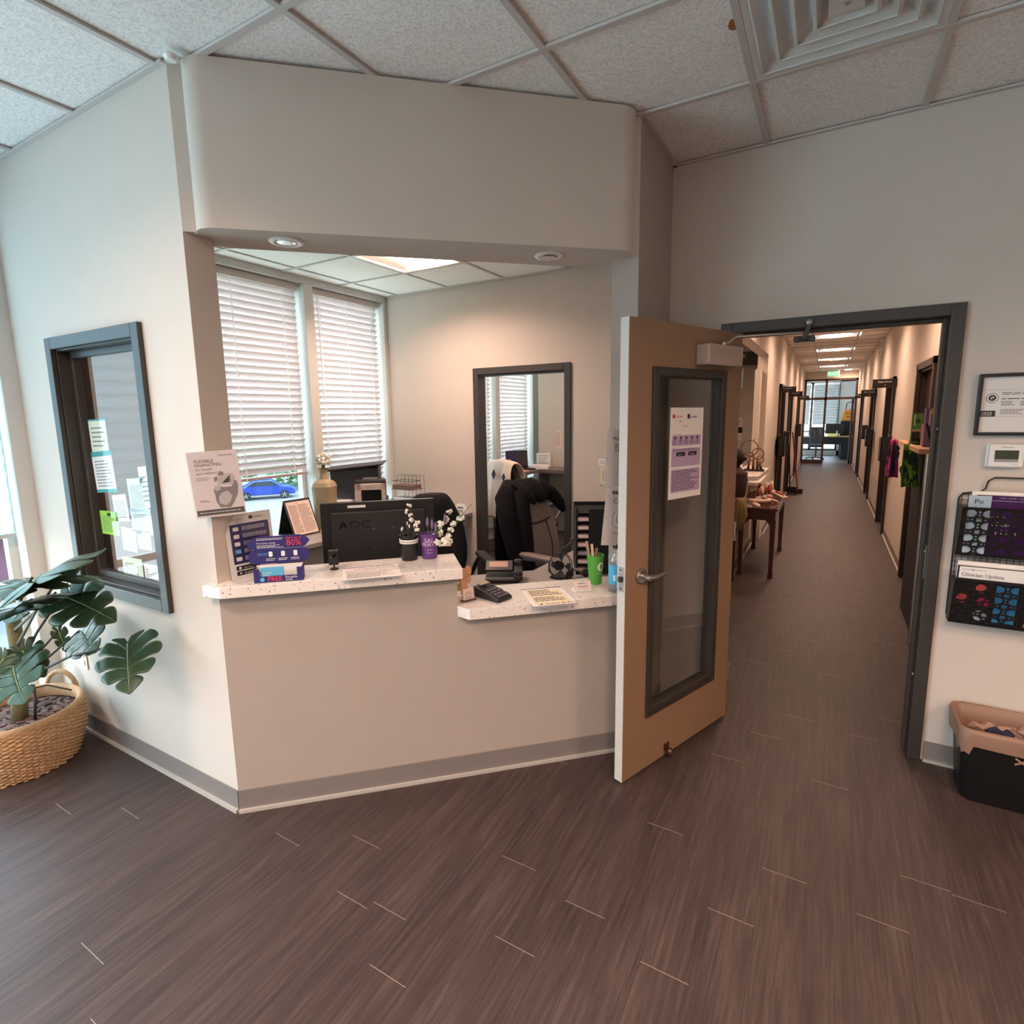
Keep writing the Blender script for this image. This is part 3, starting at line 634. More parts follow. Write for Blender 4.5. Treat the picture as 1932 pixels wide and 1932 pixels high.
# ---------------------------------------------------------------- ceiling diffuser and stain
def diffuser():
    x0, y0 = GX+2*GS, GY+GS; e = thing('ceiling_vent', 'square louvred supply air diffuser in the waiting room ceiling', 'air vent', (x0+GS/2, y0+GS/2, ZC))
    VM = mat('vent_white', (206, 203, 198), .45)
    m = MB(); h = GS/2
    k_ = h-.013
    for a, b, c, d in ((-k_, k_, -k_, -k_+.02), (-k_, k_, k_-.02, k_), (-k_, -k_+.02, -k_+.02, k_-.02), (k_-.02, k_, -k_+.02, k_-.02)): m.box(a, b, c, d, -.001, .012)
    m.build('frame', VM, e)
    for k, r in enumerate((.275, .215, .155, .095)):
        m = MB(); r2 = r-.055; zt, zb = .045, .004      # a cone of four sloping vanes
        vo = [(-r, -r, zt), (r, -r, zt), (r, r, zt), (-r, r, zt)]; vi = [(-r2, -r2, zb-.0), (r2, -r2, zb), (r2, r2, zb), (-r2, r2, zb)]
        # outer high edge, inner low lip
        vo = [(x, y, zb) for x, y, z in vo]; vi = [(x, y, zt) for x, y, z in vi]
        lip = [(x*(r-.012)/r, y*(r-.012)/r, zb-.006) for x, y, z in vo]
        m.add(vo+vi, [(i, (i+1) % 4, 4+(i+1) % 4, 4+i) for i in range(4)]); m.add(vo+lip, [(i, (i+1) % 4, 4+(i+1) % 4, 4+i) for i in range(4)])
        m.build('vane', VM, e, solid=.004)
    MB().box(-.05, .05, -.05, .05, .002, .008).build('centre_plate', VM, e, bevel=.002)
    MB().cyl((0, 0, -.002), .006, .006, 8).build('screw', STEEL, e)
    MB().box(-h, h, -h, h, .10, .11).build('neck', mat('duct_grey', (120, 116, 112), .8), e)
    m = MB(); p = onZ((1383, 52), ZC); p.x = GX+2*GS-.008; pts = []
    for k in range(10): a = k*.628; pts.append((p.x-.012+.016*math.cos(a)*(1+.2*math.sin(3*a)), p.y+.03*math.sin(a)))
    m.prism(pts, ZC+.0075, ZC+.0095); struct('trim_8', m, mat('water_stain', (158, 104, 60), .9))
diffuser()
# ---------------------------------------------------------------- corridor doorway: casing, open door, closer
WOODD = mat('door_veneer', (142, 112, 87), .45, vary=.1, vscale=3)
EDGE = mat('door_edge', (196, 190, 182), .5)
BROWN = mat('dark_wood_door', (60, 42, 36), .4, vary=.1)
def main_door():
    e = tag(bpy.data.objects.new('door_1', None), kind='structure'); C.objects.link(e)
    X0, X1, Z1 = -.505, .489, 2.141; c = .052; m = MB()
    ring(m, X0, X1, 0, Z1, c, YD-.02, YD, False); m.build('casing', METAL, e, bevel=.003)
    m = MB(); a, b, z = X0+c, X1-c, Z1-c
    ring(m, a-.0135, b+.0135, 0, z+.0135, .0135, YD+.0005, YD+.1295, False)
    ring(m, a, b, 0, z, .016, YD+.05, YD+.10, False)
    m.build('jamb', METALD, e, bevel=.002)
    m = MB(); ring(m, X0, X1, 0, Z1, c, YD+.13, YD+.15, False); m.build('casing', METAL, e, bevel=.003)
    m = MB()
    for zz in (.42, 1.60): m.cyl((0, 0, 0), .006, .004, 12, T(b-.002, YD+.02, zz) @ Matrix.Rotation(-math.pi/2, 4, 'Y'))
    m.cyl((0, 0, 0), .006, .004, 12, T(b-.002, YD+.02, 1.03) @ Matrix.Rotation(-math.pi/2, 4, 'Y')); m.build('silencer', mat('rubber_grey', (170, 165, 160), .7), e)
    MB().box(b-.003, b, YD+.005, YD+.035, .90, 1.06).build('strike_plate', STEEL, e)
    # the leaf
    P = Vector((-.716, 2.255, .012)); az = math.radians(69.2); M = T(*P) @ rotz(az); n = Vector((math.sin(az), -math.cos(az), 0)); Mi = M.inverted()
    def L(p): return Mi @ onP(p, P, n)
    leaf = thing('door_2', None, None, M=M); leaf['kind'] = 'structure'
    wd, ht, th = .90, 2.07, .044
    q = [L(p) for p in ((1234, 688), (1369, 703), (1344, 1280), (1214, 1357))]
    gx0, gx1 = (q[0].x+q[3].x)/2, (q[1].x+q[2].x)/2; gz0, gz1 = (q[2].z+q[3].z)/2, (q[0].z+q[1].z)/2
    fw = .038; i0, i1, j0, j1 = gx0+fw, gx1-fw, gz0+fw, gz1-fw
    m = MB()
    for a, b, c_, d in ((.002, i0, 0, ht), (i1, wd, 0, ht), (i0, i1, 0, j0), (i0, i1, j1, ht)): m.box(a, b, 0, th, c_, d)
    m.build('door_leaf', WOODD, leaf)
    MB().box(-.001, .003, .001, th-.001, 0, ht).build('edge_band', EDGE, leaf)
    for s in (0, 1):
        m = MB(); y0, y1 = (-.012, 0) if s == 0 else (th, th+.012)
        ring(m, gx0, gx1, gz0, gz1, fw, y0, y1)
        m.build('lite_frame', METAL, leaf, bevel=.003)
    m = MB()
    ring(m, i0-.0005, i1+.0005, j0-.0005, j1+.0005, .006, .0005, th-.0005)
    m.build('lite_stop', METALD, leaf)
    MB().box(i0, i1, .019, .025, j0, j1).build('pane', glassmat('door_glass', (.9, .9, .89, 1), .30), leaf)
    h = L((1208, 1086)); hx, hz = h.x, h.z
    hd = MB(); Mh = T(hx, 0, hz) @ Matrix.Rotation(math.pi/2, 4, 'X')
    hd.cyl((0, 0, 0), .034, .012, 28, Mh); o = hd.build('handle_rose', STEEL, leaf, bevel=.003)
    k = MB(); k.cyl((0, 0, .01), .013, .045, 20, Mh); k.tube([(hx, -.052, hz), (hx+.02, -.056, hz), (hx+.06, -.056, hz-.002), (hx+.115, -.05, hz-.002)], [.012, .0125, .011, .010], 14)
    k.cyl((0, 0, .055), .008, .006, 16, Mh); k.build('lever', STEEL, leaf, smart=True)
    k = MB(); k.tube([(hx, th+.052, hz), (hx+.06, th+.056, hz), (hx+.115, th+.05, hz)], [.012, .011, .010], 14); k.cyl((0, 0, 0), .013, .05, 16, T(hx, th, hz) @ Matrix.Rotation(-math.pi/2, 4, 'X')); k.build('lever', STEEL, leaf, smart=True)
    lp = MB(); lp.box(-.003, 0, .008, .036, hz-.055, hz+.055); lp.build('latch_plate', STEEL, leaf); bm_ = MB(); bm_.box(-.014, 0, .013, .031, hz-.012, hz+.012); bm_.build('latch_bolt', mat('dark_steel', (70, 66, 64), .4, metal=.8), leaf, bevel=.002)
    s = MB(); 
    for dz in (-.042, .042): s.cyl((0, 0, 0), .004, .002, 10, T(-.003, .022, hz+dz) @ Matrix.Rotation(-math.pi/2, 4, 'Y'))
    s.build('screw', mat('dark_steel', (70, 66, 64), .4), leaf)
    # closer
    c0, c1 = L((1330, 660)), L((1385, 665)); CLO = mat('closer_cover', (176, 160, 152), .4)
    cx0 = c0.x-.075; cz = 1.945
    cb = MB(); cb.box(cx0, .79, -.068, 0, cz-.05, cz+.045); cb.build('closer_body', CLO, leaf, bevel=.007, seg=3)
    Pb = Mi @ Vector((-.12, YD-.035, 2.075)); p0 = Vector((cx0+.17, -.04, cz+.055))
    ar = MB(); ar.cyl((p0.x, p0.y, cz+.04), .014, .02, 16); ar.tube([p0, p0+(Pb-p0)*.06, p0+(Pb-p0)*.14+Vector((0, 0, .022)), Pb+Vector((0, 0, -.012))], .0065, 10); ar.build('closer_arm', STEEL, leaf, smart=True)
    # bracket on the frame head
    bk = MB(); x = -.12; bk.box(x-.045, x+.045, YD-.006, YD, 2.02, 2.05, T(0, -.02, 0)); bk.prismy([(x-.012, 2.03), (x+.012, 2.03), (x+.028, 2.10), (x+.008, 2.10)], YD-.05, YD-.028)
    for dx in (-.034, .034): bk.cyl((0, 0, 0), .014, .012, 16, T(x+dx, YD-.026, 2.035) @ Matrix.Rotation(math.pi/2, 4, 'X'))
    bk.build('closer_bracket', mat('dark_steel', (70, 66, 64), .4), e, bevel=.002)
    bk = MB(); bk.ball((x+.015, YD-.04, 2.108), .018, n=14); bk.build('closer_pivot', STEEL, e, smooth=True)
    # hinges
    for zz in (.25, 1.05, 1.85):
        MB().cyl((.905, -.004, zz-.05), .007, .1, 12).build('hinge', STEEL, leaf)
    # stop on the foot of the leaf
    kk = L((1256, 1427)); d = MB(); d.box(kk.x-.02, kk.x+.02, -.004, 0, .03, .06); d.ball((kk.x, -.022, .022), .02, sz=1.1); d.build('door_stop', mat('bronze_knob', (92, 62, 52), .3, metal=.5), leaf, smart=True)
    # flyer on the glass
    pts = [onP(p, P-n*.016, n) for p in ((1267, 769), (1327, 769), (1321, 933), (1258, 944))]
    Mx, w_, h_ = frame(*pts); t = thing('flyer', 'white and lilac user guide flyer taped inside the open door glass', 'flyer', M=Mx); c = Card(t, w_, h_, PAPER)
    lil = mat('lilac_print', (182, 160, 190), .8); red = mat('red_print', (196, 60, 62), .7); plum = mat('plum_print', (60, 40, 82), .7)
    c.rect('logo', red, .06, .885, .13, .925).text('lettering', red, 'MyChart', .15, .89, .04, sx=.9).rect('logo', plum, .5, .88, .58, .93).text('lettering', plum, 'ankle&foot', .6, .89, .036, sx=.8)
    c.text('lettering', INK, 'Epic', .27, .845, .026).text('lettering', GREY, 'USER GUIDE', .35, .79, .022)
    for a, b in ((.585, .70), (.355, .555), (.07, .325)): c.rrect('panel', lil, .06, a, .94, b, .03)
    for k in range(5): c.disc('icon', plum, .15+.17*k, .67, .03, 2, 8); c.fine('lettering', INK, .09+.17*k, .6, .21+.17*k, .65, 3, 2)
    c.fine('lettering', INK, .08, .705, .35, .715, 1).fine('lettering', INK, .08, .56, .3, .57, 1).fine('lettering', INK, .08, .33, .3, .34, 1)
    for k in range(2): c.rrect('badge', INK, .2+.36*k, .47, .46+.36*k, .515, .01, 2).text('badge_lettering', PAPER, ('App Store', 'Google Play')[k], .25+.36*k, .482, .02, 3)
    c.fine('lettering', INK, .09, .525, .9, .55, 2, 2).fine('lettering', INK, .09, .09, .9, .315, 10, 2); c.done()
main_door()
# ---------------------------------------------------------------- things on the doorway wall
def wall_things():
    y = YD-.002
    # certificate
    TLx, z1, z0 = onY((1838, 716), YD-.025), 1.805, 1.575; x0 = .556; w_, h_ = .34, .262; z0 = 1.572
    e = thing('framed_certificate', 'black framed 2025 certificate on the wall above the thermostat', 'picture frame', (x0, y, z0)); f = .014
    m = MB()
    ring(m, 0, w_, 0, h_, f, -.022, 0)
    m.build('frame', BLACK, e, bevel=.002)
    s = thing('x', None, None); bpy.data.objects.remove(s)
    c = Card(e, w_, h_, None, .006); MB().box(f, w_-f, -.006, -.001, f, h_-f).build('certificate_sheet', PAPER, e)
    c.rect('rule', GREY, .06, .735, .96, .738).rect('rule', GREY, .06, .31, .96, .313)
    c.disc('seal', GREY, .15, .61, .062, 1, 28, 1).disc('seal', PAPER, .15, .61, .054, 2, 28).disc('seal', INK, .15, .61, .038, 3, 20).disc('seal_emblem', PAPER, .146, .605, .022, 4, 3).disc('seal_emblem', PAPER, .155, .615, .015, 4, 8)
    c.rrect('year_panel', INK, .045, .305, .195, .405, .01, 1).text('year', PAPER, '2025', .058, .337, .066, 2, sx=1.05).fine('year', PAPER, .06, .315, .18, .327, 1, 2)
    c.fine('lettering', INK, .24, .655, .95, .70, 2).fine('lettering', INK, .24, .575, .95, .61, 1)
    for k, u_ in enumerate((.24, .42, .66)): c.fine('lettering', INK, u_, .48, u_+.15, .56, 3)
    for u_ in (.24, .6): c.fine('lettering', INK, u_, .34, u_+.25, .43, 4)
    c.done(); MB().box(f, w_-f, -.0125, -.0115, f, h_-f).build('glazing', GLASS, e)
    # thermostat
    p = onY((1870, 882), YD-.02); x0 = .612; z0 = 1.438; e = thing('thermostat', 'white wall thermostat with a dark screen below the certificate', 'thermostat', (x0, y, z0))
    MB().box(-.006, .118, -.010, 0, -.002, .098).build('back_plate', WHITE, e, bevel=.004); MB().box(0, .118, -.028, -.008, -.002, .098).build('body', WHITE, e, bevel=.008, seg=3)
    MB().box(.02, .098, -.0295, -.027, .022, .072).build('screen', mat('lcd_green', (62, 66, 54), .2), e); MB().box(.02, .098, -.030, -.027, .022, .034).build('key_strip', mat('strip_grey', (150, 148, 146), .4), e)
    MB().text('Honeywell', .059, .083, .008, -.0288, 'c').build('lettering', GREY, e); MB().text('T6 Pro', .09, .008, .006, -.0288, 'c').build('lettering', GREY, e)
    # wire mesh magazine rack
    e = thing('magazine_rack', 'black punched metal two-pocket magazine rack on the wall', 'magazine rack', (.53, y, .735)); WB = mat('black_wire', (20, 19, 20), .45)
    RW = .42; ang = 0
    fr = MB(); fr.tube([(0, -.012, .02), (0, -.012, .56), (.015, -.012, .582), (.07, -.012, .59), (.088, -.012, .605), (.095, -.012, .64), (.115, -.012, .655), (RW-.115, -.012, .655), (RW-.095, -.012, .64), (RW-.088, -.012, .605), (RW-.07, -.012, .59), (RW-.015, -.012, .582), (RW, -.012, .56), (RW, -.012, .02), (RW-.02, -.012, 0), (.02, -.012, 0)], .0035, 8, closed=True)
    fr.build('wire_frame', WB, e, smooth=True)
    g = MB()
    for k in range(19): xx = RW*(k+.5)/19; g.tube([(xx, -.01, 0), (xx, -.01, .585)], .0012, 4)
    for k in range(25): zz = .01+.565*k/24; g.tube([(0, -.009, zz), (RW, -.009, zz)], .0012, 4)
    g.build('wire_grid', WB, e)
    def pocket(z0, hh):
        # punched front: circles and small lozenges cut out of black sheet, built as a lattice
        m = MB(); tilt = .055; N = 7; M2 = 4; cw = RW/N; ch = hh/M2
        def P(x, z, o=0): return (x, -.062-tilt*z/hh-o, z0+z)
        for i in range(N):
            for j in range(M2):
                cx, cz = (i+.5)*cw, (j+.5)*ch; n = 20; rx, rz = cw*.30, ch*.30
                ring = [(cx+rx*math.cos(2*math.pi*k/n)*1.12, cz+rz*math.sin(2*math.pi*k/n)) for k in range(n)]
                sq = []
                for k in range(n):
                    a = 2*math.pi*k/n; c_, s_ = math.cos(a), math.sin(a); q = max(abs(c_), abs(s_)); sq.append((cx+cw*.43*c_/q, cz+ch*.43*s_/q))
                vs = [P(*p) for p in ring]+[P(*p) for p in sq]; m.add(vs, [(k, (k+1) % n, n+(k+1) % n, n+k) for k in range(n)])
                # little bow-tie holes between the cells
                for (ax, az, bx, bz) in ((.5, .43, .5, .57), (.43, .5, .57, .5)):
                    pass
        t_ = .07
        for i in range(N+1):
            x = i*cw
            for j in range(M2):
                zc = (j+.5)*ch
                for (za, zb) in ((zc-ch*.36, zc-ch*.2), (zc-ch*.05, zc+ch*.05), (zc+ch*.2, zc+ch*.36)):
                    a, b = max(x-cw*t_, 0), min(x+cw*t_, RW); m.add([P(a, za), P(b, za), P(b, zb), P(a, zb)], [(0, 1, 2, 3)])
        for j in range(M2+1):
            z = j*ch
            for i in range(N):
                xc = (i+.5)*cw
                for (xa, xb) in ((xc-cw*.36, xc-cw*.2), (xc-cw*.05, xc+cw*.05), (xc+cw*.2, xc+cw*.36)):
                    a, b = max(z-ch*t_, 0), min(z+ch*t_, hh); m.add([P(xa, a), P(xb, a), P(xb, b), P(xa, b)], [(0, 1, 2, 3)])
        for (xa, xb) in ((0, .008), (RW-.008, RW)): m.add([P(xa, 0), P(xb, 0), P(xb, hh), P(xa, hh)], [(0, 1, 2, 3)])
        for (za, zb) in ((0, .006), (hh-.008, hh)): m.add([P(0, za), P(RW, za), P(RW, zb), P(0, zb)], [(0, 1, 2, 3)])
        m.build('pocket_front', WB, e, solid=.0012)
        b = MB(); b.box(0, RW, -.063, -.006, z0-.002, z0); 
        for x in (0, RW-.002): b.add([(x, -.01, z0), (x, -.062, z0), (x, -.117, z0+hh), (x, -.01, z0+hh), (x+.002, -.01, z0), (x+.002, -.062, z0), (x+.002, -.117, z0+hh), (x+.002, -.01, z0+hh)], [(0, 1, 2, 3), (4, 5, 6, 7), (0, 1, 5, 4), (2, 3, 7, 6), (1, 2, 6, 5), (0, 3, 7, 4)])
        b.build('pocket_side', WB, e)
    pocket(.312, .223); pocket(.0, .21)
    # magazines, each leaning in its pocket
    plum = mat('plum_cover', (66, 32, 84), .35); blue = mat('blue_cover', (58, 128, 176), .35); red = mat('coral_cover', (206, 84, 90), .35); tan = mat('tan_cover', (180, 160, 146), .5); lightb = mat('light_blue_cover', (168, 186, 200), .4)
    def mag(x, z, wd, hh, dy, mm, lab, draw=None, n=.008):
        M = T(.53+x, YD-.002+dy-.008, .735+z) @ Matrix.Rotation(.13, 4, 'X'); t = thing('magazine', lab, 'magazine', M=M); MB().box(0, wd, 0, n, 0, hh).build('pages', PAPER, t)
        c = Card(t, wd, hh, mm, .001)
        if draw: draw(c)
        c.done()
    mag(.035, .316, .21, .285, -.022, PAPER, 'white magazine at the back left of the upper pocket', None)
    def d1(c):
        c.rect('masthead', plum, 0, .62, 1, 1).text('lettering', PAPER, 'MODERN   |   DECEMBER   |   VOLUME', .25, .955, .018, 2); c.rect('rule', PAPER, 0, .915, 1, .918, 2); c.text('lettering', PAPER, 'JOURNAL', .12, .62, .06, 2).text('lettering', PAPER, 'of care', .2, .5, .1, 2).disc('ring', PAPER, .75, .66, .09, 2).disc('ring', plum, .75, .66, .055, 3).text('lettering', PAPER, 'M is e', .25, .36, .12, 2)
    mag(.05, .316, .30, .272, -.036, plum, 'dark purple magazine filling the upper pocket', d1)
    mag(.022, .316, .075, .268, -.050, lightb, 'pale blue booklet reading Po at the left of the upper pocket', lambda c: c.text('lettering', INK, 'Po', .25, .875, .11, 2).fine('lettering', INK, .3, .6, .9, .7, 3))
    mag(.012, .004, .27, .284, -.022, PAPER, 'cream magazine behind the update in the lower pocket', None)
    mag(.258, .004, .15, .19, -.036, tan, 'tan brochure at the right of the lower pocket', lambda c: (c.disc('picture', red, .3, .8, .18), c.fine('lettering', INK, .1, .1, .4, .6, 9)))
    def d2(c):
        c.rect('border', INK, 0, 0, 1, 1, 1).rect('cover', PAPER, .025, .78, .975, .985, 2).text('lettering', INK, 'Clinician Update', .06, .82, .088, 3, sx=.92); c.fine('lettering', GREY, .06, .925, .4, .945, 1, 3).disc('logo', INK, .22, .935, .012, 3)
        c.disc('picture', red, .38, .62, .09, 2).disc('picture', red, .12, .42, .1, 2, 7).disc('picture', mat('magenta_cover', (190, 40, 110), .4), .42, .38, .1, 2, 6).rect('picture', blue, .58, .05, .88, .72, 2).disc('picture', lightb, .4, .14, .1, 3)
    mag(.012, .004, .242, .268, -.038, PAPER, 'white magazine titled Clinician Update in the lower pocket', d2)
    # waste bin
    bx = thing('waste_bin', 'black plastic waste bin with a tan liner below the magazine rack', 'waste bin', (.775, YD-.16, 0)); m = MB()
    def rr(hx, hy, r, z, n=6):
        out = []
        for cx, cy, a0 in ((hx-r, hy-r, 0), (-hx+r, hy-r, 90), (-hx+r, -hy+r, 180), (hx-r, -hy+r, 270)):
            for k in range(n+1): a = math.radians(a0+90*k/n); out.append((cx+r*math.cos(a), cy+r*math.sin(a), z))
        return out
    def loft(m, rings, caps=(1, 0)):
        n = len(rings[0]); vs = [p for r in rings for p in r]; fs = [(i*n+j, i*n+(j+1) % n, (i+1)*n+(j+1) % n, (i+1)*n+j) for i in range(len(rings)-1) for j in range(n)]
        if caps[0]: fs.append(tuple(range(n))[::-1])
        m.add(vs, fs)
    loft(m, [rr(.165, .095, .04, 0), rr(.17, .1, .045, .01), rr(.195, .125, .05, .32), rr(.2, .13, .05, .335), rr(.195, .125, .05, .335), rr(.165, .095, .04, .02)]); m.build('bin_body', mat('bin_black', (14, 14, 16), .45), bx, smart=True)
    m = MB(); rnd = random.Random(5); rings = []
    for (hx, hy, z, amp) in ((.16, .09, .12, .015), (.185, .115, .27, .012), (.196, .126, .345, .002), (.204, .134, .347, .002), (.208, .139, .33, .003), (.206, .137, .28, .006), (.204, .134, .255, .022)):
        r = rr(hx, hy, .05, z); rings.append([(x*(1+rnd.uniform(-amp, amp)), y*(1+rnd.uniform(-amp, amp)*1.2), z+rnd.uniform(-amp, amp)*1.4) for x, y, z in r])
    loft(m, rings, (0, 0)); m.build('liner', mat('liner_tan', (156, 122, 104), .4, transl=.2), bx, smooth=True)
    m = MB(); m.tube([(-.02, -.137, .262), (-.0, -.142, .25), (.02, -.139, .235)], .004, 6); m.tube([(.02, -.137, .262), (.0, -.142, .25), (-.02, -.139, .235)], .004, 6); m.build('tie', mat('liner_tan', (186, 150, 128), .45), bx)
    for k in range(6):
        a = rnd.uniform(0, 6); c = Vector((rnd.uniform(-.12, .12), rnd.uniform(-.06, .06), .265+.03*rnd.random())); m = MB(); m.ball(c, .045, 1.2, .8, .6, 9, 6)
        m.v = [v+Vector((rnd.uniform(-.012, .012), rnd.uniform(-.012, .012), rnd.uniform(-.012, .012))) for v in m.v]
        tag(m.build('crumpled_paper', (mat('crumple_tan', (170, 140, 122), .8) if k != 3 else mat('crumple_navy', (30, 34, 60), .8))), 'crumpled tissues and wrappers inside the lined waste bin', 'trash', 'rubbish in the waste bin').location = (.775, YD-.16, 0)
wall_things()
# ---------------------------------------------------------------- corridor
def corridor():
    DARK = mat('corridor_door_frame', (50, 38, 34), .4); DOORM = BROWN; n = 3
    for i, (a, b) in enumerate([(5.72, 6.72), (8.95, 9.95), (12.3, 13.3), (16.3, 17.3)]):
        e = tag(bpy.data.objects.new('door_%d' % n, None), kind='structure'); C.objects.link(e); n += 1; m = MB()
        for p in ((a-.03, a+.04), (b-.04, b+.03)): m.box(.718, .75, p[0], p[1], 0, 2.11)
        m.box(.718, .75, a-.03, b+.03, 2.05, 2.11); m.box(.75, .88, a-.0, a+.03, 0, 2.06); m.box(.75, .88, b-.03, b, 0, 2.06); m.box(.75, .88, a, b, 2.03, 2.06); m.build('casing', DARK, e)
        o = MB().box(.80, .845, a+.03, b-.03, .01, 2.03).build('door_leaf', DOORM, e)
        k = MB(); k.tube([(.80, a+.1, 1.0), (.75, a+.1, 1.0), (.75, a+.2, 1.0)], .009, 8); k.build('lever', STEEL, e)
    for i, (a, b) in enumerate([(9.95, 10.95), (12.4, 13.4), (16.0, 17.0)]):
        e = tag(bpy.data.objects.new('door_%d' % n, None), kind='structure'); C.objects.link(e); n += 1; m = MB()
        for p in ((a-.05, a+.04), (b-.04, b+.05)): m.box(-.69, -.655, p[0], p[1], 0, 2.11)
        m.box(-.69, -.655, a-.05, b+.05, 2.05, 2.11); m.box(-.82, -.69, a, a+.03, 0, 2.06); m.box(-.82, -.69, b-.03, b, 0, 2.06); m.build('casing', DARK, e)
        MB().box(-.785, -.74, a+.03, b-.03, .01, 2.03).build('door_leaf', DOORM, e); k = MB(); k.tube([(-.74, a+.1, 1.0), (-.69, a+.1, 1.0), (-.69, a+.2, 1.0)], .009, 8); k.build('lever', STEEL, e)
    # blade signs
    def sign(p0, p1, Y, num, lab):
        a, b = onY(p0, Y), onY(p1, Y); x0, x1 = sorted((a.x, b.x)); z0, z1 = b.z, a.z
        if x0 > 0: x1 = .75
        else: x0 = -.69
        e = thing('room_sign', lab, 'sign', (x0, Y, z0)); MB().box(0, x1-x0, 0, .012, 0, z1-z0).build('board', mat('sign_black', (20, 16, 16), .35), e, bevel=.001)
        h = z1-z0; m = MB(); m.text('Exam Room', (x1-x0)/2, h*.6, h*.27, -.001, 'c'); m.text(num, (x1-x0)/2, h*.2, h*.27, -.001, 'c'); m.build('lettering', mat('sign_white', (225, 215, 208), .6), e)
    sign((1647, 716), (1688, 731), 8.8, '1', 'black Exam Room blade sign nearest on the right corridor wall')
    sign((1625, 736), (1652, 748), 12.15, '3', 'black Exam Room blade sign second along the right corridor wall')
    sign((1615, 743), (1630, 751), 16.2, '5', 'black Exam Room blade sign farthest along the right corridor wall')
    sign((1473, 730), (1502, 740), 9.85, '2', 'black Exam Room blade sign nearest on the left corridor wall')
    sign((1488, 739), (1514, 748), 12.3, '4', 'black Exam Room blade sign second along the left corridor wall')
    sign((1507, 747), (1526, 754), 15.9, '6', 'black Exam Room blade sign farthest along the left corridor wall')
    # chart holders on the casings
    def holder(X, Y, z, lab, s=1):
        e = thing('chart_holder', lab, 'file holder', (X, Y, z)); m = MB(); q = -s
        m.box(0, q*.012, -.16, .16, 0, .34); m.box(q*.09, q*.10, -.16, .16, 0, .30); m.box(0, q*.1, -.16, -.15, 0, .30); m.box(0, q*.1, .15, .16, 0, .30); m.box(0, q*.1, -.16, .16, 0, .01); m.build('pocket', BLACK, e)
    holder(.716, 8.75, 1.02, 'black chart holder below the nearest right blade sign'); holder(.716, 12.0, 1.03, 'black chart holder between the second pair of right doors')
    holder(-.655, 9.8, .98, 'black chart holder by the nearest left exam room door', -1); holder(-.655, 15.7, 1.05, 'black chart holder by the farthest left exam room door', -1)
    def dispenser(X, Y, z, lab, s):
        e = thing('hand_dispenser', lab, 'dispenser', (X, Y, z)); q = -s; m = MB(); m.box(0, q*.11, -.07, .07, 0, .30); m.build('cover', BLACK, e, bevel=.02, seg=3); MB().box(q*.111, q*.113, -.03, .03, .06, .24).build('gauge_window', mat('gauge', (190, 185, 182), .3), e)
    dispenser(-.69, 11.4, 1.02, 'black hand sanitizer dispenser between left corridor doors', -1); dispenser(.75, 14.0, 1.06, 'black hand sanitizer dispenser far down the right corridor wall', 1)
    # exit sign
    p = onY((1572, 706), 19.9); e = thing('exit_sign', 'glowing green exit sign hanging at the end of the corridor', 'exit sign', (p.x-.17, 19.9, 2.68)); MB().box(0, .34, 0, .05, 0, .18).build('housing', WHITE, e, bevel=.005)
    MB().box(.02, .32, -.003, 0, .02, .16).build('face', mat('exit_green', srgb(70, 190, 110), .5, emit=1.2), e); MB().text('EXIT', .17, .05, .13, -.005, 'c').build('lettering', mat('exit_white', srgb(235, 250, 240), .5, emit=2), e); MB().box(.15, .19, .02, .03, .18, ZH-2.68).build('stem', WHITE, e)
    # strobe and camera domes high on the right wall
    for k, (p, lab) in enumerate((((1664, 664), 'round white smoke alarm strobe high on the right corridor wall'), ((1666, 641), 'white emergency lamp above the round strobe'))):
        q = onX(p, .74); e = thing('wall_alarm', lab, 'alarm', (.75, q.y, q.z)); MM = Matrix.Rotation(-math.pi/2, 4, 'Y'); MB().lathe([(.07, 0), (.075, .01), (.06, .03), (.05, .035), (.001, .04)], n=24, M=MM).build('housing', WHITE, e, smart=True)
        if k == 0: MB().lathe([(.035, .036), (.03, .05), (.001, .055)], n=18, M=MM).build('lens', mat('lens_grey', (150, 145, 140), .2), e, smart=True)
    # glazed end screen
    FR = mat('storefront_brown', (66, 46, 40), .4); e = tag(bpy.data.objects.new('door_%d' % n, None), kind='structure'); C.objects.link(e); n += 1; m = MB(); Y = 20.2
    for a, b in ((-.69, -.63), (-.115, -.055), (.69, .75)): m.box(a, b, Y, Y+.08, 0, 2.64)
    m.box(-.69, .75, Y, Y+.08, 2.0, 2.07); m.box(-.69, .75, Y, Y+.08, 2.58, 2.64); m.box(-.63, -.115, Y, Y+.06, 0, .12); m.build('frame', FR, e)
    m = MB(); m.box(-.63, -.115, Y+.03, Y+.036, .12, 2.0); m.box(-.63, .69, Y+.03, Y+.036, 2.07, 2.58); m.build('pane', GLASS, e)
    # the leaf standing open on the right
    m = MB(); X = .63
    for a, b, c, d in ((Y+.08, Y+.16, .01, 2.0), (Y+.62, Y+.70, .01, 2.0), (Y+.08, Y+.7, .01, .12), (Y+.08, Y+.7, 1.92, 2.0)): m.box(X, X+.045, a, b, c, d)
    m.build('open_leaf', FR, e)
    # far office: window, blind, desk, chair, monitor, shelf of bags
    window_bay(20, 24.05, 0, 1, 0, 1) if False else None
    e = tag(bpy.data.objects.new('window_20', None), kind='structure'); C.objects.link(e); m = MB()
    for a, b in ((-2.5, -2.44), (-.58, -.50), (.29, .35)): m.box(a, b, 24.0, 24.08, .18, 2.7)
    m.box(-2.5, .35, 24.0, 24.08, .18, .24); m.box(-2.5, .35, 24.0, 24.08, 2.64, 2.7); m.box(-2.5, .35, 24.02, 24.06, .86, .9); m.build('window_frame', FR, e); MB().box(-2.5, .35, 24.04, 24.045, .2, 2.68).build('pane', GLASS, e)
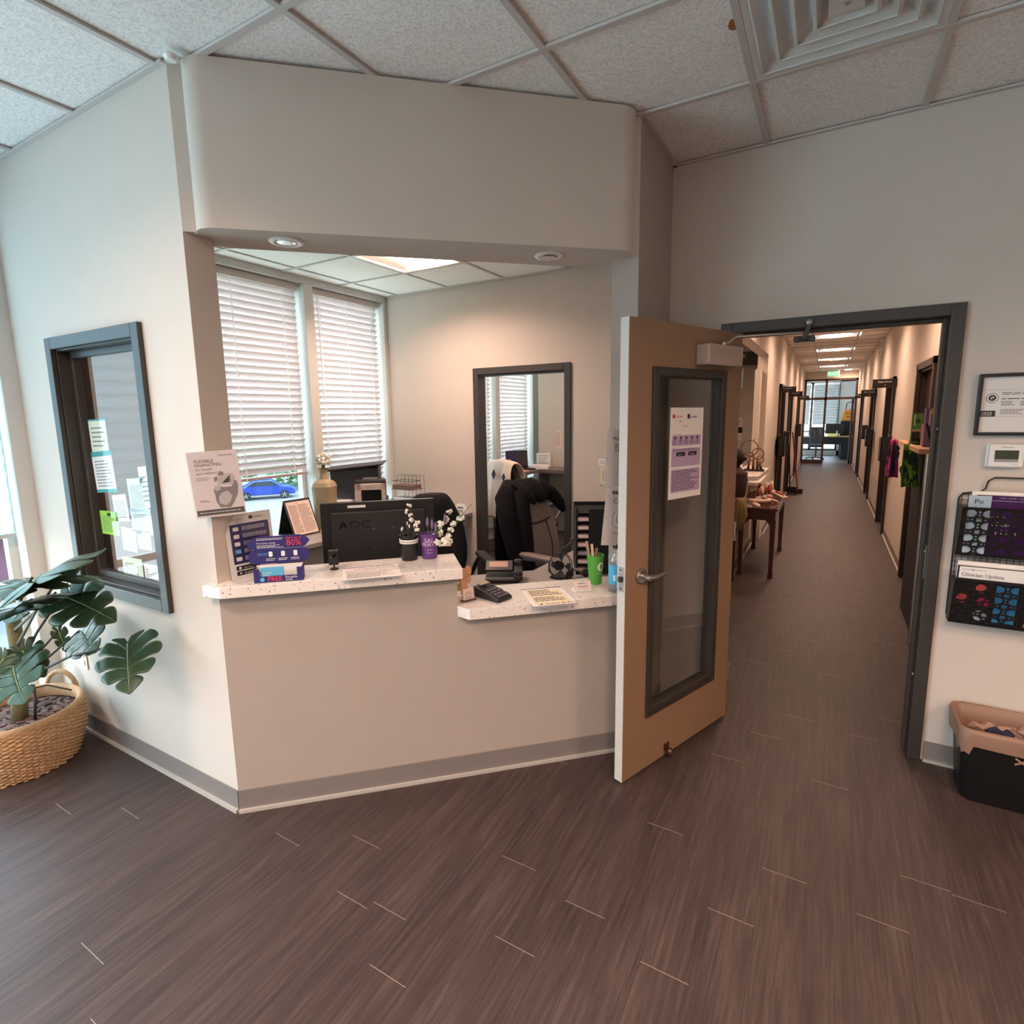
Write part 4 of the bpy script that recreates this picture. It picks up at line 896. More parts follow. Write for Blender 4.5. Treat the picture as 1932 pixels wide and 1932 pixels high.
    def blindY(x0, x1, lab):
        t = thing('window_blind', lab, 'blind', (x0, 23.93, 0), 0); L = x1-x0; MB().box(0, L, -.03, .03, 2.60, 2.68).build('headrail', WHITE, t); m = MB(); z = 2.57
        while z > 1.13: m.add([(0, -.014, z+.027), (L, -.014, z+.027), (L, .014, z-.027), (0, .014, z-.027)], [(0, 1, 2, 3)]); z -= .058
        m.build('slats', mat('far_slat', (150, 156, 156), .6, transl=.05), t, solid=.003); MB().box(0, L, -.025, .025, 1.08, 1.11).build('bottom_rail', WHITE, t)
    blindY(-2.44, -.60, 'left slatted blind in the office beyond the corridor end'); blindY(-.49, .33, 'right slatted blind in the office beyond the corridor end')
    e = thing('desk', 'dark desk seen through the glass at the corridor end', 'desk', (-.9, 22.2, 0)); MB().box(0, 1.75, 0, .7, .75, .78).build('desktop', mat('far_desk_top', (170, 130, 104), .4), e); MB().box(.0, 1.7, .05, .08, .5, .75).build('modesty_panel', BLACKM, e)
    for x in (0, 1.35): MB().box(x, x+(.05 if x == 0 else .35), .03, .67, 0, .75).build('pedestal', BLACKM, e)
    e = thing('monitor', 'black monitor on the desk beyond the glass door', 'monitor', (-.02, 22.5, .78)); MB().box(-.02, .55, 0, .03, .08, .42).build('screen', BLACK, e, bevel=.004); MB().box(.22, .3, .0, .05, .01, .1).build('stand', BLACK, e); MB().box(.15, .38, -.08, .1, 0, .012).build('foot', BLACK, e)
    e = thing('office_chair', 'black office chair behind the desk beyond the glass', 'chair', (-.28, 22.0-.35, 0), math.pi)
    MB().box(-.22, .22, -.22, .22, .44, .52).build('seat', BLACKM, e, bevel=.03); MB().box(-.2, .2, .18, .25, .55, 1.12).build('backrest', BLACKM, e, bevel=.03); MB().cyl((0, 0, .08), .025, .38, 10).build('gas_lift', BLACK, e)
    m = MB()
    for k in range(5): a = k*1.257; m.tube([(0, 0, .1), (.28*math.cos(a), .28*math.sin(a), .06)], .016, 6); m.ball((.28*math.cos(a), .28*math.sin(a), .03), .03, n=8, m=6)
    m.build('base', BLACK, e)
    e = thing('cabinet', 'dark cabinet at the right of the office beyond the glass', 'cabinet', (.42, 22.95, 0)); MB().box(0, .45, 0, .5, 0, 1.28).build('body', BLACKM, e)
    e = thing('tote_bag', 'orange tote bag printed with lettering on the dark cabinet', 'bag', (.42, 23.0, 1.28)); MB().prismy([(0, .06), (.06, 0), (.45, .02), (.45, .42), (.08, .40)], 0, .22).build('body', mat('orange_bag', (206, 130, 40), .7), e, bevel=.02); m = MB(); m.text('BOOK', .12, .24, .12, -.004); m.text('BAG', .16, .12, .1, -.004); m.build('lettering', BLACKM, e)
    MB().tube([(.12, .05, .4), (.14, .05, .62), (.3, .05, .68), (.42, .05, .62), (.44, .05, .4)], .014, 8).build('handle', BLACKM, e)
    e = thing('desk_organizer', 'pale yellow desk organizer standing before the far monitor', 'organizer', (.04, 22.3, .78)); MB().box(0, .26, 0, .06, 0, .09).build('body', mat('yellow_card', (226, 222, 140), .6), e); MB().cyl((.27, .03, 0), .02, .18, 10).build('stem', mat('yellow_card', (226, 222, 140), .6), e)
    # broom and long handled dustpan
    e = thing('broom', 'red handled push broom leaning on the left corridor wall', 'broom', (-.44, 12.75, 0)); MB().tube([(.0, 0, .06), (-.16, .05, 1.25)], .013, 8).build('handle', mat('red_handle', (150, 40, 44), .4), e); MB().box(-.09, .09, -.04, .04, 0, .09).build('bristle_head', mat('bristle', (60, 24, 26), .9), e, bevel=.01)
    e = thing('dustpan', 'black lobby dustpan with upright handle beside the broom', 'dustpan', (-.58, 12.55, 0)); MB().tube([(0, .08, .1), (-.05, .1, .88)], .012, 8).build('handle', BLACK, e); m = MB(); m.prism([(-.14, -.12), (.14, -.12), (.11, .12), (-.11, .12)], 0, .015); m.box(-.12, .12, .09, .12, 0, .14); m.box(-.13, -.115, -.08, .12, 0, .1); m.box(.115, .13, -.08, .12, 0, .1); m.build('pan', BLACKM, e)
    # console table
    TBL = mat('console_wood', (74, 40, 34), .22, coat=.4, vary=.1); e = thing('console_table', 'dark polished wooden table beside the checkout half wall', 'table', (-.555, 6.7, 0))
    m = MB(); m.box(-.185, .185, -.68, .68, .70, .725); m.build('tabletop', TBL, e, bevel=.006); m = MB(); m.box(-.165, .165, -.66, .66, .60, .70); m.build('apron', TBL, e)
    for sx in (-1, 1):
        for sy in (-1, 1):
            m = MB(); cx, cy = sx*.145, sy*.64; m.add([(cx-.018, cy-.018, 0), (cx+.018, cy-.018, 0), (cx+.018, cy+.018, 0), (cx-.018, cy+.018, 0), (cx-.026, cy-.026, .6), (cx+.026, cy-.026, .6), (cx+.026, cy+.026, .6), (cx-.026, cy+.026, .6)], [(0, 3, 2, 1), (4, 5, 6, 7), (0, 1, 5, 4), (1, 2, 6, 5), (2, 3, 7, 6), (3, 0, 4, 7)])
            m.box(cx-.024, cx+.024, cy-.024, cy+.024, 0, .05); m.prismy([(cx, .6), (cx-sx*.07, .6), (cx-sx*.02, .54), (cx, .5)], cy-.015, cy+.015); m.build('leg', TBL, e)
    # foot bone models on the table
    BONE = mat('bone', (214, 186, 166), .5); MUS = mat('muscle_red', (150, 66, 58), .45); rnd = random.Random(11)
    def foot(x, y, a, lab, mus=True, s=1):
        t = thing('foot_model', lab, 'anatomical model', (x, y, .727), a); m = MB()
        m.ball((-.09*s, 0, .035*s), .035*s, 1.2, .8, 1, 10, 7); m.ball((-.04*s, 0, .055*s), .03*s, n=10, m=7); m.tube([(-.05*s, 0, .06*s), (-.06*s, 0, .17*s)], [.022*s, .018*s], 10)
        for k in range(5): yy = (-.03+.015*k)*s; m.tube([(-.02*s, yy*.5, .05*s), (.05*s, yy, .03*s), (.1*s, yy*1.25, .012*s)], [.011*s, .008*s, .007*s], 7)
        m.build('bones', BONE, t, smooth=True)
        if mus: q = MB(); q.tube([(-.06*s, .012, .13*s), (-.05*s, .014, .06*s), (.03*s, .008, .055*s), (.07*s, .0, .03*s)], [.02*s, .018*s, .014*s, .006*s], 8); q.tube([(-.09*s, -.01, .15*s), (-.1*s, 0, .05*s)], [.017*s, .012*s], 8); q.build('muscle', MUS, t, smooth=True)
    foot(-.50, 6.42, .3, 'anatomical foot model with red muscles nearest on the dark table'); foot(-.56, 6.62, 2.2, 'anatomical ankle model standing behind the nearest foot model', s=1.15); foot(-.44, 6.78, -.4, 'anatomical foot model pointing into the corridor', s=1.1); foot(-.60, 6.92, 1.2, 'small dark red ankle model at the far end of the group', s=.9)
    e = thing('leg_model', 'long pale leg bone model lying across the near end of the table', 'anatomical model', (-.6, 6.12, .772), .5); MB().tube([(-.14, 0, .02), (-.05, 0, .015), (.08, .02, 0), (.18, .05, 0)], [.03, .022, .018, .024], 12).build('bone_shaft', BONE, e, smooth=True)
    MB().ball((-.02, -.09, -.02), .07, .45, 1.2, .35, 12, 8).build('sole', BONE, e, smooth=True)
    # dressed display figure half hidden by the door
    e = thing('dressed_figure', 'dressed display figure in brown coat and khaki trousers behind the door edge', 'figure', (-.745, 5.80, 0))
    DK = mat('dark_brown_cloth', (66, 46, 40), .85, vary=.2, vscale=30); KH = mat('khaki_cloth', (134, 112, 76), .9, vary=.2, vscale=18); SK = mat('dark_hair', (34, 26, 28), .8)
    m = MB(); m.lathe([(.02, .52), (.075, .53), (.09, .6), (.105, .68), (.1, .76), (.09, .82), (.085, .86)], sx=1.15, sy=.8, n=18); 
    for i, v in enumerate(m.v): m.v[i] = v+Vector((rnd.uniform(-.006, .006), rnd.uniform(-.006, .006), 0))
    m.build('trousers', KH, e, smooth=True)
    m = MB(); m.lathe([(.08, .85), (.09, .88), (.1, .95), (.105, 1.02), (.1, 1.08), (.105, 1.1), (.06, 1.13), (.04, 1.15)], sx=1.05, sy=.8, n=18); m.build('coat', DK, e, smooth=True)
    m = MB(); m.ball((0, 0, 1.25), .075, 1, .9, 1.2, 14, 10); m.tube([(.06, -.01, 1.26), (.085, -.015, 1.235), (.07, -.01, 1.22)], [.012, .016, .008], 8); m.tube([(0, 0, 1.13), (0, 0, 1.2)], .035, 10); m.build('head', SK, e, smooth=True)
    m = MB(); m.tube([(.03, -.07, .86), (.055, -.08, .84), (.07, -.085, .78), (.06, -.08, .70)], .006, 6); m.tube([(.05, -.075, .86), (.09, -.085, .80), (.1, -.085, .72)], .005, 6); m.build('cord', mat('cord_tan', (150, 112, 86), .8), e, smooth=True)
    MB().box(-.02, .02, -.02, .02, 0, .53).build('post', BLACKM, e)
    # checkout counters with sculpture and card stand
    e = thing('checkout_counter', 'white stone checkout counter on the corridor half wall', 'counter'); m = MB(); m.prism([(-1.7, 5.95), (-.66, 5.92), (-.56, 5.98), (-.54, 6.9), (-.84, 6.98), (-1.7, 6.98)], 1.006, 1.05); m.build('slab', QUARTZ, e, bevel=.002)
    e = thing('checkout_ledge', 'small lower white ledge beyond the checkout counter', 'counter'); MB().box(-.88, -.64, 7.05, 7.95, .82, .86).build('slab', QUARTZ, e); MB().box(-.84, -.76, 7.1, 7.9, .60, .82).build('bracket', WALL, e)
    BR = mat('bronze_sculpture', (112, 68, 48), .35, metal=.5); e = thing('sculpture', 'bronze sculpture of ring-headed figures on the checkout counter', 'sculpture', (-.655, 6.5, 1.05)); MB().box(-.10, .10, -.04, .04, 0, .02).build('base', BLACK, e)
    rings = ((-.055, .245, .085, .006), (.03, .185, .058, .006), (-.055, .155, .05, .005), (.055, .13, .036, .005), (-.02, .135, .022, .004)); m = MB()
    for x, z, r, t in rings: m.tube([(x+r*math.cos(k*.3142), 0.004*math.sin(k*.7), z+r*math.sin(k*.3142)) for k in range(20)], t, 7, closed=True)
    m.tube([(-.02, 0, .325), (-.005, 0, .35)], .004, 6); m.tube([(.045, 0, .24), (.05, 0, .258)], .004, 6); m.build('rings', BR, e, smooth=True)
    m = MB()
    for x, x2, h in ((-.06, -.055, .12), (-.01, -.01, .14), (.03, .028, .14), (.07, .055, .11)): m.tube([(x, 0, .02), (x2, 0, h*.6), (x2, 0, h)], [.016, .012, .008], 8)
    m.build('bodies', BR, e, smooth=True)
    M = T(-.80, 6.05, 1.058) @ rotz(-.3) @ Matrix.Rotation(-.35, 4, 'X'); e = thing('card_stand', 'white leaflet leaning in a wire stand on the checkout counter', 'leaflet', M=M); c = Card(e, .075, .17, PAPER)
    for k in range(3): c.disc('icon', GREY, .5, .22+.28*k, .14)
    c.done(); MB().tube([(.0, .05, .0), (.03, .005, .09), (.06, .05, 0)], .003, 6).build('wire_stand', BLACK, e)
    # papers on the alcove wall, CHECK OUT sign
    p = onX((1432, 662), -.70); 
    Y = 9.62; a, b = onY((1432, 662), Y), onY((1430, 688), Y); hh = a.z-b.z; wd = .75
    e = thing('hanging_sign', 'black CHECK OUT sign partly behind the open door', 'sign', (b.x-wd, Y, b.z)); MB().box(0, wd, 0, .012, 0, hh).build('board', mat('sign_black', (20, 16, 16), .35), e)
    m = MB(); m.text('CHECK', wd-.17, hh*.55, hh*.40, -.001, 'r'); m.text('OUT', wd-.24, hh*.14, hh*.40, -.001, 'r'); m.build('lettering', mat('sign_white', (225, 215, 208), .6), e)
    for k, (p0, p1, lab, mm) in enumerate((((1372, 789), (1401, 806), 'white notice pinned on the checkout alcove wall above the dark one', PAPER), ((1372, 806), (1400, 817), 'dark square plate between two notices in the alcove', BLACKM), ((1372, 817), (1399, 830), 'white notice pinned below the dark plate in the alcove', PAPER))):
        a, b = onY(p0, 9.69), onY(p1, 9.69); e = thing('alcove_notice', lab, 'notice', (a.x, 9.695, b.z)); c = Card(e, b.x-a.x, a.z-b.z, mm)
        if mm is PAPER: c.fine('lettering', GREY, .5, .2, .95, .8, 4)
        c.done()
    # wooden shelf unit on the right with books and children's gowns
    e = thing('wall_shelf', 'light wood topped dark stand on the right behind the door frame', 'shelf', (.55, 4.35, 0)); OAK = mat('oak_top', (206, 158, 122), .45, vary=.12, vscale=20)
    MB().box(0, .2, .3, 1.58, 1.385, 1.42).build('shelf_top', OAK, e, bevel=.003); MB().box(.09, .2, .5, 1.3, 0, 1.385).build('cabinet', BLACKM, e); MB().cyl((.06, .36, 0), .014, 1.385, 12).build('chrome_post', STEEL, e)
    GR = mat('green_cover', (86, 150, 70), .5); OR = mat('orange_cover', (226, 160, 50), .5); PI = mat('pink_cover', (222, 150, 140), .5)
    def item(nm, p0, p1, Y, mm, lab, cat='book', d=.03, draw=None):
        a, b = onY(p0, Y), onY(p1, Y); e = thing(nm, lab, cat, (a.x, Y, 1.42)); hh = a.z-1.42; c = Card(e, b.x-a.x, hh, None, .0); MB().box(0, b.x-a.x, 0, d, 0, hh).build('cover', mm, e)
        if draw: draw(c)
        c.done()
    item('picture_book', (1722, 780), (1738, 830), 5.3, GR, 'green picture book with dark drawings standing on the shelf', draw=lambda c: (c.disc('picture', mat('dark_green', (28, 66, 48), .6), .55, .75, .25), c.rect('picture', mat('dark_brown_print', (60, 34, 34), .6), .1, .1, .8, .4), c.rect('stripe', PAPER, .2, .6, .32, .95), c.rect('stripe', PI, .05, .42, .9, .47)))
    item('picture_book', (1741, 800), (1752, 838), 5.0, PI, 'pink and cream picture book right of the green one', draw=lambda c: (c.disc('picture', mat('coral_cover', (206, 84, 90), .35), .6, .4, .3), c.disc('picture', PAPER, .3, .7, .2)))
    item('gift_bag', (1748, 770), (1765, 838), 4.9, mat('lilac_bag', (120, 96, 140), .6), 'lilac and black patterned bag at the shelf end by the frame', 'bag', .06, lambda c: (c.poly('pattern', BLACKM, [(.1, .6), (.3, .6), (.8, 0), (.6, 0)]), c.rect('pattern', PAPER, .3, .55, .4, .95), c.rect('pattern', OR, .4, .85, .9, 1)))
    e = thing('toy_dish', 'dark green dish with brown figurine lying on the shelf edge', 'ornament', (.63, 5.25, 1.42)); MB().lathe([(.02, 0), (.06, .008), (.07, .02), (.06, .018), (.02, .008)], n=16, sy=2).build('dish', mat('dark_green', (28, 66, 48), .6), e, smooth=True); MB().tube([(0, -.05, .02), (.02, 0, .05), (0, .06, .03)], [.012, .02, .01], 8).build('figurine', mat('dark_brown_print', (60, 34, 34), .6), e, smooth=True)
    def gown(pts, Y, mm, mm2, lab, seed):
        q = [onY(p, Y) for p in pts]; M, wd, hh = frame(*q); e = thing('child_gown', lab, 'garment', M=M); rn = random.Random(seed); m = MB(); N, K = 14, 10; vs = []
        for j in range(K+1):
            v = j/K; wv = 1-.45*v**1.5
            for i in range(N+1):
                u_ = i/N; x = wd*(.5+(u_-.5)*wv); y = .022*math.sin(u_*9+seed)*(1-v*.6)+.01*math.sin(u_*23+seed*2); vs.append((x, y, hh*v))
        m.add(vs, [(j*(N+1)+i, j*(N+1)+i+1, (j+1)*(N+1)+i+1, (j+1)*(N+1)+i) for j in range(K) for i in range(N)]); m.build('fabric', mm, e, smooth=True, solid=.003)
        d = MB()
        for k in range(16):
            u_, v = rn.uniform(.12, .88), rn.uniform(.06, .8); r = rn.uniform(.012, .028); x = wd*(.5+(u_-.5)*(1-.45*v**1.5)); y = .022*math.sin(u_*9+seed)*(1-v*.6)+.01*math.sin(u_*23+seed*2)-.004
            d.add([(x+r*math.cos(a*.9), y, hh*v+r*1.4*math.sin(a*.9)) for a in range(7)], [tuple(range(7))])
        d.build('print', mm2, e); MB().tube([(wd*.5, 0, hh*.97), (wd*.52, .01, hh*1.05), (wd*.5, .03, hh*1.08)], .006, 6).build('hanger_clip', PI, e)
    gown([(1680, 829), (1697, 829), (1696, 901), (1664, 900)], 5.75, mat('magenta_gown', (182, 66, 136), .8, vary=.3, vscale=20), mat('slate_print', (70, 66, 84), .8), 'magenta and grey patterned child gown hanging from the shelf', 2)
    gown([(1702, 836), (1730, 838), (1736, 916), (1694, 921)], 5.2, mat('lime_gown', (140, 190, 66), .8, vary=.35, vscale=25), mat('dark_green', (28, 66, 48), .6), 'lime green patterned child gown hanging in front of the magenta one', 5)
corridor()
# ---------------------------------------------------------------- reception furniture
DESK = mat('desk_laminate', (158, 150, 146), .4, vary=.04); DESKE = mat('desk_edge', (92, 84, 80), .5); CABW = mat('desk_cabinet', (150, 146, 142), .6)
def furniture():
    e = thing('reception_desk', 'grey laminate desk running behind the slanted counters', 'desk')
    a, b = W(.15, -.13), W(LAB, -.13); m = MB(); poly = [xy(W(.2, -.13)), xy(W(LAB-.0, -.13)), (-.92, 2.72), (-.92, 3.95), (-1.49, 3.95), (-1.52, 2.95), xy(W(1.0, -.80)), xy(W(.2, -.80))]
    m.prism(poly, .712, .74); m.build('desktop', [DESK], e); m = MB(); m.box(-1.47, -1.45, 3.0, 3.9, .1, .71); m.prism([xy(W(.9, -.20)), xy(W(1.8, -.20)), xy(W(1.8, -.22)), xy(W(.9, -.22))], .1, .71); m.build('panel', CABW, e)
    e = thing('window_desk', 'grey laminate desk along the blinds with the printer on it', 'desk'); m = MB(); m.prism([(XF, 1.45), (-3.33, 1.45), (-3.30, 2.95), (-3.36, 3.75), (-2.95, 3.85), (-2.95, YB), (XF, YB)], .725, .76); m.build('desktop', DESK, e, bevel=.002)
    m = MB(); m.box(-3.36, -3.34, 2.0, 2.9, .05, .725); m.box(-3.9, -3.35, 2.98, 3.0, .05, .725); m.box(-3.9, -3.42, 3.4, 4.2, .0, .725); m.build('pedestal', CABW, e, bevel=.002)
    # monitor (rear side to the viewer)
    M = Matrix.Translation(W(.15, -.5)) ; p = W(.105+.0, -.5); q = [onP(t, W(0, -.5), nrm) for t in ((603, 955), (818, 943), (822, 1052), (626, 1066))]; w_ = (q[1]-q[0]).length; cx = q[0].copy(); cx.z = 0
    e = thing('computer_monitor', 'large black monitor seen from behind over the high counter', 'monitor', cx, RZ); zt = 1.268; zb = .915
    MB().box(0, w_, 0, .02, zb, zt).build('bezel', BLACK, e, bevel=.004); MB().box(.05, w_-.05, -.03, 0, zb+.03, zt-.045).build('rear_cover', mat('monitor_back', (30, 27, 30), .5), e, bevel=.008)
    m = MB(); m.text('AOC', .085, 1.135, .06, -.0315, sx=1.25); m.build('logo', mat('gloss_black', (8, 8, 9), .15), e); MB().box(.135, .225, -.001, 0, zt-.03, zt-.017).build('label_strip', PAPER, e); m = MB()
    for x in (.26, .36):
        for z in (1.03, 1.13): m.cyl((0, 0, 0), .003, .003, 8, T(x, -.03, z) @ Matrix.Rotation(math.pi/2, 4, 'X'))
    m.build('screw', STEEL, e); MB().box(w_/2-.05, w_/2+.05, -.03, 0, .75, zb+.05).build('stand', BLACK, e); MB().box(w_/2-.13, w_/2+.13, -.12, .1, .741, .753).build('stand_foot', BLACK, e, bevel=.004); MB().box(.03, w_-.03, .0201, .021, zb+.02, zt-.02).build('screen', mat('dark_screen', (10, 10, 12), .2), e)
    # printer
    P1 = mat('printer_slate', (72, 74, 82), .5); P2 = mat('printer_dark', (48, 44, 48), .5); P3 = mat('printer_beige', (214, 196, 186), .45)
    e = thing('printer', 'slate and beige office printer on the desk under the blinds', 'printer', (-3.66, 3.64, .76), math.radians(38))
    m = MB(); m.box(-.23, .25, -.22, .2, 0, .20); m.build('base', P1, e, bevel=.01); m = MB(); m.prismy([(-.23, .24), (-.23, .47), (.19, .50), (.19, .24), (.0, .20)], -.1, .2); m.build('scanner_body', P1, e, bevel=.008)
    MB().prismy([(-.26, .47), (.24, .52), (.25, .535), (-.26, .49)], -.19, .2).build('feeder_lid', P2, e, bevel=.006); MB().box(.0, .26, -.27, -.15, 0, .40).build('front_body', P2, e, bevel=.012)
    m = MB()
    for a, b, c, d in ((.0, .055, 0, .37), (.225, .26, 0, .37), (.0, .26, 0, .16), (.0, .26, .315, .37)): m.box(a, b, -.292, -.27, c, d)
    m.build('front_panel', P3, e, bevel=.004); MB().box(.05, .23, -.28, -.274, .15, .32).build('output_window', mat('gloss_black', (8, 8, 9), .15), e); MB().text('lexmark', .13, .335, .02, -.2935, 'c').build('lettering', GREY, e)
    m = MB(); m.box(0, .13, -.08, 0, 0, .012, T(.06, -.17, .405) @ Matrix.Rotation(math.radians(35), 4, 'X')); m.build('touch_panel', mat('panel_glass', (96, 92, 98), .2), e); MB().box(-.2, -.02, -.2, -.02, .2, .215).build('paper_stack', PAPER, e)
    # wire organiser right of the printer
    WR = mat('grey_wire', (96, 92, 92), .4, metal=.5); e = thing('wire_organizer', 'tiered grey wire letter rack beside the printer', 'letter rack', (-3.58, 4.20, .762)); m = MB()
    for k in range(6): x = -.1+.05*k; m.tube([(x, .1, .02), (x, .1, .36), (x, -.0, .36), (x, -.02, .28)], .0025, 5)
    for z in (.02, .12, .22, .30): m.tube([(-.16, -.1+z*.3, z), (.18-z*.3, -.1+z*.3, z), (.18-z*.3, .12, z), (-.16, .12, z)], .003, 5, closed=True)
    m.tube([(.18, -.1, .0), (.2, -.05, .03), (.12, 0, .2)], .003, 5); m.build('wire_frame', WR, e)
    for k, (z, mm, lab) in enumerate(((.225, mat('brown_book', (120, 96, 86), .6), 'brown boxed booklet lying on the wire organizer'), (.125, mat('white_stack', (222, 234, 238), .7), 'upper white paper stack in the wire organizer'), (.025, mat('white_stack', (222, 234, 238), .7), 'lower white paper stack in the wire organizer'))):
        t = thing('paper_stack', lab, 'papers', (-3.58, 4.20, .765+z)); MB().box(-.12, .12-.03*k, -.06, .09, 0, (.04, .012, .02)[k]).build('sheets', mm, t)
    # vase
    e = thing('flower_vase', 'tall square shouldered brown ceramic vase behind the monitor', 'vase', onZ((610, 992), .762) + Vector((.09, -.04, 0)), .4); m = MB(); VZ = mat('ceramic_brown', (176, 158, 128), .3, vary=.2, vscale=6)
    def sq(r, z, n=16, k=5): return [(r*math.copysign(abs(math.cos(a))**(2/k), math.cos(a)), r*math.copysign(abs(math.sin(a))**(2/k), math.sin(a)), z) for a in [2*math.pi*i/n+.2 for i in range(n)]]
    rings = [sq(.065, 0), sq(.078, .02), sq(.085, .30), sq(.09, .36), sq(.075, .395), sq(.045, .42, k=2.2), sq(.036, .47, k=2), sq(.04, .505, k=2), sq(.052, .515, k=2), sq(.034, .512, k=2)]
    n = 16; m.add([p for r in rings for p in r], [(i*n+j, i*n+(j+1) % n, (i+1)*n+(j+1) % n, (i+1)*n+j) for i in range(len(rings)-1) for j in range(n)]); m.build('body', VZ, e, bevel=.002)
    rn = random.Random(4); fl = thing('flower_bunch', 'white carnation bunch in the tall brown vase', 'flowers', e.location + Vector((0, 0, .5))); m = MB()
    for k in range(70):
        a, b = rn.uniform(0, 6.28), rn.uniform(0, 1); c = Vector((.07*b**.5*math.cos(a), .07*b**.5*math.sin(a), .05+rn.uniform(0, .08)*(1.2-b))); m.ball(c, rn.uniform(.009, .016), n=7, m=5)
    m.build('blossoms', mat('petal_white', (236, 232, 220), .7), fl, smooth=True); MB().tube([(0, 0, 0), (.01, 0, .06)], .015, 6).build('stems', mat('stem_green', (96, 120, 70), .7), fl)
    # easel flip stand
    Q = [onZ(p, .762) for p in ((513, 1003), (548, 1011), (596, 1001))]; b0, b1 = Q[1]+Vector((.09, -.03, 0)), Q[2]+Vector((.09, -.03, 0)); ax = (b1-b0).normalized(); az = math.atan2(ax.y, ax.x)
    e = thing('tabletop_easel', 'black tent easel with a printed list on the window desk', 'stand', b0, az); L = (b1-b0).length; tilt = .42; hh = .31
    EM = mat('easel_black', (30, 30, 32), .6); back = Matrix.Rotation(-tilt, 4, 'X'); MB().box(0, L, 0, .004, 0, hh, back).build('front_board', EM, e)
    top = (back @ Vector((0, 0, hh))); depth = .2; m = MB(); m.add([(0, top.y, top.z), (L, top.y, top.z), (L, top.y+depth*.5, 0), (0, top.y+depth*.5, 0)], [(0, 1, 2, 3)]); m.build('rear_board', EM, e, solid=.004); MB().box(0, L, 0, top.y+depth*.5, -.0, .003).build('foot_board', EM, e)
    sh = thing('price_list', 'cream printed list clipped to the black tent easel', 'printed sheet', M=T(*b0) @ rotz(az) @ back @ T(.012, -.001, .012)); c = Card(sh, L-.024, hh-.03, mat('cream_paper', (238, 212, 200), .8)); c.text('lettering', INK, 'HELP', .4, .93, .035)
    c.fine('lettering', INK, .06, .05, .42, .9, 24, 1).fine('lettering', INK, .45, .05, .95, .9, 24, 1); c.done()
    # wooden jug behind the poster
    e = thing('wooden_cup', 'brown wooden cup half hidden behind the financing poster', 'cup', (-3.62, 2.12, .76)); MB().lathe([(.04, 0), (.05, .02), (.055, .2), (.045, .26), (.05, .28), (.04, .28)], n=20).build('body', mat('cup_brown', (124, 84, 62), .5), e, smart=True)
    # wall stickers beside the rear doorway
    for k, (p0, p1, lab) in enumerate((((858, 949), (881, 976), 'white sticker with a coffee cup drawing left of the rear doorway'), ((862, 973), (883, 993), 'white sticker of handwriting below the coffee cup sticker'))):
        a, b = onY(p0, YB-.002), onY(p1, YB-.002); e = thing('wall_sticker', lab, 'sticker', (a.x, YB-.001, b.z)); c = Card(e, b.x-a.x, a.z-b.z, None, .0004); c.rrect('sheet', PAPER, 0, 0, 1, 1, .35)
        (c.poly('drawing', GREY, [(.3, .2), (.6, .2), (.72, .75), (.2, .75)], 2), c.rect('drawing', PAPER, .3, .5, .65, .6, 3)) if k == 0 else c.fine('lettering', GREY, .2, .2, .85, .85, 5, 2)
        c.done()
    # rear doorway casing
    e = tag(bpy.data.objects.new('door_11', None), kind='structure'); C.objects.link(e); xa, xb = -2.865, -1.935; m = MB()
    ring(m, xa-.03, xb+.03, 0, 2.13, .06, YB-.02, YB, False)
    m.build('casing', METAL, e, bevel=.003); m = MB()
    ring(m, xa+.001, xb-.001, 0, 2.074, .02, YB+.0005, YB+.12, False)
    m.build('jamb', METALD, e)
    # light switches on the right
    a, b = onY((1129, 866), YB-.002), onY((1141, 878), YB-.002); e = thing('wall_label', 'small white label on the wall above the cream light switch', 'label', (a.x, YB-.001, b.z)); c = Card(e, b.x-a.x+.06, a.z-b.z, PAPER); c.fine('lettering', GREY, .1, .2, .9, .8, 2); c.done()
    a, b = onY((1132, 880), YB-.002), onY((1143, 915), YB-.002); e = thing('light_switch', 'cream light switch plate beside the masks notice', 'light switch', (a.x, YB-.001, b.z)); MB().box(0, .1, -.006, 0, 0, a.z-b.z).build('plate', mat('cream_plate', (220, 206, 184), .5), e, bevel=.002); MB().box(.03, .075, -.012, -.005, .03, a.z-b.z-.03).build('rocker', mat('rocker_tan', (176, 158, 126), .5), e)
furniture()
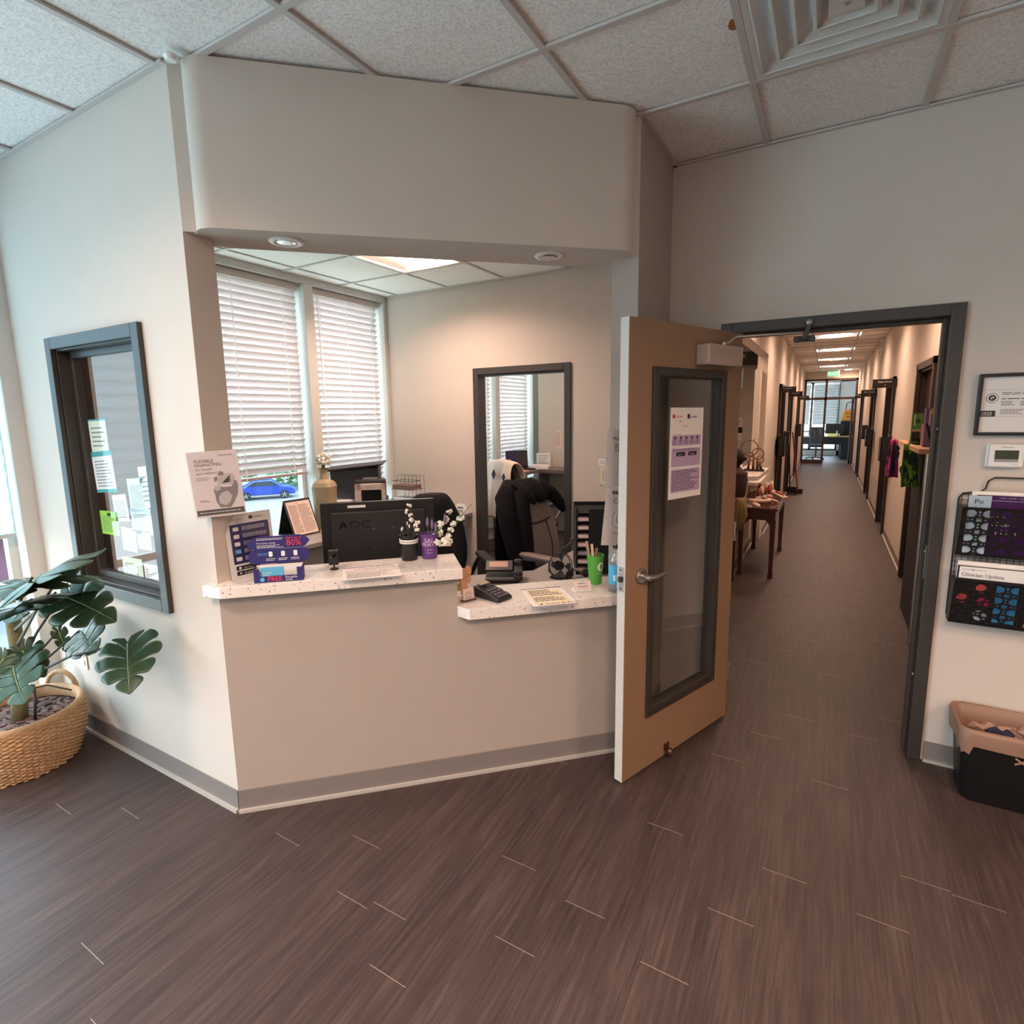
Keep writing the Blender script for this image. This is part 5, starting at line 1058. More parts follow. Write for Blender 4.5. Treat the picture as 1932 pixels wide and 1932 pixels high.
# ---------------------------------------------------------------- chairs
def exec_chair(e, LM, FM, sc=1.0):
    m = MB(); m.box(-.25, .25, -.26, .22, .44, .55); m.build('seat', LM, e, bevel=.05, seg=4)
    # backrest: padded panels, leaning back; local -y is the front
    B = T(0, .20, .53) @ Matrix.Rotation(-.22, 4, 'X')
    m = MB(); rows = [(.0, .19, .045), (.08, .24, .055), (.22, .265, .05), (.36, .25, .05), (.40, .245, .035), (.44, .235, .05), (.54, .20, .055), (.64, .15, .045), (.68, .11, .025)]; N = 14; vs = []
    for z, hw, th in rows:
        for i in range(N):
            a = 2*math.pi*i/N; x = hw*math.copysign(abs(math.cos(a))**.7, math.cos(a)); y = th*math.copysign(abs(math.sin(a))**.7, math.sin(a)); vs.append((x, y+.03*(x/hw)**2*-1, z))
    m.add(vs, [(r*N+i, r*N+(i+1) % N, (r+1)*N+(i+1) % N, (r+1)*N+i) for r in range(len(rows)-1) for i in range(N)]+[tuple(range(N))[::-1], tuple(range((len(rows)-1)*N, len(rows)*N))], B); m.build('backrest', LM, e, smooth=True, sub=1)
    m = MB(); m.tube([(-.11, -.056, .03), (-.14, -.056, .2), (-.12, -.052, .37)], .006, 6, B); m.tube([(.11, -.056, .03), (.14, -.056, .2), (.12, -.052, .37)], .006, 6, B); m.tube([(-.2, -.042, .395), (-.1, -.056, .375), (0, -.06, .37), (.1, -.056, .375), (.2, -.042, .395)], .007, 6, B); m.build('seam_piping', mat('seam_dark', (42, 36, 36), .6), e, smooth=True)
    for s in (-1, 1):
        m = MB(); m.tube([(s*.27, .22, .52), (s*.31, .2, .62), (s*.32, .12, .70), (s*.32, -.05, .715), (s*.32, -.2, .70), (s*.315, -.24, .65), (s*.29, -.14, .5), (s*.24, -.08, .46)], [.018, .02, .018, .018, .02, .018, .018, .018], 8); m.build('arm_frame', FM, e, smooth=True)
        m = MB(); m.box(s*.32-.038, s*.32+.038, -.22, .12, .715, .75); m.build('arm_pad', LM, e, bevel=.016, seg=3)
    MB().cyl((0, 0, .09), .03, .36, 14).build('gas_lift', BLACK, e)
    m = MB()
    for k in range(5): a = k*1.2566+.3; m.tube([(0, 0, .13), (.31*math.cos(a), .31*math.sin(a), .085)], [.028, .018], 8)
    m.build('star_base', mat('base_grey', (96, 98, 104), .35, metal=.5), e, smooth=True)
    for k in range(5):
        a = k*1.2566+.3; m = MB(); m.cyl((0, 0, -.02), .032, .04, 14, T(.31*math.cos(a), .31*math.sin(a), .033) @ rotz(a) @ Matrix.Rotation(math.pi/2, 4, 'X')); m.build('caster', BLACK, e, smart=True)
def cloth(name, lab, cat, mm, pts, wid, M, seed=1, th=.012, extra=None, wav=.02):
    # a garment laid over a back edge: rows follow the path pts (x ignored), columns span the width
    e = thing(name, lab, cat, M=M); N = 22; vs = []; K = len(pts)
    for j, (y, z, w0, w1) in enumerate(pts):
        for i in range(N+1):
            t = i/N; x = w0+(w1-w0)*t; f = min(1, abs(j-K/2)/(K/2)); vs.append((x, y+wav*f*math.sin(t*13+seed+j*.3)+wav*.5*f*math.sin(t*29+seed*3), z-.04*abs(t-.5)**2*4*(1-f)+.012*math.sin(t*17+seed)*f))
    m = MB(); m.add(vs, [(j*(N+1)+i, j*(N+1)+i+1, (j+1)*(N+1)+i+1, (j+1)*(N+1)+i) for j in range(K-1) for i in range(N)]); o = m.build('garment_body', mm, e, smooth=True, solid=th, sub=1)
    if extra: extra(e)
    return e
def chairs():
    TAUPE = mat('taupe_leather', (126, 112, 106), .42, bump=.15, bscale=120); FG = mat('chair_frame_grey', (104, 106, 112), .35)
    HD = mat('black_fleece', (18, 16, 20), .95, bump=.3, bscale=60, spec=.15)
    loc = Vector((-1.66, 3.66, 0)); rz = math.radians(78); e = thing('office_chair', 'taupe leather executive chair with a black jacket over its back', 'chair', loc, rz); exec_chair(e, TAUPE, FG); e.scale = (.97, .97, .97)
    M = T(*loc) @ rotz(rz) @ Matrix.Scale(.97, 4)
    def sleeves(g):
        m = MB(); m.tube([(-.14, .38, 1.20), (-.24, .34, 1.12), (-.30, .24, .92), (-.31, .16, .7), (-.30, .14, .5), (-.29, .13, .40)], [.07, .085, .085, .075, .07, .06], 14); m.build('sleeve', HD, g, smooth=True)
        m = MB(); m.tube([(-.10, .32, 1.22), (-.18, .24, 1.12), (-.23, .17, .96), (-.26, .12, .80), (-.27, .10, .66), (-.27, .09, .56)], [.05, .06, .06, .055, .05, .03], 14); m.build('front_panel', HD, g, smooth=True)
        m = MB(); m.tube([(.12, .30, 1.21), (.18, .22, 1.12), (.22, .17, 1.04), (.25, .15, .97)], [.04, .05, .045, .02], 12); m.build('collar', HD, g, smooth=True)
    cloth('jacket', 'black fleece jacket draped over the taupe leather chair', 'jacket', HD, [(.17, 1.08, -.16, .10), (.20, 1.15, -.2, .13), (.26, 1.21, -.2, .15), (.33, 1.25, -.2, .17), (.41, 1.24, -.21, .18), (.45, 1.15, -.24, .22), (.42, 1.0, -.27, .25), (.42, .8, -.3, .26), (.41, .6, -.31, .26), (.4, .42, -.32, .26)], .5, M, 2, extra=sleeves)
    # second chair in the rear office with the cream sweater
    loc = Vector((-2.84, 5.38, 0)); rz = math.radians(158); e = thing('office_chair', 'black chair in the rear office under the cream sweater', 'chair', loc, rz); exec_chair(e, mat('black_leather', (24, 22, 24), .45), mat('chair_frame_grey', (104, 106, 112), .35))
    SW = mat('cream_knit', (226, 200, 176), .95, bump=.4, bscale=160, vary=.06); NV = mat('navy_knit', (44, 38, 46), .9)
    M = T(*loc) @ rotz(rz)
    def deco(g):
        for x, z, s in ((.0, 1.08, 1), (-.17, 1.06, .8)): MB().add([(x-.035*s, .465, z), (x, .47, z-.055*s), (x+.035*s, .465, z), (x, .46, z+.055*s)], [(0, 1, 2, 3)]).build('diamond', NV, g, solid=.004)
        m = MB(); m.tube([(.22, .34, 1.08), (.30, .36, .98), (.34, .38, .82), (.40, .40, .66), (.44, .42, .56)], [.03, .05, .05, .05, .035], 10); m.build('sleeve', SW, g, smooth=True); m = MB(); m.tube([(.25, .39, 1.06), (.31, .425, .95), (.35, .44, .8), (.42, .455, .62)], .008, 6); m.build('trim_band', NV, g, smooth=True)
    cloth('sweater', 'cream argyle sweater draped over the black chair in the rear office', 'sweater', SW, [(.18, .95, -.2, .2), (.22, 1.1, -.22, .22), (.27, 1.2, -.22, .22), (.33, 1.235, -.22, .22), (.40, 1.22, -.22, .22), (.43, 1.08, -.24, .25), (.44, .94, -.26, .28), (.45, .77, -.26, .3), (.45, .6, -.26, .32)], .5, M, 5, extra=deco)
    # black mesh chair behind the monitor
    loc = Vector((-2.05, 3.0, 0)); rz = RZ-math.pi+math.radians(190); e = thing('office_chair', 'black high backed chair behind the monitor', 'chair', (-2.28, 3.02, 0), RZ+.1); e.scale = (.97, .97, .95)
    exec_chair(e, mat('black_fabric', (16, 15, 20), .8), BLACK)
chairs()
# ---------------------------------------------------------------- things on the counters
def counter_things():
    zt, zl = 1.0305, .8405
    NAVY = mat('navy_print', (46, 40, 104), .5); RED = mat('bright_red_print', (232, 64, 78), .6); SKY = mat('sky_card', (92, 176, 214), .4); LB = mat('light_blue_print', (110, 170, 220), .6)
    ACR = glassmat('acrylic', (.97, .97, .97, 1), .06)
    # flexible financing poster hanging from the left pier
    q = [onP(p, W(0, .02), nrm) for p in ((352, 853), (444, 849), (466, 966), (371, 981))]; M, w_, h_ = frame(*q); e = thing('financing_poster', 'grey FLEXIBLE FINANCING poster on the left pier above the counter', 'poster', M=M)
    PG = mat('poster_grey', (206, 196, 194), .7); MID = mat('photo_grey', (120, 114, 114), .7); DKG = mat('photo_dark', (72, 68, 70), .7); LT = mat('photo_light', (176, 168, 166), .7); c = Card(e, w_, h_, PG)
    c.rect('footer', DKG, .02, .03, .98, .115).fine('footer_lettering', PAPER, .07, .06, .9, .085, 1, 2).text('lettering', DKG, 'FLEXIBLE', .12, .835, .066, sx=1.05).text('lettering', DKG, 'FINANCING', .12, .775, .066, sx=1.05).text('lettering', GREY, 'for health', .13, .715, .06).text('lettering', GREY, 'and wellness.', .13, .655, .06)
    c.fine('lettering', GREY, .12, .555, .42, .62, 4).text('lettering', DKG, 'CareCredit', .62, .915, .042).fine('lettering', INK, .12, .235, .32, .27, 2)
    # photo of a hand holding cards
    c.poly('hand_photo', MID, [(.50, .135), (.72, .125), (.80, .2), (.90, .33), (.93, .47), (.90, .53), (.82, .52), (.8, .44), (.62, .44), (.55, .47), (.46, .46), (.42, .40), (.44, .33), (.44, .24)], 2)
    c.poly('hand_photo', LT, [(.5, .2), (.62, .16), (.72, .2), (.78, .3), (.70, .38), (.58, .36), (.5, .3)], 3).poly('hand_photo', LT, [(.44, .44), (.52, .48), (.58, .46), (.55, .40), (.46, .39)], 3)
    c.poly('card_photo', LT, [(.52, .49), (.84, .47), (.87, .60), (.84, .645), (.56, .645), (.53, .56)], 4)
    for k in range(4): c.poly('card_photo', DKG, [(.60+.02*k, .50+.012*k), (.82-.01*k, .515+.028*k), (.72+.03*k, .545+.028*k)], 5)
    c.poly('hand_photo', MID, [(.55, .63), (.60, .69), (.68, .67), (.66, .62)], 5).poly('hand_photo', MID, [(.47, .53), (.53, .56), (.53, .62), (.46, .59)], 5); c.done()
    MB().box(-.004, w_+.006, -.0045, -.0035, -.006, h_+.004).build('plastic_sleeve', ACR, e)
    # masks and cover-your-cough sheets on the right pier
    for (p, lab, k) in (((((1142, 811), (1225, 812), (1224, 920), (1141, 917))), 'clear sleeved Masks notice on the right pier above the cough notice', 0), ((((1138, 922), (1222, 926), (1224, 1030), (1140, 1028))), 'clear sleeved Cover cough notice on the right pier', 1)):
        q = [onP(t, W(0, .02), nrm) for t in p]; M, w_, h_ = frame(*q); M = T(0, 0, 0) @ M; e = thing('sleeved_notice', lab, 'notice', M=M); c = Card(e, w_, h_, mat('sheet_white', (226, 222, 218), .7))
        for j in range(3): c.disc('punch_hole', GREY, .05, .12+.38*j, .012)
        if k == 0: c.text('lettering', INK, 'Masks', .15, .82, .075); c.fine('lettering', INK, .2, .62, .9, .77, 5); c.rect('rule', GREY, .2, .335, .95, .34).rect('rule', GREY, .2, .21, .95, .215); c.text('lettering', INK, 'Thank you', .42, .25, .05); [c.disc('heart', GREY, .45+.1*j, .5, .06, 1, 16, 1.3) or c.disc('heart', mat('sheet_white', (226, 222, 218), .7), .45+.1*j, .5, .05, 2, 16, 1.3) for j in range(2)]
        else: c.rect('banner', INK, .14, .91, .9, .96).fine('banner_lettering', PAPER, .16, .92, .8, .95, 1, 2).text('lettering', INK, 'Cover', .17, .75, .12).text('lettering', INK, 'Cough', .5, .64, .12); c.rrect('drawing', GREY, .2, .33, .62, .60, .05).rrect('drawing', PAPER, .21, .335, .61, .595, .05, 2).disc('drawing', GREY, .4, .48, .13, 3).disc('drawing', PAPER, .4, .48, .115, 4).text('lettering', GREY, 'Clean', .22, .2, .07)
        c.done(); MB().box(-.004, w_+.004, -.0045, -.0035, -.004, h_+.004).build('plastic_sleeve', ACR, e)
    # navy user guide in a slanted acrylic stand
    bl, br = W(.05, -.02, zt), W(.155, -.135, zt); bl = onZ((438, 1097), zt); br = onZ((487, 1083), zt)+Vector((.02, .02, 0)); ax = (br-bl); ax.z = 0; L = ax.length; az = math.atan2(ax.y, ax.x)
    M = T(*bl) @ rotz(az) @ Matrix.Rotation(-.10, 4, 'X'); L = .216*.93; e = thing('acrylic_stand', 'white and navy patient guide in an acrylic stand by the left pier', 'sign holder', M=M); hh = .275; c = Card(e, L, hh, PAPER)
    c.text('lettering', mat('orange_brown_print', (190, 110, 90), .7), 'MyChart', .1, .90, .055).rect('logo', NAVY, .52, .9, .6, .95).text('lettering', NAVY, 'ankle&foot', .62, .91, .04, sx=.8).text('lettering', INK, 'Epic', .22, .865, .03)
    c.rrect('panel', NAVY, .09, .235, .93, .845, .02)
    for k in range(5): v = .77-.115*k; c.rrect('icon', PAPER if k != 3 else LB, .15, v-.03, .27, v+.03, .02, 2); c.fine('panel_lettering', PAPER, .34, v-.03, .86, v+.035, 4, 2)
    for k in range(2): c.rrect('badge', INK, .12, .14-.08*k, .62, .205-.08*k, .015, 2).text('badge_lettering', PAPER, ('App Store', 'Google Play')[k], .28, .155-.08*k, .034, 3); c.disc('badge_lettering', PAPER, .2, .172-.08*k, .03, 3, 3 if k else 10)
    c.done(); m = MB(); m.box(-.008, L+.008, -.0055, -.004, -.002, hh+.006); m.build('acrylic_front', ACR, e); m = MB(); m.box(-.008, L+.008, -.075, -.004, -.004, -.001); m.build('acrylic_foot', ACR, e)
    # navy card dispenser
    bl = onZ((480, 1101), zt); br = onZ((572, 1094), zt); ax = br-bl; az = math.atan2(ax.y, ax.x); L = ax.length; e = thing('card_dispenser', 'navy cardboard dispenser reading FREE reusable cards', 'display box', bl, az); d = .055
    m = MB()
    m.box(0, L, 0, .002, 0, .026); m.box(0, .002, 0, d, 0, .062); m.box(L-.002, L, 0, d, 0, .062); m.box(0, L, 0, d, 0, .002); m.box(0, .022, -.001, .001, .0, .058); m.box(L-.022, L, -.001, .001, 0, .058); m.build('box', NAVY, e)
    MB().box(.002, L-.002, d-.004, d-.002, 0, .062).build('inner_back', PAPER, e)
    MB().box(.026, .115, .006, .012, .006, .062).build('gift_card', SKY, e, bevel=.002); m = MB(); m.text('Reusable', .033, .036, .010, .0055); m.text('savings', .033, .026, .010, .0055); m.build('gift_lettering', PAPER, e)
    hb = MB(); p = [(-.02, .07), (-.028, .10), (-.014, .125), (.0, .128), (L, .128), (L+.02, .122), (L+.028, .098), (L+.014, .072), (L, .068), (0, .066)]; hb.prismy(p, d-.0015, d+.001); p2 = [(-.022, .132), (-.03, .158), (.0, .178), (.02, .182), (L-.01, .184), (L+.018, .172), (L+.03, .158), (L+.014, .138), (L, .13), (0, .128)]; hb.prismy(p2, d-.0015, d+.001); hb.build('header_board', NAVY, e)
    m = MB(); y = d-.003; m.text('Save up to', L*.66, .168, .015, y); m.text('80%', L*.66, .140, .036, y); m.build('red_lettering', RED, e)
    c = Card(e, L, .184, None, -y); c.fine('white_lettering', PAPER, .05, .90, .6, .96, 2).text('white_lettering', PAPER, 'Prescription savings', .05, .825, .05).fine('white_lettering', PAPER, .05, .72, .6, .80, 3).fine('blue_lettering', LB, .05, .55, .25, .62, 2); 
    for k in range(3): c.rrect('icon', PAPER, .28+.26*k, .52, .36+.26*k, .64, .02); c.fine('white_lettering', PAPER, .22+.26*k, .42, .42+.26*k, .49, 2)
    c.done(); m = MB(); m.text('FREE', L*.28, .006, .027, -.0015); m.build('red_lettering', RED, e); m = MB(); m.text('Reusable', L*.64, .0145, .013, -.0015); m.text('cards', L*.64, .004, .013, -.0015); m.build('white_lettering', PAPER, e); m = MB(); m.cyl((0, 0, 0), .009, .001, 12, T(L*.17, -.0012, .0135) @ Matrix.Rotation(math.pi/2, 4, 'X')); m.build('blue_mark', SKY, e)
    # webcam
    p = onZ((631, 1074), zt); e = thing('webcam', 'small black webcam standing on the high counter before the monitor', 'camera', p, RZ-.15); MB().cyl((0, 0, 0), .019, .005, 20).build('foot', BLACK, e, bevel=.001); MB().cyl((0, 0, .004), .004, .02, 8).build('stem', BLACK, e); MB().box(-.021, .021, -.014, .014, .022, .088).build('body', BLACK, e, bevel=.004); m = MB(); m.cyl((0, 0, 0), .009, .003, 16, T(.006, -.014, .065) @ Matrix.Rotation(math.pi/2, 4, 'X')); m.build('lens', mat('gloss_black', (8, 8, 9), .15), e); m = MB(); m.cyl((0, 0, 0), .0016, .002, 8, T(-.01, -.0145, .058) @ Matrix.Rotation(math.pi/2, 4, 'X')); m.build('led', PAPER, e)
    # attention sheet lying under a clear sleeve
    q = [onZ(p, zt+.001) for p in ((652, 1073), (747, 1064), (762, 1086), (640, 1096))]; M, w_, h_ = frame(*q); e = thing('counter_notice', 'ATTENTION patients notice lying flat on the high counter', 'notice', M=M); c = Card(e, w_, h_, mat('counter_sheet', (228, 216, 210), .5), .0006)
    c.rect('dark_edge', NAVY, 0, .95, .92, .99).text('lettering', INK, 'ATTENTION PATIENTS', .2, .75, .11, sx=1.0).text('lettering', INK, 'Require a 24 hour notice to cancel', .05, .58, .10, sx=.95); c.fine('lettering', GREY, .08, .1, .9, .5, 5); c.done()
    # black pen cup with pens
    p = onZ((773, 1055), zt)+Vector((0, 0, 0)); e = thing('pen_cup', 'black pen cup with a white label band on the high counter', 'pen cup', p, RZ); MB().lathe([(.036, 0), (.038, .004), (.041, .10), (.043, .118), (.038, .118), (.035, .01)], n=28).build('cup_body', BLACK, e, smart=True)
    m = MB(); m.lathe([(.0425, .082), (.0435, .082), (.0445, .1), (.0435, .1)], n=28); m.build('label_band', PAPER, e, smart=True); m = MB()
    for k in range(9): a = math.radians(-150+k*15); x, y_ = .0452*math.cos(a), .0452*math.sin(a); m.box(-.003, .003, -.0004, .0004, .088, .094, T(x, y_, 0) @ rotz(a+math.pi/2))
    m.build('label_lettering', GREY, e)
    for k in range(6):
        a = k*1.05; o = tag(MB().tube([(.018*math.cos(a), .018*math.sin(a), .012), (.034*math.cos(a+.3), .034*math.sin(a+.3), .135+.012*(k % 3))], .004, 8).build('pen', BLACK if k % 2 else mat('pen_grey', (60, 58, 60), .4), None), 'black pen with white tip standing in the black pen cup', 'pen', 'pens in the black cup'); o.location = p
        t = Vector((.034*math.cos(a+.3), .034*math.sin(a+.3), .135+.012*(k % 3))); MB().cyl((t.x, t.y, t.z), .0035, .014, 8).build('clip_tip', WHITE, o)
    # purple cup with flowers
    p = onZ((811, 1052), zt); PU = mat('purple_plastic', (108, 66, 138), .4, transl=.15); e = thing('purple_cup', 'translucent purple cup reading SAL WAVE on the high counter', 'cup', p, RZ-.1); MB().lathe([(.033, 0), (.035, .003), (.044, .12), (.0425, .12), (.033, .006)], n=28).build('cup_body', PU, e, smart=True)
    m = MB(); cv = lambda mb, r0, k: None
    for t_, z, s in (('SAL', .082, .03), ('WAVE', .062, .03), ('ankle foot', .045, .008), ('fresh start', .030, .007)):
        v, f, wd = textmesh(t_); k = len(m.v); pts = []
        for q in v: x = (q.x-wd/2)*s; zz = z+q.y*s; r = .0336+.011*zz/.12+.0012; a = -math.pi/2+x/r; pts.append((r*math.cos(a), r*math.sin(a), zz))
        m.add(pts, f)
    m.build('lettering', mat('lilac_white', (220, 200, 226), .6), e)
    rn = random.Random(8); e = thing('flower_sprigs', 'white blossom and lavender sprigs in the purple cup', 'flowers', p, RZ); e.scale = (1.12, 1.12, 1.1); ST = mat('stem_green', (120, 140, 84), .7); PW = mat('petal_white', (236, 232, 220), .7); LV = mat('lavender', (120, 104, 140), .8)
    st = MB(); bl_ = MB(); lv = MB()
    def bloom(c, r=.009, n=5):
        c = Vector(c)
        for j in range(n):
            d = Vector((rn.uniform(-1, 1), rn.uniform(-1, .4), rn.uniform(-.6, 1))).normalized(); bl_.ball(c+d*r*.8, r*.62, n=7, m=5)
    for (ex, ez, ey) in ((-.085, .235, 0), (.10, .20, .02), (.13, .155, .0), (.195, .215, .06), (.05, .15, 0)):
        path = [(ex*.1, 0, .03), (ex*.45, ey*.4, ez*.5), (ex, ey, ez)]; st.tube(path, .0016, 5)
        for k in range(7 if ex < .18 else 4):
            t_ = .5+.5*k/6; x, z = ex*t_+rn.uniform(-.012, .012), ez*t_+rn.uniform(-.008, .012); bloom((x, ey*t_+rn.uniform(-.012, .012), z))
    for k in range(22): a = rn.uniform(0, 6.28); bloom((.055+.035*math.cos(a)*rn.random()+.02*(k % 2), -.045+rn.uniform(-.015, .015), .075+.03*math.sin(a)*rn.random()), .009)
    st.tube([(0, 0, .05), (.03, -.03, .12), (.06, -.045, .1)], .0016, 5)
    for (x, z) in ((-.005, .155), (.07, .165), (.03, .13), (.015, .145)): st.tube([(0, 0, .04), (x, 0, z)], .0015, 5); lv.lathe([(.002, 0), (.007, .012), (.006, .03), (.001, .045)], (x, 0, z-.02), 8)
    st.build('stems', ST, e); bl_.build('blossoms', PW, e, smooth=True); lv.build('lavender_heads', LV, e, smooth=True)
    # low counter: card holder, keypad, notice, business cards, green cup, gel bottle
    TAN = mat('tan_wood_trim', (196, 146, 112), .5); CARD = mat('card_pink_white', (226, 206, 198), .6)
    p = onZ((874, 1136), zl); p2 = onZ((897, 1130), zl); az = math.atan2(p2.y-p.y, p2.x-p.x); e = thing('foot_card_holder', 'foot shaped business card holder at the step between the counters', 'card holder', p, az); s = 1.0
    MB().box(-.005, .07, -.012, .02, 0, .006).build('base', mat('walnut', (84, 56, 48), .5), e, bevel=.002)
    m = MB(); m.prismy([(.005, .03), (.0, .12), (.0, .15), (.02, .155), (.03, .15), (.03, .09), (.045, .045)], .018, .024); m.lathe([(.0, 0), (.021, 0), (.021, .006), (0, .006)], (0, 0, 0), 18, T(.046, .024, .135) @ Matrix.Rotation(math.pi/2, 4, 'X'), sx=.8, sy=1.25); m.lathe([(0, 0), (.018, 0), (.018, .006), (0, .006)], (0, 0, 0), 18, T(.046, .024, .097) @ Matrix.Rotation(math.pi/2, 4, 'X'), sx=.75, sy=1.2); m.build('foot_cutout', TAN, e)
    MB().box(.004, .064, .0, .012, .006, .056, Matrix.Rotation(-.12, 4, 'X')).build('card_pack', CARD, e); m = MB(); c = Card(e, .07, .06, None, .0025); c.text('lettering', INK, 'ankle&foot', .15, .66, .13).fine('lettering', INK, .15, .5, .85, .6, 1).fine('lettering', GREY, .15, .2, .85, .4, 2); c.done()
    # keypad terminal
    q = [onZ(t, zl) for t in ((908, 1121), (940, 1139), (971, 1127), (933, 1104))]; o = q[1]; ax = (q[2]-q[1]); az = math.atan2(ax.y, ax.x); e = thing('card_terminal', 'black pin pad with grey keys on the low counter', 'pin pad', o, az); kw, kd = .098, .165
    m = MB(); m.add([(0, 0, 0), (kw, 0, 0), (kw, kd, 0), (0, kd, 0), (0, 0, .016), (kw, 0, .016), (kw, kd*.72, .045), (0, kd*.72, .045), (kw, kd, .052), (0, kd, .052)], [(0, 3, 2, 1), (0, 1, 5, 4), (4, 5, 6, 7), (7, 6, 8, 9), (1, 2, 8, 6, 5), (0, 4, 7, 9, 3), (2, 3, 9, 8)]); m.build('body', mat('terminal_black', (34, 30, 34), .45), e, bevel=.005)
    sl = math.atan2(.029, kd*.72); KM = T(0, 0, .0165) @ Matrix.Rotation(sl, 4, 'X'); key = MB()
    for r_ in range(4):
        for c_ in range(3): x, y_ = .018+c_*.022, .014+r_*.022; key.box(x, x+.016, y_, y_+.014, 0, .004, KM)
    for r_ in range(2): key.box(.082, .094, .014+r_*.044, .04+r_*.04, 0, .004, KM)
    key.build('keypad', mat('key_grey', (96, 92, 98), .5), e, bevel=.001); MB().box(.018, .078, kd*.76, kd*.93, .0, .0018, T(0, 0, .0455) @ Matrix.Rotation(.1, 4, 'X') @ T(0, 0, .0)).build('display', mat('lcd_cream', (176, 160, 120), .3), e)
    # flat notice with navy bars
    q = [onZ(t, zl+.001) for t in ((980, 1112), (1056, 1107), (1093, 1139), (1009, 1148))]; M, w_, h_ = frame(*q); e = thing('counter_notice', 'cream notice with navy bars lying flat on the low counter', 'notice', M=M); c = Card(e, w_, h_, PAPER, .0006); c.rect('cream_panel', mat('cream_print', (236, 220, 190), .7), .1, .06, .92, .9).rect('navy_bar', NAVY, 0, .955, 1, .99).rect('navy_bar', NAVY, 0, .01, 1, .045)
    c.fine('lettering', INK, .14, .56, .86, .88, 4, 2, .4).fine('lettering', INK, .14, .26, .86, .5, 3, 2, .4).text('lettering', NAVY, 'Ankle & Foot', .3, .1, .10, 2, sx=1.1).poly('logo', NAVY, [(.16, .1), (.26, .12), (.22, .17)], 2); c.done()
    # business cards in a white dish
    p = onZ((1085, 1116), zl); p2 = onZ((1115, 1114), zl); az = math.atan2(p2.y-p.y, p2.x-p.x); e = thing('business_card_tray', 'white tray of business cards between the notice and green cup', 'card holder', p, az); MB().box(-.005, .088, -.012, .05, 0, .005).build('tray', WHITE, e, bevel=.002); MB().box(0, .083, .0, .016, .004, .048, Matrix.Rotation(-.35, 4, 'X')).build('card_pack', CARD, e)
    cc = thing('x', None, None); cc.parent = e; cc.matrix_local = Matrix.Rotation(-.35, 4, 'X'); cc.name = 'card_face'; c = Card(cc, .083, .048, None, .0005); c.text('lettering', INK, 'ankle&foot', .2, .72, .2).fine('lettering', INK, .15, .4, .85, .55, 1).fine('lettering', GREY, .25, .25, .75, .35, 1); c.done()
    # green cup
    p = onZ((1123, 1100), zl); GN = mat('green_plastic', (86, 168, 70), .4, transl=.1); e = thing('green_cup', 'bright green cup with a white round logo on the low counter', 'cup', p, RZ); MB().lathe([(.030, 0), (.032, .004), (.042, .135), (.044, .15), (.0405, .15), (.030, .01)], n=32).build('cup_body', GN, e, smart=True)
    m = MB(); 
    def wrap(mb, pts, fs):
        out = []
        for x, z in pts: r = .0315+.0115*z/.14+.001; a = -math.pi/2+.35+x/r; out.append((r*math.cos(a), r*math.sin(a), z))
        mb.add(out, fs)
    n = 24; ro = [(.02*math.cos(2*math.pi*k/n), .095+.023*math.sin(2*math.pi*k/n)) for k in range(n)]; ri = [(.008*math.cos(2*math.pi*k/n)+.002, .095+.015*math.sin(2*math.pi*k/n)) for k in range(n)]; wrap(m, ro+ri, [(k, (k+1) % n, n+(k+1) % n, n+k) for k in range(n)])
    v, f, wd = textmesh('OrthoFeet'); wrap(m, [((q.x-wd/2)*.009, .058+q.y*.009) for q in v], f); m.build('logo', mat('logo_white', (220, 232, 214), .6), e)
    for k, (dx, dy, a, mm) in enumerate(((-.012, 0, -.16, TAN), (.002, .005, -.10, mat('floral_sleeve', (226, 206, 190), .6, vary=.3, vscale=120)), (.01, -.008, -.04, mat('copper_sleeve', (170, 110, 84), .5)))):
        o = tag(MB().box(-.006, .006, -.003, .003, .01, .225-.02*k).build('wooden_stick', mm, None), ['plain tan stick leaning left in the green cup', 'flower patterned stick in the green cup', 'copper coloured stick at the right in the green cup'][k], 'stick'); o.matrix_world = T(p.x, p.y, p.z) @ rotz(RZ) @ T(dx, dy, 0) @ Matrix.Rotation(a, 4, 'Y')
    # hand gel pump bottle
    p = onZ((1157, 1117), zl)+Vector((.01, .02, 0)); e = thing('hand_gel_bottle', 'clear hand gel pump bottle with a blue label by the door', 'bottle', p, RZ); CL = glassmat('clear_pet', (.93, .95, .96, 1), .12); SZ = .95
    MB().lathe([(.036, 0), (.04, .006), (.04, .13), (.043, .16), (.038, .19), (.018, .212), (.014, .22)], n=32, sx=1.05).build('bottle_body', CL, e, smart=True); MB().lathe([(.001, .004), (.037, .006), (.037, .13), (.035, .135), (.001, .135)], n=28, sx=1.05).build('gel', glassmat('gel', (.82, .90, .94, 1), .03), e, smart=True)
    lab = MB(); n = 20; vs = []
    for z in (.045, .14):
        for k in range(n+1): a = math.radians(-175+170*k/n); vs.append((.0425*1.05*math.cos(a), .0415*math.sin(a), z))
    lab.add(vs, [(k, k+1, n+2+k, n+1+k) for k in range(n)]); lab.build('label', mat('gel_label', (70, 172, 208), .4), e, solid=.0006)
    m = MB(); v, f, wd = textmesh('germ-x')
    def wr(x, z, r=.0432): a = -math.pi/2+x/r; return (r*1.05*math.cos(a), r*math.sin(a), z)
    m.add([wr((q.x)*.03-.012, .108+q.y*.03) for q in v], f); m.build('label_lettering', mat('gel_navy', (24, 44, 60), .5), e); m = MB()
    for z0, h in ((.088, .004), (.080, .003), (.070, .003), (.055, .003)):
        m.add([wr(-.02+.05*k/8, z0+hh) for hh in (0, h) for k in range(9)], [(k, k+1, 10+k, 9+k) for k in range(8)])
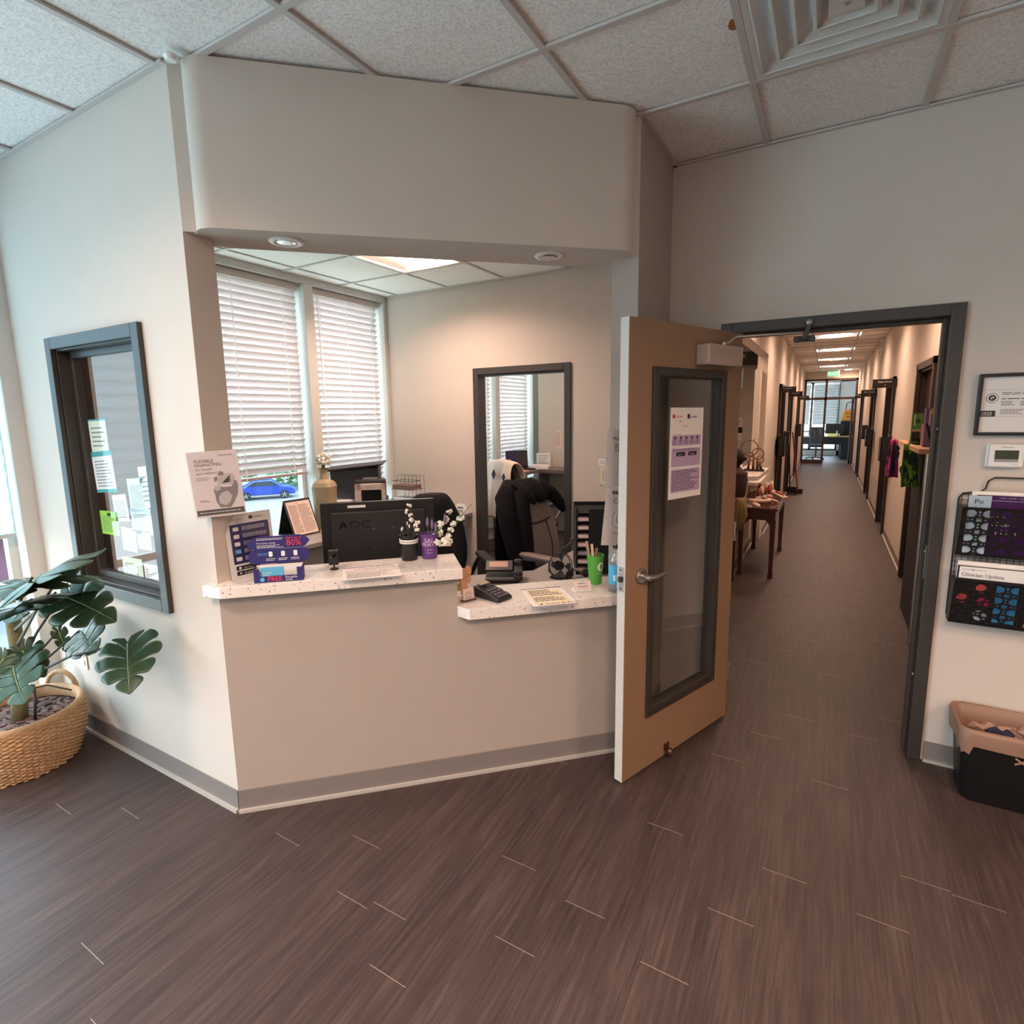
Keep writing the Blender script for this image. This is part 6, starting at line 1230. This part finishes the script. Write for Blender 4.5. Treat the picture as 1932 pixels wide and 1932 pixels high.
    m.add([wr(-.034+.01*k/3, z) for z in (.062, .092) for k in range(4)], [(k, k+1, 5+k, 4+k) for k in range(3)]); m.build('label_print', PAPER, e)
    m = MB(); m.cyl((0, 0, .215), .02, .022, 20); m.cyl((0, 0, .236), .006, .03, 10); m.cyl((0, 0, .262), .012, .014, 14); m.tube([(0, 0, .27), (-.02, 0, .272), (-.05, 0, .262)], [.009, .007, .005], 8); m.build('pump', BLACK, e, smart=True); MB().cyl((0, 0, .02), .003, .2, 8).build('dip_tube', mat('tube_white', (220, 220, 218), .5), e)
    # desk: phone, fan, mouse, organiser
    e = thing('desk_phone', 'black desk phone with a tan display behind the pin pad', 'telephone', onZ((900, 1104), .742)+Vector((.03, .04, 0)), RZ-.25); m = MB(); m.prism([(0, 0), (.2, 0), (.2, .15), (0, .15)], 0, .035); m.build('base', BLACK, e, bevel=.012); m = MB(); m.box(.0, .16, .03, .13, 0, .014, T(.0, .02, .045) @ Matrix.Rotation(.35, 4, 'X')); m.build('display_body', BLACK, e, bevel=.004); MB().box(.02, .13, .06, .115, .0142, .0155, T(.0, .02, .045) @ Matrix.Rotation(.35, 4, 'X')).build('display', mat('display_tan', (186, 142, 124), .4), e)
    m = MB(); m.box(.165, .215, -.02, .16, .035, .075); m.box(.165, .215, -.03, .02, .02, .06); m.box(.165, .215, .12, .17, .03, .105); m.build('handset', BLACK, e, bevel=.014, seg=3)
    cf = onZ((1048, 1092), .742)+Vector((.02, .03, 0)); e = thing('desk_fan', 'small black clip fan with a spiral guard behind the notice', 'fan', cf, RZ-.9); FM = T(0, 0, .075) @ Matrix.Rotation(-.25, 4, 'X'); g = MB()
    for k in range(44):
        a = k*2*math.pi/44; pts = [(.026*math.cos(a), -.03, .026*math.sin(a)), (.05*math.cos(a+.15), -.03, .05*math.sin(a+.15)), (.072*math.cos(a+.3), -.018, .072*math.sin(a+.3)), (.078*math.cos(a+.34), .0, .078*math.sin(a+.34))]; g.tube(pts, .0011, 4, FM)
    for r, y_ in ((.078, 0), (.074, -.012), (.026, -.03)): g.tube([(r*math.cos(k*.2618), y_, r*math.sin(k*.2618)) for k in range(24)], .0025, 5, FM, closed=True)
    g.build('guard', BLACK, e); m = MB(); m.cyl((0, 0, 0), .024, .035, 20, FM @ T(0, .0, 0) @ Matrix.Rotation(math.pi/2, 4, 'X')); m.build('hub', mat('gloss_black', (8, 8, 9), .15), e)
    for k in range(4):
        a = k*1.57; m = MB(); m.add([FM @ Vector(t) for t in ((.02*math.cos(a), .004, .02*math.sin(a)), (.066*math.cos(a-.3), -.008, .066*math.sin(a-.3)), (.07*math.cos(a+.2), .004, .07*math.sin(a+.2)), (.05*math.cos(a+.5), .012, .05*math.sin(a+.5)))], [(0, 1, 2, 3)]); m.build('blade', mat('fan_blade', (40, 38, 42), .4), e, solid=.0015)
    m = MB(); m.tube([(-.08, 0, .075), (-.082, .0, .03), (-.05, 0, .006), (.05, 0, .006), (.082, 0, .03), (.08, 0, .075)], .006, 8); m.box(-.05, .05, -.04, .04, 0, .012); m.build('bracket', BLACK, e, smart=True); MB().ball((-.08, -.006, .08), .004).build('silver_knob', STEEL, e)
    m = onZ((1080, 1090), .742); e = thing('headset', 'grey and black headset lying right of the small fan', 'headset', m+Vector((.02, .03, 0)), RZ); q = MB(); q.tube([(-.05, 0, .02), (-.04, .01, .045), (0, .02, .04), (.04, .01, .02)], .009, 8); q.build('band', mat('headset_grey', (150, 144, 142), .5), e, smooth=True); q = MB(); q.ball((-.05, 0, .022), .022, n=12); q.ball((.05, 0, .022), .024, n=12); q.build('ear_cushion', BLACKM, e, smooth=True)
    MB().tube([(-.06, 0, .01), (-.1, -.02, .004), (-.12, .02, .004)], .002, 5).build('cable', BLACKM, e)
    e = thing('letter_sorter', 'tall black tiered letter sorter behind the green cup', 'letter rack', (-1.255, 2.99, .741), RZ-.3); m = MB(); hh = .395; wd = .235
    m.box(0, .004, 0, .3, 0, hh); m.box(wd, wd+.004, 0, .3, 0, hh); m.box(0, wd, .296, .3, 0, hh)
    for k in range(8): m.box(0, wd, 0, .3, .005+k*.052, .009+k*.052)
    for k in range(8): m.box(0, .012, -.002, .0, k*.052, k*.052+.03)
    m.box(.075, wd, -.002, .0, 0, hh); m.build('rack_body', BLACKM, e)
    for k in range(7):
        o = tag(MB().box(.012, .075, .01, .25, .011+k*.052, .03+k*.052).build('letter', [mat('letter_pink', (220, 196, 190), .8), mat('letter_grey', (150, 150, 156), .8)][k in (2,)], None), 'letters in the %s tier of the black letter sorter' % ('bottom', 'second lowest', 'third lowest', 'middle', 'third highest', 'second highest', 'topmost')[k], 'letters', 'letters in the black sorter'); o.matrix_world = e.matrix_basis
    tag(MB().prism([(0, 0), (.1, -.02), (.12, .06), (.02, .08)], .7405, .743).build('mouse_pad', mat('dark_teal_pad', (60, 84, 84), .7), None), 'dark teal pad lying left of the letter sorter', 'pad').location = (-1.40, 3.30, 0)
    m = MB()
    # yellow sticky notes at the step between counters
    for k in range(2): p = W(1.0, -.15-.0*k, .86+.045*k); e = thing('sticky_note', ['yellow sticky note behind the foot card holder, upper one', 'yellow sticky note behind the foot card holder, lower one'][1-k], 'sticky note', p, RZ); MB().box(0, .05, 0, .001, 0, .04).build('note_sheet', mat('sticky_yellow', (232, 226, 160), .7), e)
counter_things()
# ---------------------------------------------------------------- rear office desk seen through the doorway
def rear_office():
    z = .94; e = thing('rear_desk', 'grey standing height desk under the blinds of the rear office', 'desk'); RD = mat('rear_desktop', (110, 98, 94), .4); MB().box(XF, -3.42, 4.7, 7.28, z-.04, z).build('desktop', RD, e); m = MB()
    for y in (5.75, 7.1): m.box(-3.52, -3.44, y, y+.08, 0, z-.04)
    m.build('leg', mat('desk_leg_grey', (120, 110, 106), .5), e); MB().box(-3.88, -3.84, 4.7, 7.28, .2, z-.04).build('modesty_panel', mat('pale_panel', (196, 206, 206), .7), e); MB().box(-3.53, -2.2, 6.85, 7.28, z-.05, z).build('return_top', RD, e)
    e = thing('laptop', 'black laptop with a dark screen under the rear blinds', 'laptop', (-3.66, 6.74, z), math.radians(55)); MB().box(-.17, .17, -.13, .1, 0, .02).build('keyboard_base', BLACK, e, bevel=.003); MB().box(-.17, .17, 0, .012, 0, .24, T(0, .1, .02) @ Matrix.Rotation(-.12, 4, 'X') @ T(0, 0, 0)).build('lid', BLACK, e, bevel=.003)
    m = MB(); m.box(-.155, .0, -.001, 0, .02, .22, T(0, .1, .02) @ Matrix.Rotation(-.12, 4, 'X')); m.build('screen', mat('screen_blue', (50, 50, 84), .2), e); MB().box(.0, .155, -.001, 0, .02, .22, T(0, .1, .02) @ Matrix.Rotation(-.12, 4, 'X')).build('screen_panel', mat('screen_brown', (62, 52, 58), .2), e)
    e = thing('file_holder', 'tan wooden file holder with folders on the rear desk', 'file holder', (-3.74, 5.42, z), .5); MB().prismy([(0, 0), (.26, 0), (.26, .2), (0, .23)], 0, .1).build('box', mat('tan_board', (196, 140, 94), .6), e, bevel=.003); m = MB()
    for k in range(4): m.box(.01+.01*k, .23, .015+.02*k, .018+.02*k, .05, .25+.02*k)
    m.build('folders', mat('folder_slate', (90, 96, 110), .7), e); MB().tube([(.1, -.004, .01), (.1, -.004, .14), (.13, -.004, .16), (.22, -.004, .15), (.25, -.004, .12)], .004, 6).build('wire_loop', BLACK, e)
    e = thing('tissue_box', 'purple tissue box with a white tissue on the rear desk', 'tissue box', (-3.68, 5.82, z), .4); MB().box(0, .22, 0, .12, 0, .085).build('box', mat('tissue_purple', (124, 62, 112), .5), e, bevel=.003); m = MB(); m.lathe([(.03, .08), (.04, .11), (.02, .14), (.004, .16)], (.11, .06, 0), 7); m.build('tissue', PAPER, e)
    RDk = mat('bright_red_print', (232, 64, 78), .6)
    e = thing('pen_holder', 'clear pen holder with a red bow on the rear desk', 'pen cup', (-3.6, 6.28, z)); MB().cyl((0, 0, 0), .04, .1, 14).build('holder', mat('smoke_plastic', (110, 104, 120), .4), e); m = MB(); m.ball((-.02, 0, .13), .03, n=9, m=6); m.ball((.02, 0, .15), .03, n=9, m=6); m.build('bow', RDk, e, smooth=True)
    for k, (x, y, a, zz, lab) in enumerate(((-3.58, 6.5, .2, 0, 'pink tinted folder open at the front of the rear desk'), (-3.5, 6.98, .5, 0, 'short stack of papers right of the laptop'), (-3.56, 6.15, .9, .0, 'loose white sheets tilted beside the pen holder'))):
        e = thing('paper_pile', lab, 'papers', (x, y, z+zz), a); MB().box(-.13, .13, -.1, .1, 0, (.012, .05, .03)[k]).build('sheets', [mat('pink_folder', (226, 160, 150), .6), PAPER, PAPER][k], e)
    e = thing('vertical_papers', 'upright file of white papers leaning on the rear wall', 'papers', (-3.62, 7.15, z), .2); MB().box(0, .2, 0, .08, 0, .20).build('sheets', PAPER, e); c = Card(e, .2, .2, None, 0); c.fine('lettering', GREY, .15, .1, .9, .9, 8); c.done()
    a, b = onY((1022, 813), 7.895), onY((1044, 846), 7.895); e = thing('wall_notice', 'white printed notice on the pale rear office wall', 'notice', (a.x, 7.898, b.z)); c = Card(e, b.x-a.x-.06, a.z-b.z, PAPER); c.fine('lettering', GREY, .1, .1, .9, .9, 8); c.done()
    a, b = onY((1049, 812), 7.295), onY((1059, 845), 7.295); e = thing('wall_notice', 'narrow pink notice on the brownish rear office wall', 'notice', (a.x, 7.298, b.z)); c = Card(e, b.x-a.x, a.z-b.z, mat('pink_sheet', (226, 200, 190), .8)); c.fine('lettering', GREY, .1, .1, .9, .9, 8); c.done()
    e = thing('file_cabinet', 'white drawer cabinet under the rear desk at the right', 'cabinet', (-2.95, 6.9, 0)); MB().box(0, .5, 0, .36, 0, .84).build('body', mat('cabinet_white', (206, 210, 210), .5), e); m = MB()
    for k in range(4): MB().box(.01, .49, -.012, 0, .03+.2*k, .21+.2*k).build('drawer', mat('cabinet_white', (206, 210, 210), .5), e, bevel=.002)
    e = thing('power_strip', 'black box with a yellow cord under the rear desk', 'power strip', (-3.05, 6.3, 0)); MB().box(0, .12, 0, .1, 0, .14).build('box', BLACKM, e); MB().tube([(.05, .05, .14), (.04, .1, .3), (.1, .2, .45), (.12, .3, .6)], .005, 6).build('cord', mat('yellow_cord', (206, 190, 120), .6), e)
rear_office()
# ---------------------------------------------------------------- plant in the woven basket
def basket():
    cx, cy = PB; e = thing('woven_basket', 'round woven seagrass basket planter beside the window wall', 'basket', (cx, cy, 0)); n, K = 220, 30; vs = []; R = BR_
    def prof(t): return R*(.80+.20*math.sin(min(1, t*1.25)*math.pi/2)) - R*.05*max(0, t-.7)/.3
    for j in range(K*3+1):
        t = j/(K*3); row = int(j/3); ph = (row % 2)*math.pi; zz = BH*t; base = prof(t)
        for i in range(n):
            a = 2*math.pi*i/n; w_ = math.sin(a*34+ph)*.007+(abs(math.sin(math.pi*j/3)))*.008+.0015*math.sin(a*7+j*.9); r = base+w_; vs.append((r*math.cos(a), r*math.sin(a), zz+.002*math.sin(a*11+row)))
    m = MB(); L = K*3+1; m.add(vs, [(j*n+i, j*n+(i+1) % n, (j+1)*n+(i+1) % n, (j+1)*n+i) for j in range(L-1) for i in range(n)]+[tuple(range(n))[::-1]])
    SG = mat('seagrass', (182, 146, 108), .85, vary=.4, vscale=34, bump=.8, bscale=90); m.build('basket_body', SG, e, smooth=True)
    m = MB(); rt = prof(1); m.lathe([(rt+.004, BH-.035), (rt+.014, BH-.02), (rt+.012, BH), (rt, BH+.008), (rt-.014, BH-.002), (rt-.012, BH-.06)], n=80); vs = []
    for i, v in enumerate(m.v): a = math.atan2(v.y, v.x); k = 1+.012*math.sin(a*80+v.z*60); vs.append(Vector((v.x*k, v.y*k, v.z)))
    m.v = vs; m.f = m.f[:-2]; m.build('rim', mat('seagrass_rim', (176, 140, 104), .85, vary=.25, vscale=40, bump=.5, bscale=120), e, smooth=True)
    for a in (HA, HA+math.pi):
        c, s = math.cos(a), math.sin(a); pts = []
        for k in range(11): q = math.pi*k/10; tt = .085*math.cos(q); pts.append(((rt+.01)*c-tt*s*-1, (rt+.01)*s-tt*c, BH-.035+.105*math.sin(q)))
        MB().tube(pts, .012, 10).build('handle', mat('seagrass_rim', (176, 140, 104), .85), e, smooth=True)
    m = MB(); rn = random.Random(2); m.cyl((0, 0, BH-.10), rt-.012, .035, 40)
    so = m.build('soil', mat('soil', (60, 48, 44), .95, bump=.8, bscale=40), e); m = MB()
    for k in range(500):
        a, r = rn.uniform(0, 6.28), (rt-.03)*rn.random()**.5; c = Vector((r*math.cos(a), r*math.sin(a), BH-.06)); q = Matrix.Rotation(rn.uniform(0, 3), 4, 'Z') @ Matrix.Rotation(rn.uniform(-.6, .6), 4, 'X'); m.box(-.016, .016, -.006, .006, -.003, .003, T(*c) @ q)
    o = m.build('mulch', mat('bark_mulch', (96, 76, 70), .9, vary=.4, vscale=60), so); o['kind'] = 'stuff'
PB = (-3.42, .985); BR_ = .27; BH = .285; HA = math.radians(-62)
basket()
def plant():
    cx, cy = PB; z0 = BH-.065; e = thing('monstera_plant', 'large split leaf monstera growing in the woven basket', 'plant', (cx, cy, z0))
    LF = bpy.data.materials.new('monstera_leaf'); LF.use_nodes = True; nt = LF.node_tree; b = nt.nodes['Principled BSDF']; b.inputs['Base Color'].default_value = srgb(44, 66, 48); b.inputs['Roughness'].default_value = .32
    nz = nt.nodes.new('ShaderNodeTexNoise'); nz.inputs['Scale'].default_value = 14; tcn = nt.nodes.new('ShaderNodeTexCoord'); nt.links.new(tcn.outputs['Object'], nz.inputs[0]); rp = nt.nodes.new('ShaderNodeValToRGB'); rp.color_ramp.elements[0].color = srgb(34, 54, 38); rp.color_ramp.elements[1].color = srgb(66, 92, 62); nt.links.new(nz.outputs[0], rp.inputs[0]); nt.links.new(rp.outputs[0], b.inputs[0])
    tr = nt.nodes.new('ShaderNodeBsdfTranslucent'); tr.inputs[0].default_value = srgb(96, 140, 60); ms = nt.nodes.new('ShaderNodeMixShader'); ms.inputs[0].default_value = .14; nt.links.new(b.outputs[0], ms.inputs[1]); nt.links.new(tr.outputs[0], ms.inputs[2]); nt.links.new(ms.outputs[0], nt.nodes['Material Output'].inputs[0])
    VN = mat('leaf_vein', (112, 132, 88), .5); STM = mat('stem_dark', (52, 48, 42), .6); TRK = mat('trunk_fibre', (112, 104, 72), .95, vary=.35, vscale=40, bump=.9, bscale=120)
    def leaf(tip_from, size, M, slits=4, curl=.12, seed=0, width=.95):
        # heart shaped blade cut by deep slits between lateral fingers; local x forward along the midrib, y across, z up
        m = MB(); vs = []; fs = []
        H_ = [(.0, .0), (-.13, .07), (-.20, .20), (-.17, .34), (-.05, .45), (.12, .50), (.30, .49), (.47, .44), (.63, .36), (.77, .25), (.90, .12), (1.0, .0)]
        def marg(q):
            q = max(0, min(.9999, q))*(len(H_)-1); i = int(q); t = q-i; p0, p1, p2, p3 = H_[max(i-1, 0)], H_[i], H_[i+1], H_[min(i+2, len(H_)-1)]
            cr = lambda a, b, c, d: .5*(2*b+(c-a)*t+(2*a-5*b+4*c-d)*t*t+(3*b-a-3*c+d)*t**3)
            return cr(p0[0], p1[0], p2[0], p3[0]), cr(p0[1], p1[1], p2[1], p3[1])*width
        def pt(x, y): return Vector((x*size, y*size, -curl*size*(x-.35)**2*1.3-curl*size*y*y*1.6+.022*size*math.sin(y*20+seed)*abs(y)*2))
        K = slits+1
        for s in (-1, 1):
            for k in range(K):
                q0, q1 = (.10 if k == 0 else k/K+.06*(1-k/K)), ((k+1)/K+.06*(1-(k+1)/K) if k < K-1 else 1.0); m0, m1 = .96*k/K*.95, (.96*(k+1)/K*.95 if k < K-1 else 1.0)
                rows, cols = 9, 6; base = len(vs)
                for j in range(rows+1):
                    t = j/rows; op = max(0, (t-.40)/.60)**.6; ga = .11*op if k else 0; gb = .11*op if k < K-1 else 0; rd = .10*max(0, (t-.85)/.15)
                    for i in range(cols+1):
                        u_ = i/cols; u_ = (ga+rd)+(1-ga-gb-2*rd)*u_; mx, my = marg(q0+(q1-q0)*u_); xm = m0+(m1-m0)*u_; bow = .05*math.sin(math.pi*t)
                        end = 1-.05*(2*i/cols-1)**2*(t > .99)
                        vs.append(pt((xm*(1-t)+mx*t-bow)*1.0, s*my*t*end))
                for j in range(rows):
                    for i in range(cols): q = (base+j*(cols+1)+i, base+j*(cols+1)+i+1, base+(j+1)*(cols+1)+i+1, base+(j+1)*(cols+1)+i); fs.append(q if s > 0 else q[::-1])
        m.add(vs, fs, M); o = m.build('leaf', LF, e, smooth=True, solid=.0016)
        q = MB(); q.tube([M @ (pt(t, 0)+Vector((0, 0, .001))) for t in (0, .25, .5, .75, .98)], [.004, .0032, .0025, .002, .001], 6); q.build('midrib', VN, o, smooth=True)
        return o
    tx = MB(); tx.tube([(.0, .0, -.02), (-.01, .02, .12), (.0, .03, .24), (-.045, .05, .36), (-.07, .06, .50), (-.07, .05, .62)], [.035, .033, .034, .03, .032, .028], 16); m = tx
    m.v = [v*(1+random.Random(i).uniform(-.004, .004)) for i, v in enumerate(m.v)]; m.build('trunk', TRK, e, smooth=True)
    o3 = Vector((cx, cy, z0))
    def place(pix_base, pix_tip, Yb, Yt, size=None, roll=0, face=None, **k):
        # base and tip found on planes of known depth
        a = onY(pix_base, Yb)-o3; b_ = onY(pix_tip, Yt)-o3; x = (b_-a); L = x.length; x.normalize(); up = Vector(face) if face else Vector((.55, -.45, .7)); zz = (up-x*up.dot(x)).normalized(); y = zz.cross(x); M = Matrix(((x.x, y.x, zz.x, a.x), (x.y, y.y, zz.y, a.y), (x.z, y.z, zz.z, a.z), (0, 0, 0, 1))); leaf(None, L, M, **k); return a
    S = MB(); stem = lambda a, mid, end, r=.006: MB().tube([Vector(a), (Vector(a)+Vector(end))/2+Vector(mid), Vector(end)], [r*1.3, r, r*.7], 8).build('stem', STM, e, smooth=True)
    A0 = (.0, .03, .24)
    b = place((240, 1212), (243, 1308), 1.12, 1.02, face=(.75, -.6, .2), slits=4, seed=1, width=1.0, curl=.1); stem((.0, .03, .2), (0, 0, .03), b)
    b = place((118, 1122), (216, 1168), 1.02, 1.10, face=(.5, -.5, .8), slits=4, seed=2, width=.9, curl=.2); stem((-.01, .03, .26), (.0, .0, .02), b)
    b = place((150, 1190), (178, 1228), 1.14, 1.10, face=(.8, -.5, .2), slits=4, seed=3, width=1.0); stem((-.01, .04, .2), (0, 0, .0), b)
    b = place((118, 1082), (5, 1118), .98, .72, face=(.4, -.4, .9), slits=4, seed=4, width=.9, curl=.15); stem((-.05, .05, .36), (0, 0, .02), b)
    b = place((60, 1090), (120, 1070), .78, 1.05, face=(.3, -.6, .8), slits=5, seed=5, width=.8, curl=.2); stem((-.07, .05, .5), (0, 0, 0), b)
    b = place((105, 1118), (-5, 1150), 1.0, .72, face=(.4, -.5, .8), slits=4, seed=6, width=.8, curl=.2); stem((-.06, .05, .44), (0, 0, 0), b)
    b = place((22, 1247), (40, 1325), .86, .80, face=(.8, -.6, .3), slits=4, seed=7, width=1.0, curl=.15); stem((.0, .02, .16), (0, 0, .06), b)
    b = place((40, 1225), (85, 1280), .90, .95, face=(.8, -.5, .4), slits=5, seed=9, width=.9, curl=.2); stem((.0, .02, .18), (0, 0, .05), b)
    b = place((10, 1240), (-40, 1300), .84, .75, face=(.7, -.6, .4), slits=4, seed=10, width=.9); stem((.0, .02, .14), (0, 0, .06), b)
    b = place((60, 1130), (20, 1170), 1.0, .85, face=(.5, -.5, .7), slits=4, seed=11, width=.9); stem((-.07, .05, .55), (0, 0, 0), b)
    b = place((110, 1190), (130, 1235), 1.18, 1.2, face=(.7, -.5, .2), slits=3, seed=12, width=.55); stem((-.02, .05, .2), (0, 0, .02), b)
    MB().tube([(.01, .03, .14), (.06, .06, .16), (.08, .05, .10), (.07, .04, .0)], .007, 8).build('aerial_root', STM, e, smooth=True)
    MB().tube([(.01, .03, .15), (.1, .1, .17), (.2, .16, .14)], .004, 6).build('aerial_root', STM, e, smooth=True)
    for k in range(3): MB().tube([(.0, .02, .22+.04*k), (.03, .05, .27+.04*k), (.02+.03*k, .06, .32+.04*k)], [.014, .01, .002], 8).build('sheath', mat('sheath_brown', (150, 112, 84), .7), e, smooth=True)
plant()
# second pale leafed plant behind the monstera, by the window
def back_plant():
    e = thing('green_plant', 'bright green strap leafed plant behind the monstera at the window', 'plant', (-3.60, .55, 0)); LG = mat('bright_leaf', (120, 176, 80), .5, transl=.4, vary=.2); MB().lathe([(.08, 0), (.09, .02), (.11, .2), (.1, .2)], n=24).build('pot', mat('pot_cream', (214, 206, 194), .5), e, smart=True); rn = random.Random(6)
    MB().tube([(0, 0, .15), (.01, .02, .45), (0, 0, .7)], .014, 8).build('cane', mat('cane', (176, 160, 110), .7), e)
    for k in range(14):
        a = rn.uniform(0, 6.28); L = rn.uniform(.16, .3); m = MB(); vs = []; w_ = .022; z0 = .45+.3*rn.random()
        for j in range(8): t = j/7; x = L*t*.7; z = z0+L*.7*math.sin(t*2.2)*.7; ww = w_*math.sin(math.pi*min(.96, t+.12)); c, s = math.cos(a), math.sin(a); vs += [(x*c-ww*s, x*s+ww*c, z), (x*c+ww*s, x*s-ww*c, z)]
        vs = [(max(x, -.07), y, z) for x, y, z in vs]
        m.add(vs, [(2*j, 2*j+1, 2*j+3, 2*j+2) for j in range(7)]); m.build('leaf', LG, e, smooth=True, solid=.001)
back_plant()
# outlet on the left wall behind the leaves
p = onY((159, 1243), YL-.002); e = thing('wall_outlet', 'cream power outlet low on the left wall behind the monstera', 'outlet', (p.x-.035, YL-.001, p.z-.055)); MB().box(0, .07, -.005, 0, 0, .115).build('plate', mat('cream_plate', (220, 206, 184), .5), e, bevel=.002); m = MB(); m.box(.022, .048, -.008, -.004, .022, .05); m.box(.022, .048, -.008, -.004, .065, .093); m.build('socket', mat('socket_cream', (206, 190, 166), .5), e)
# sensor near the bulkhead corner
e = thing('ceiling_sensor', 'small white sensor on the ceiling beside the bulkhead corner', 'sensor', tuple(onZ((322, 103), ZC-.01))); MB().lathe([(.022, .0), (.024, -.008), (.016, -.02), (.001, -.022)], n=16).build('housing', WHITE, e, smart=True)
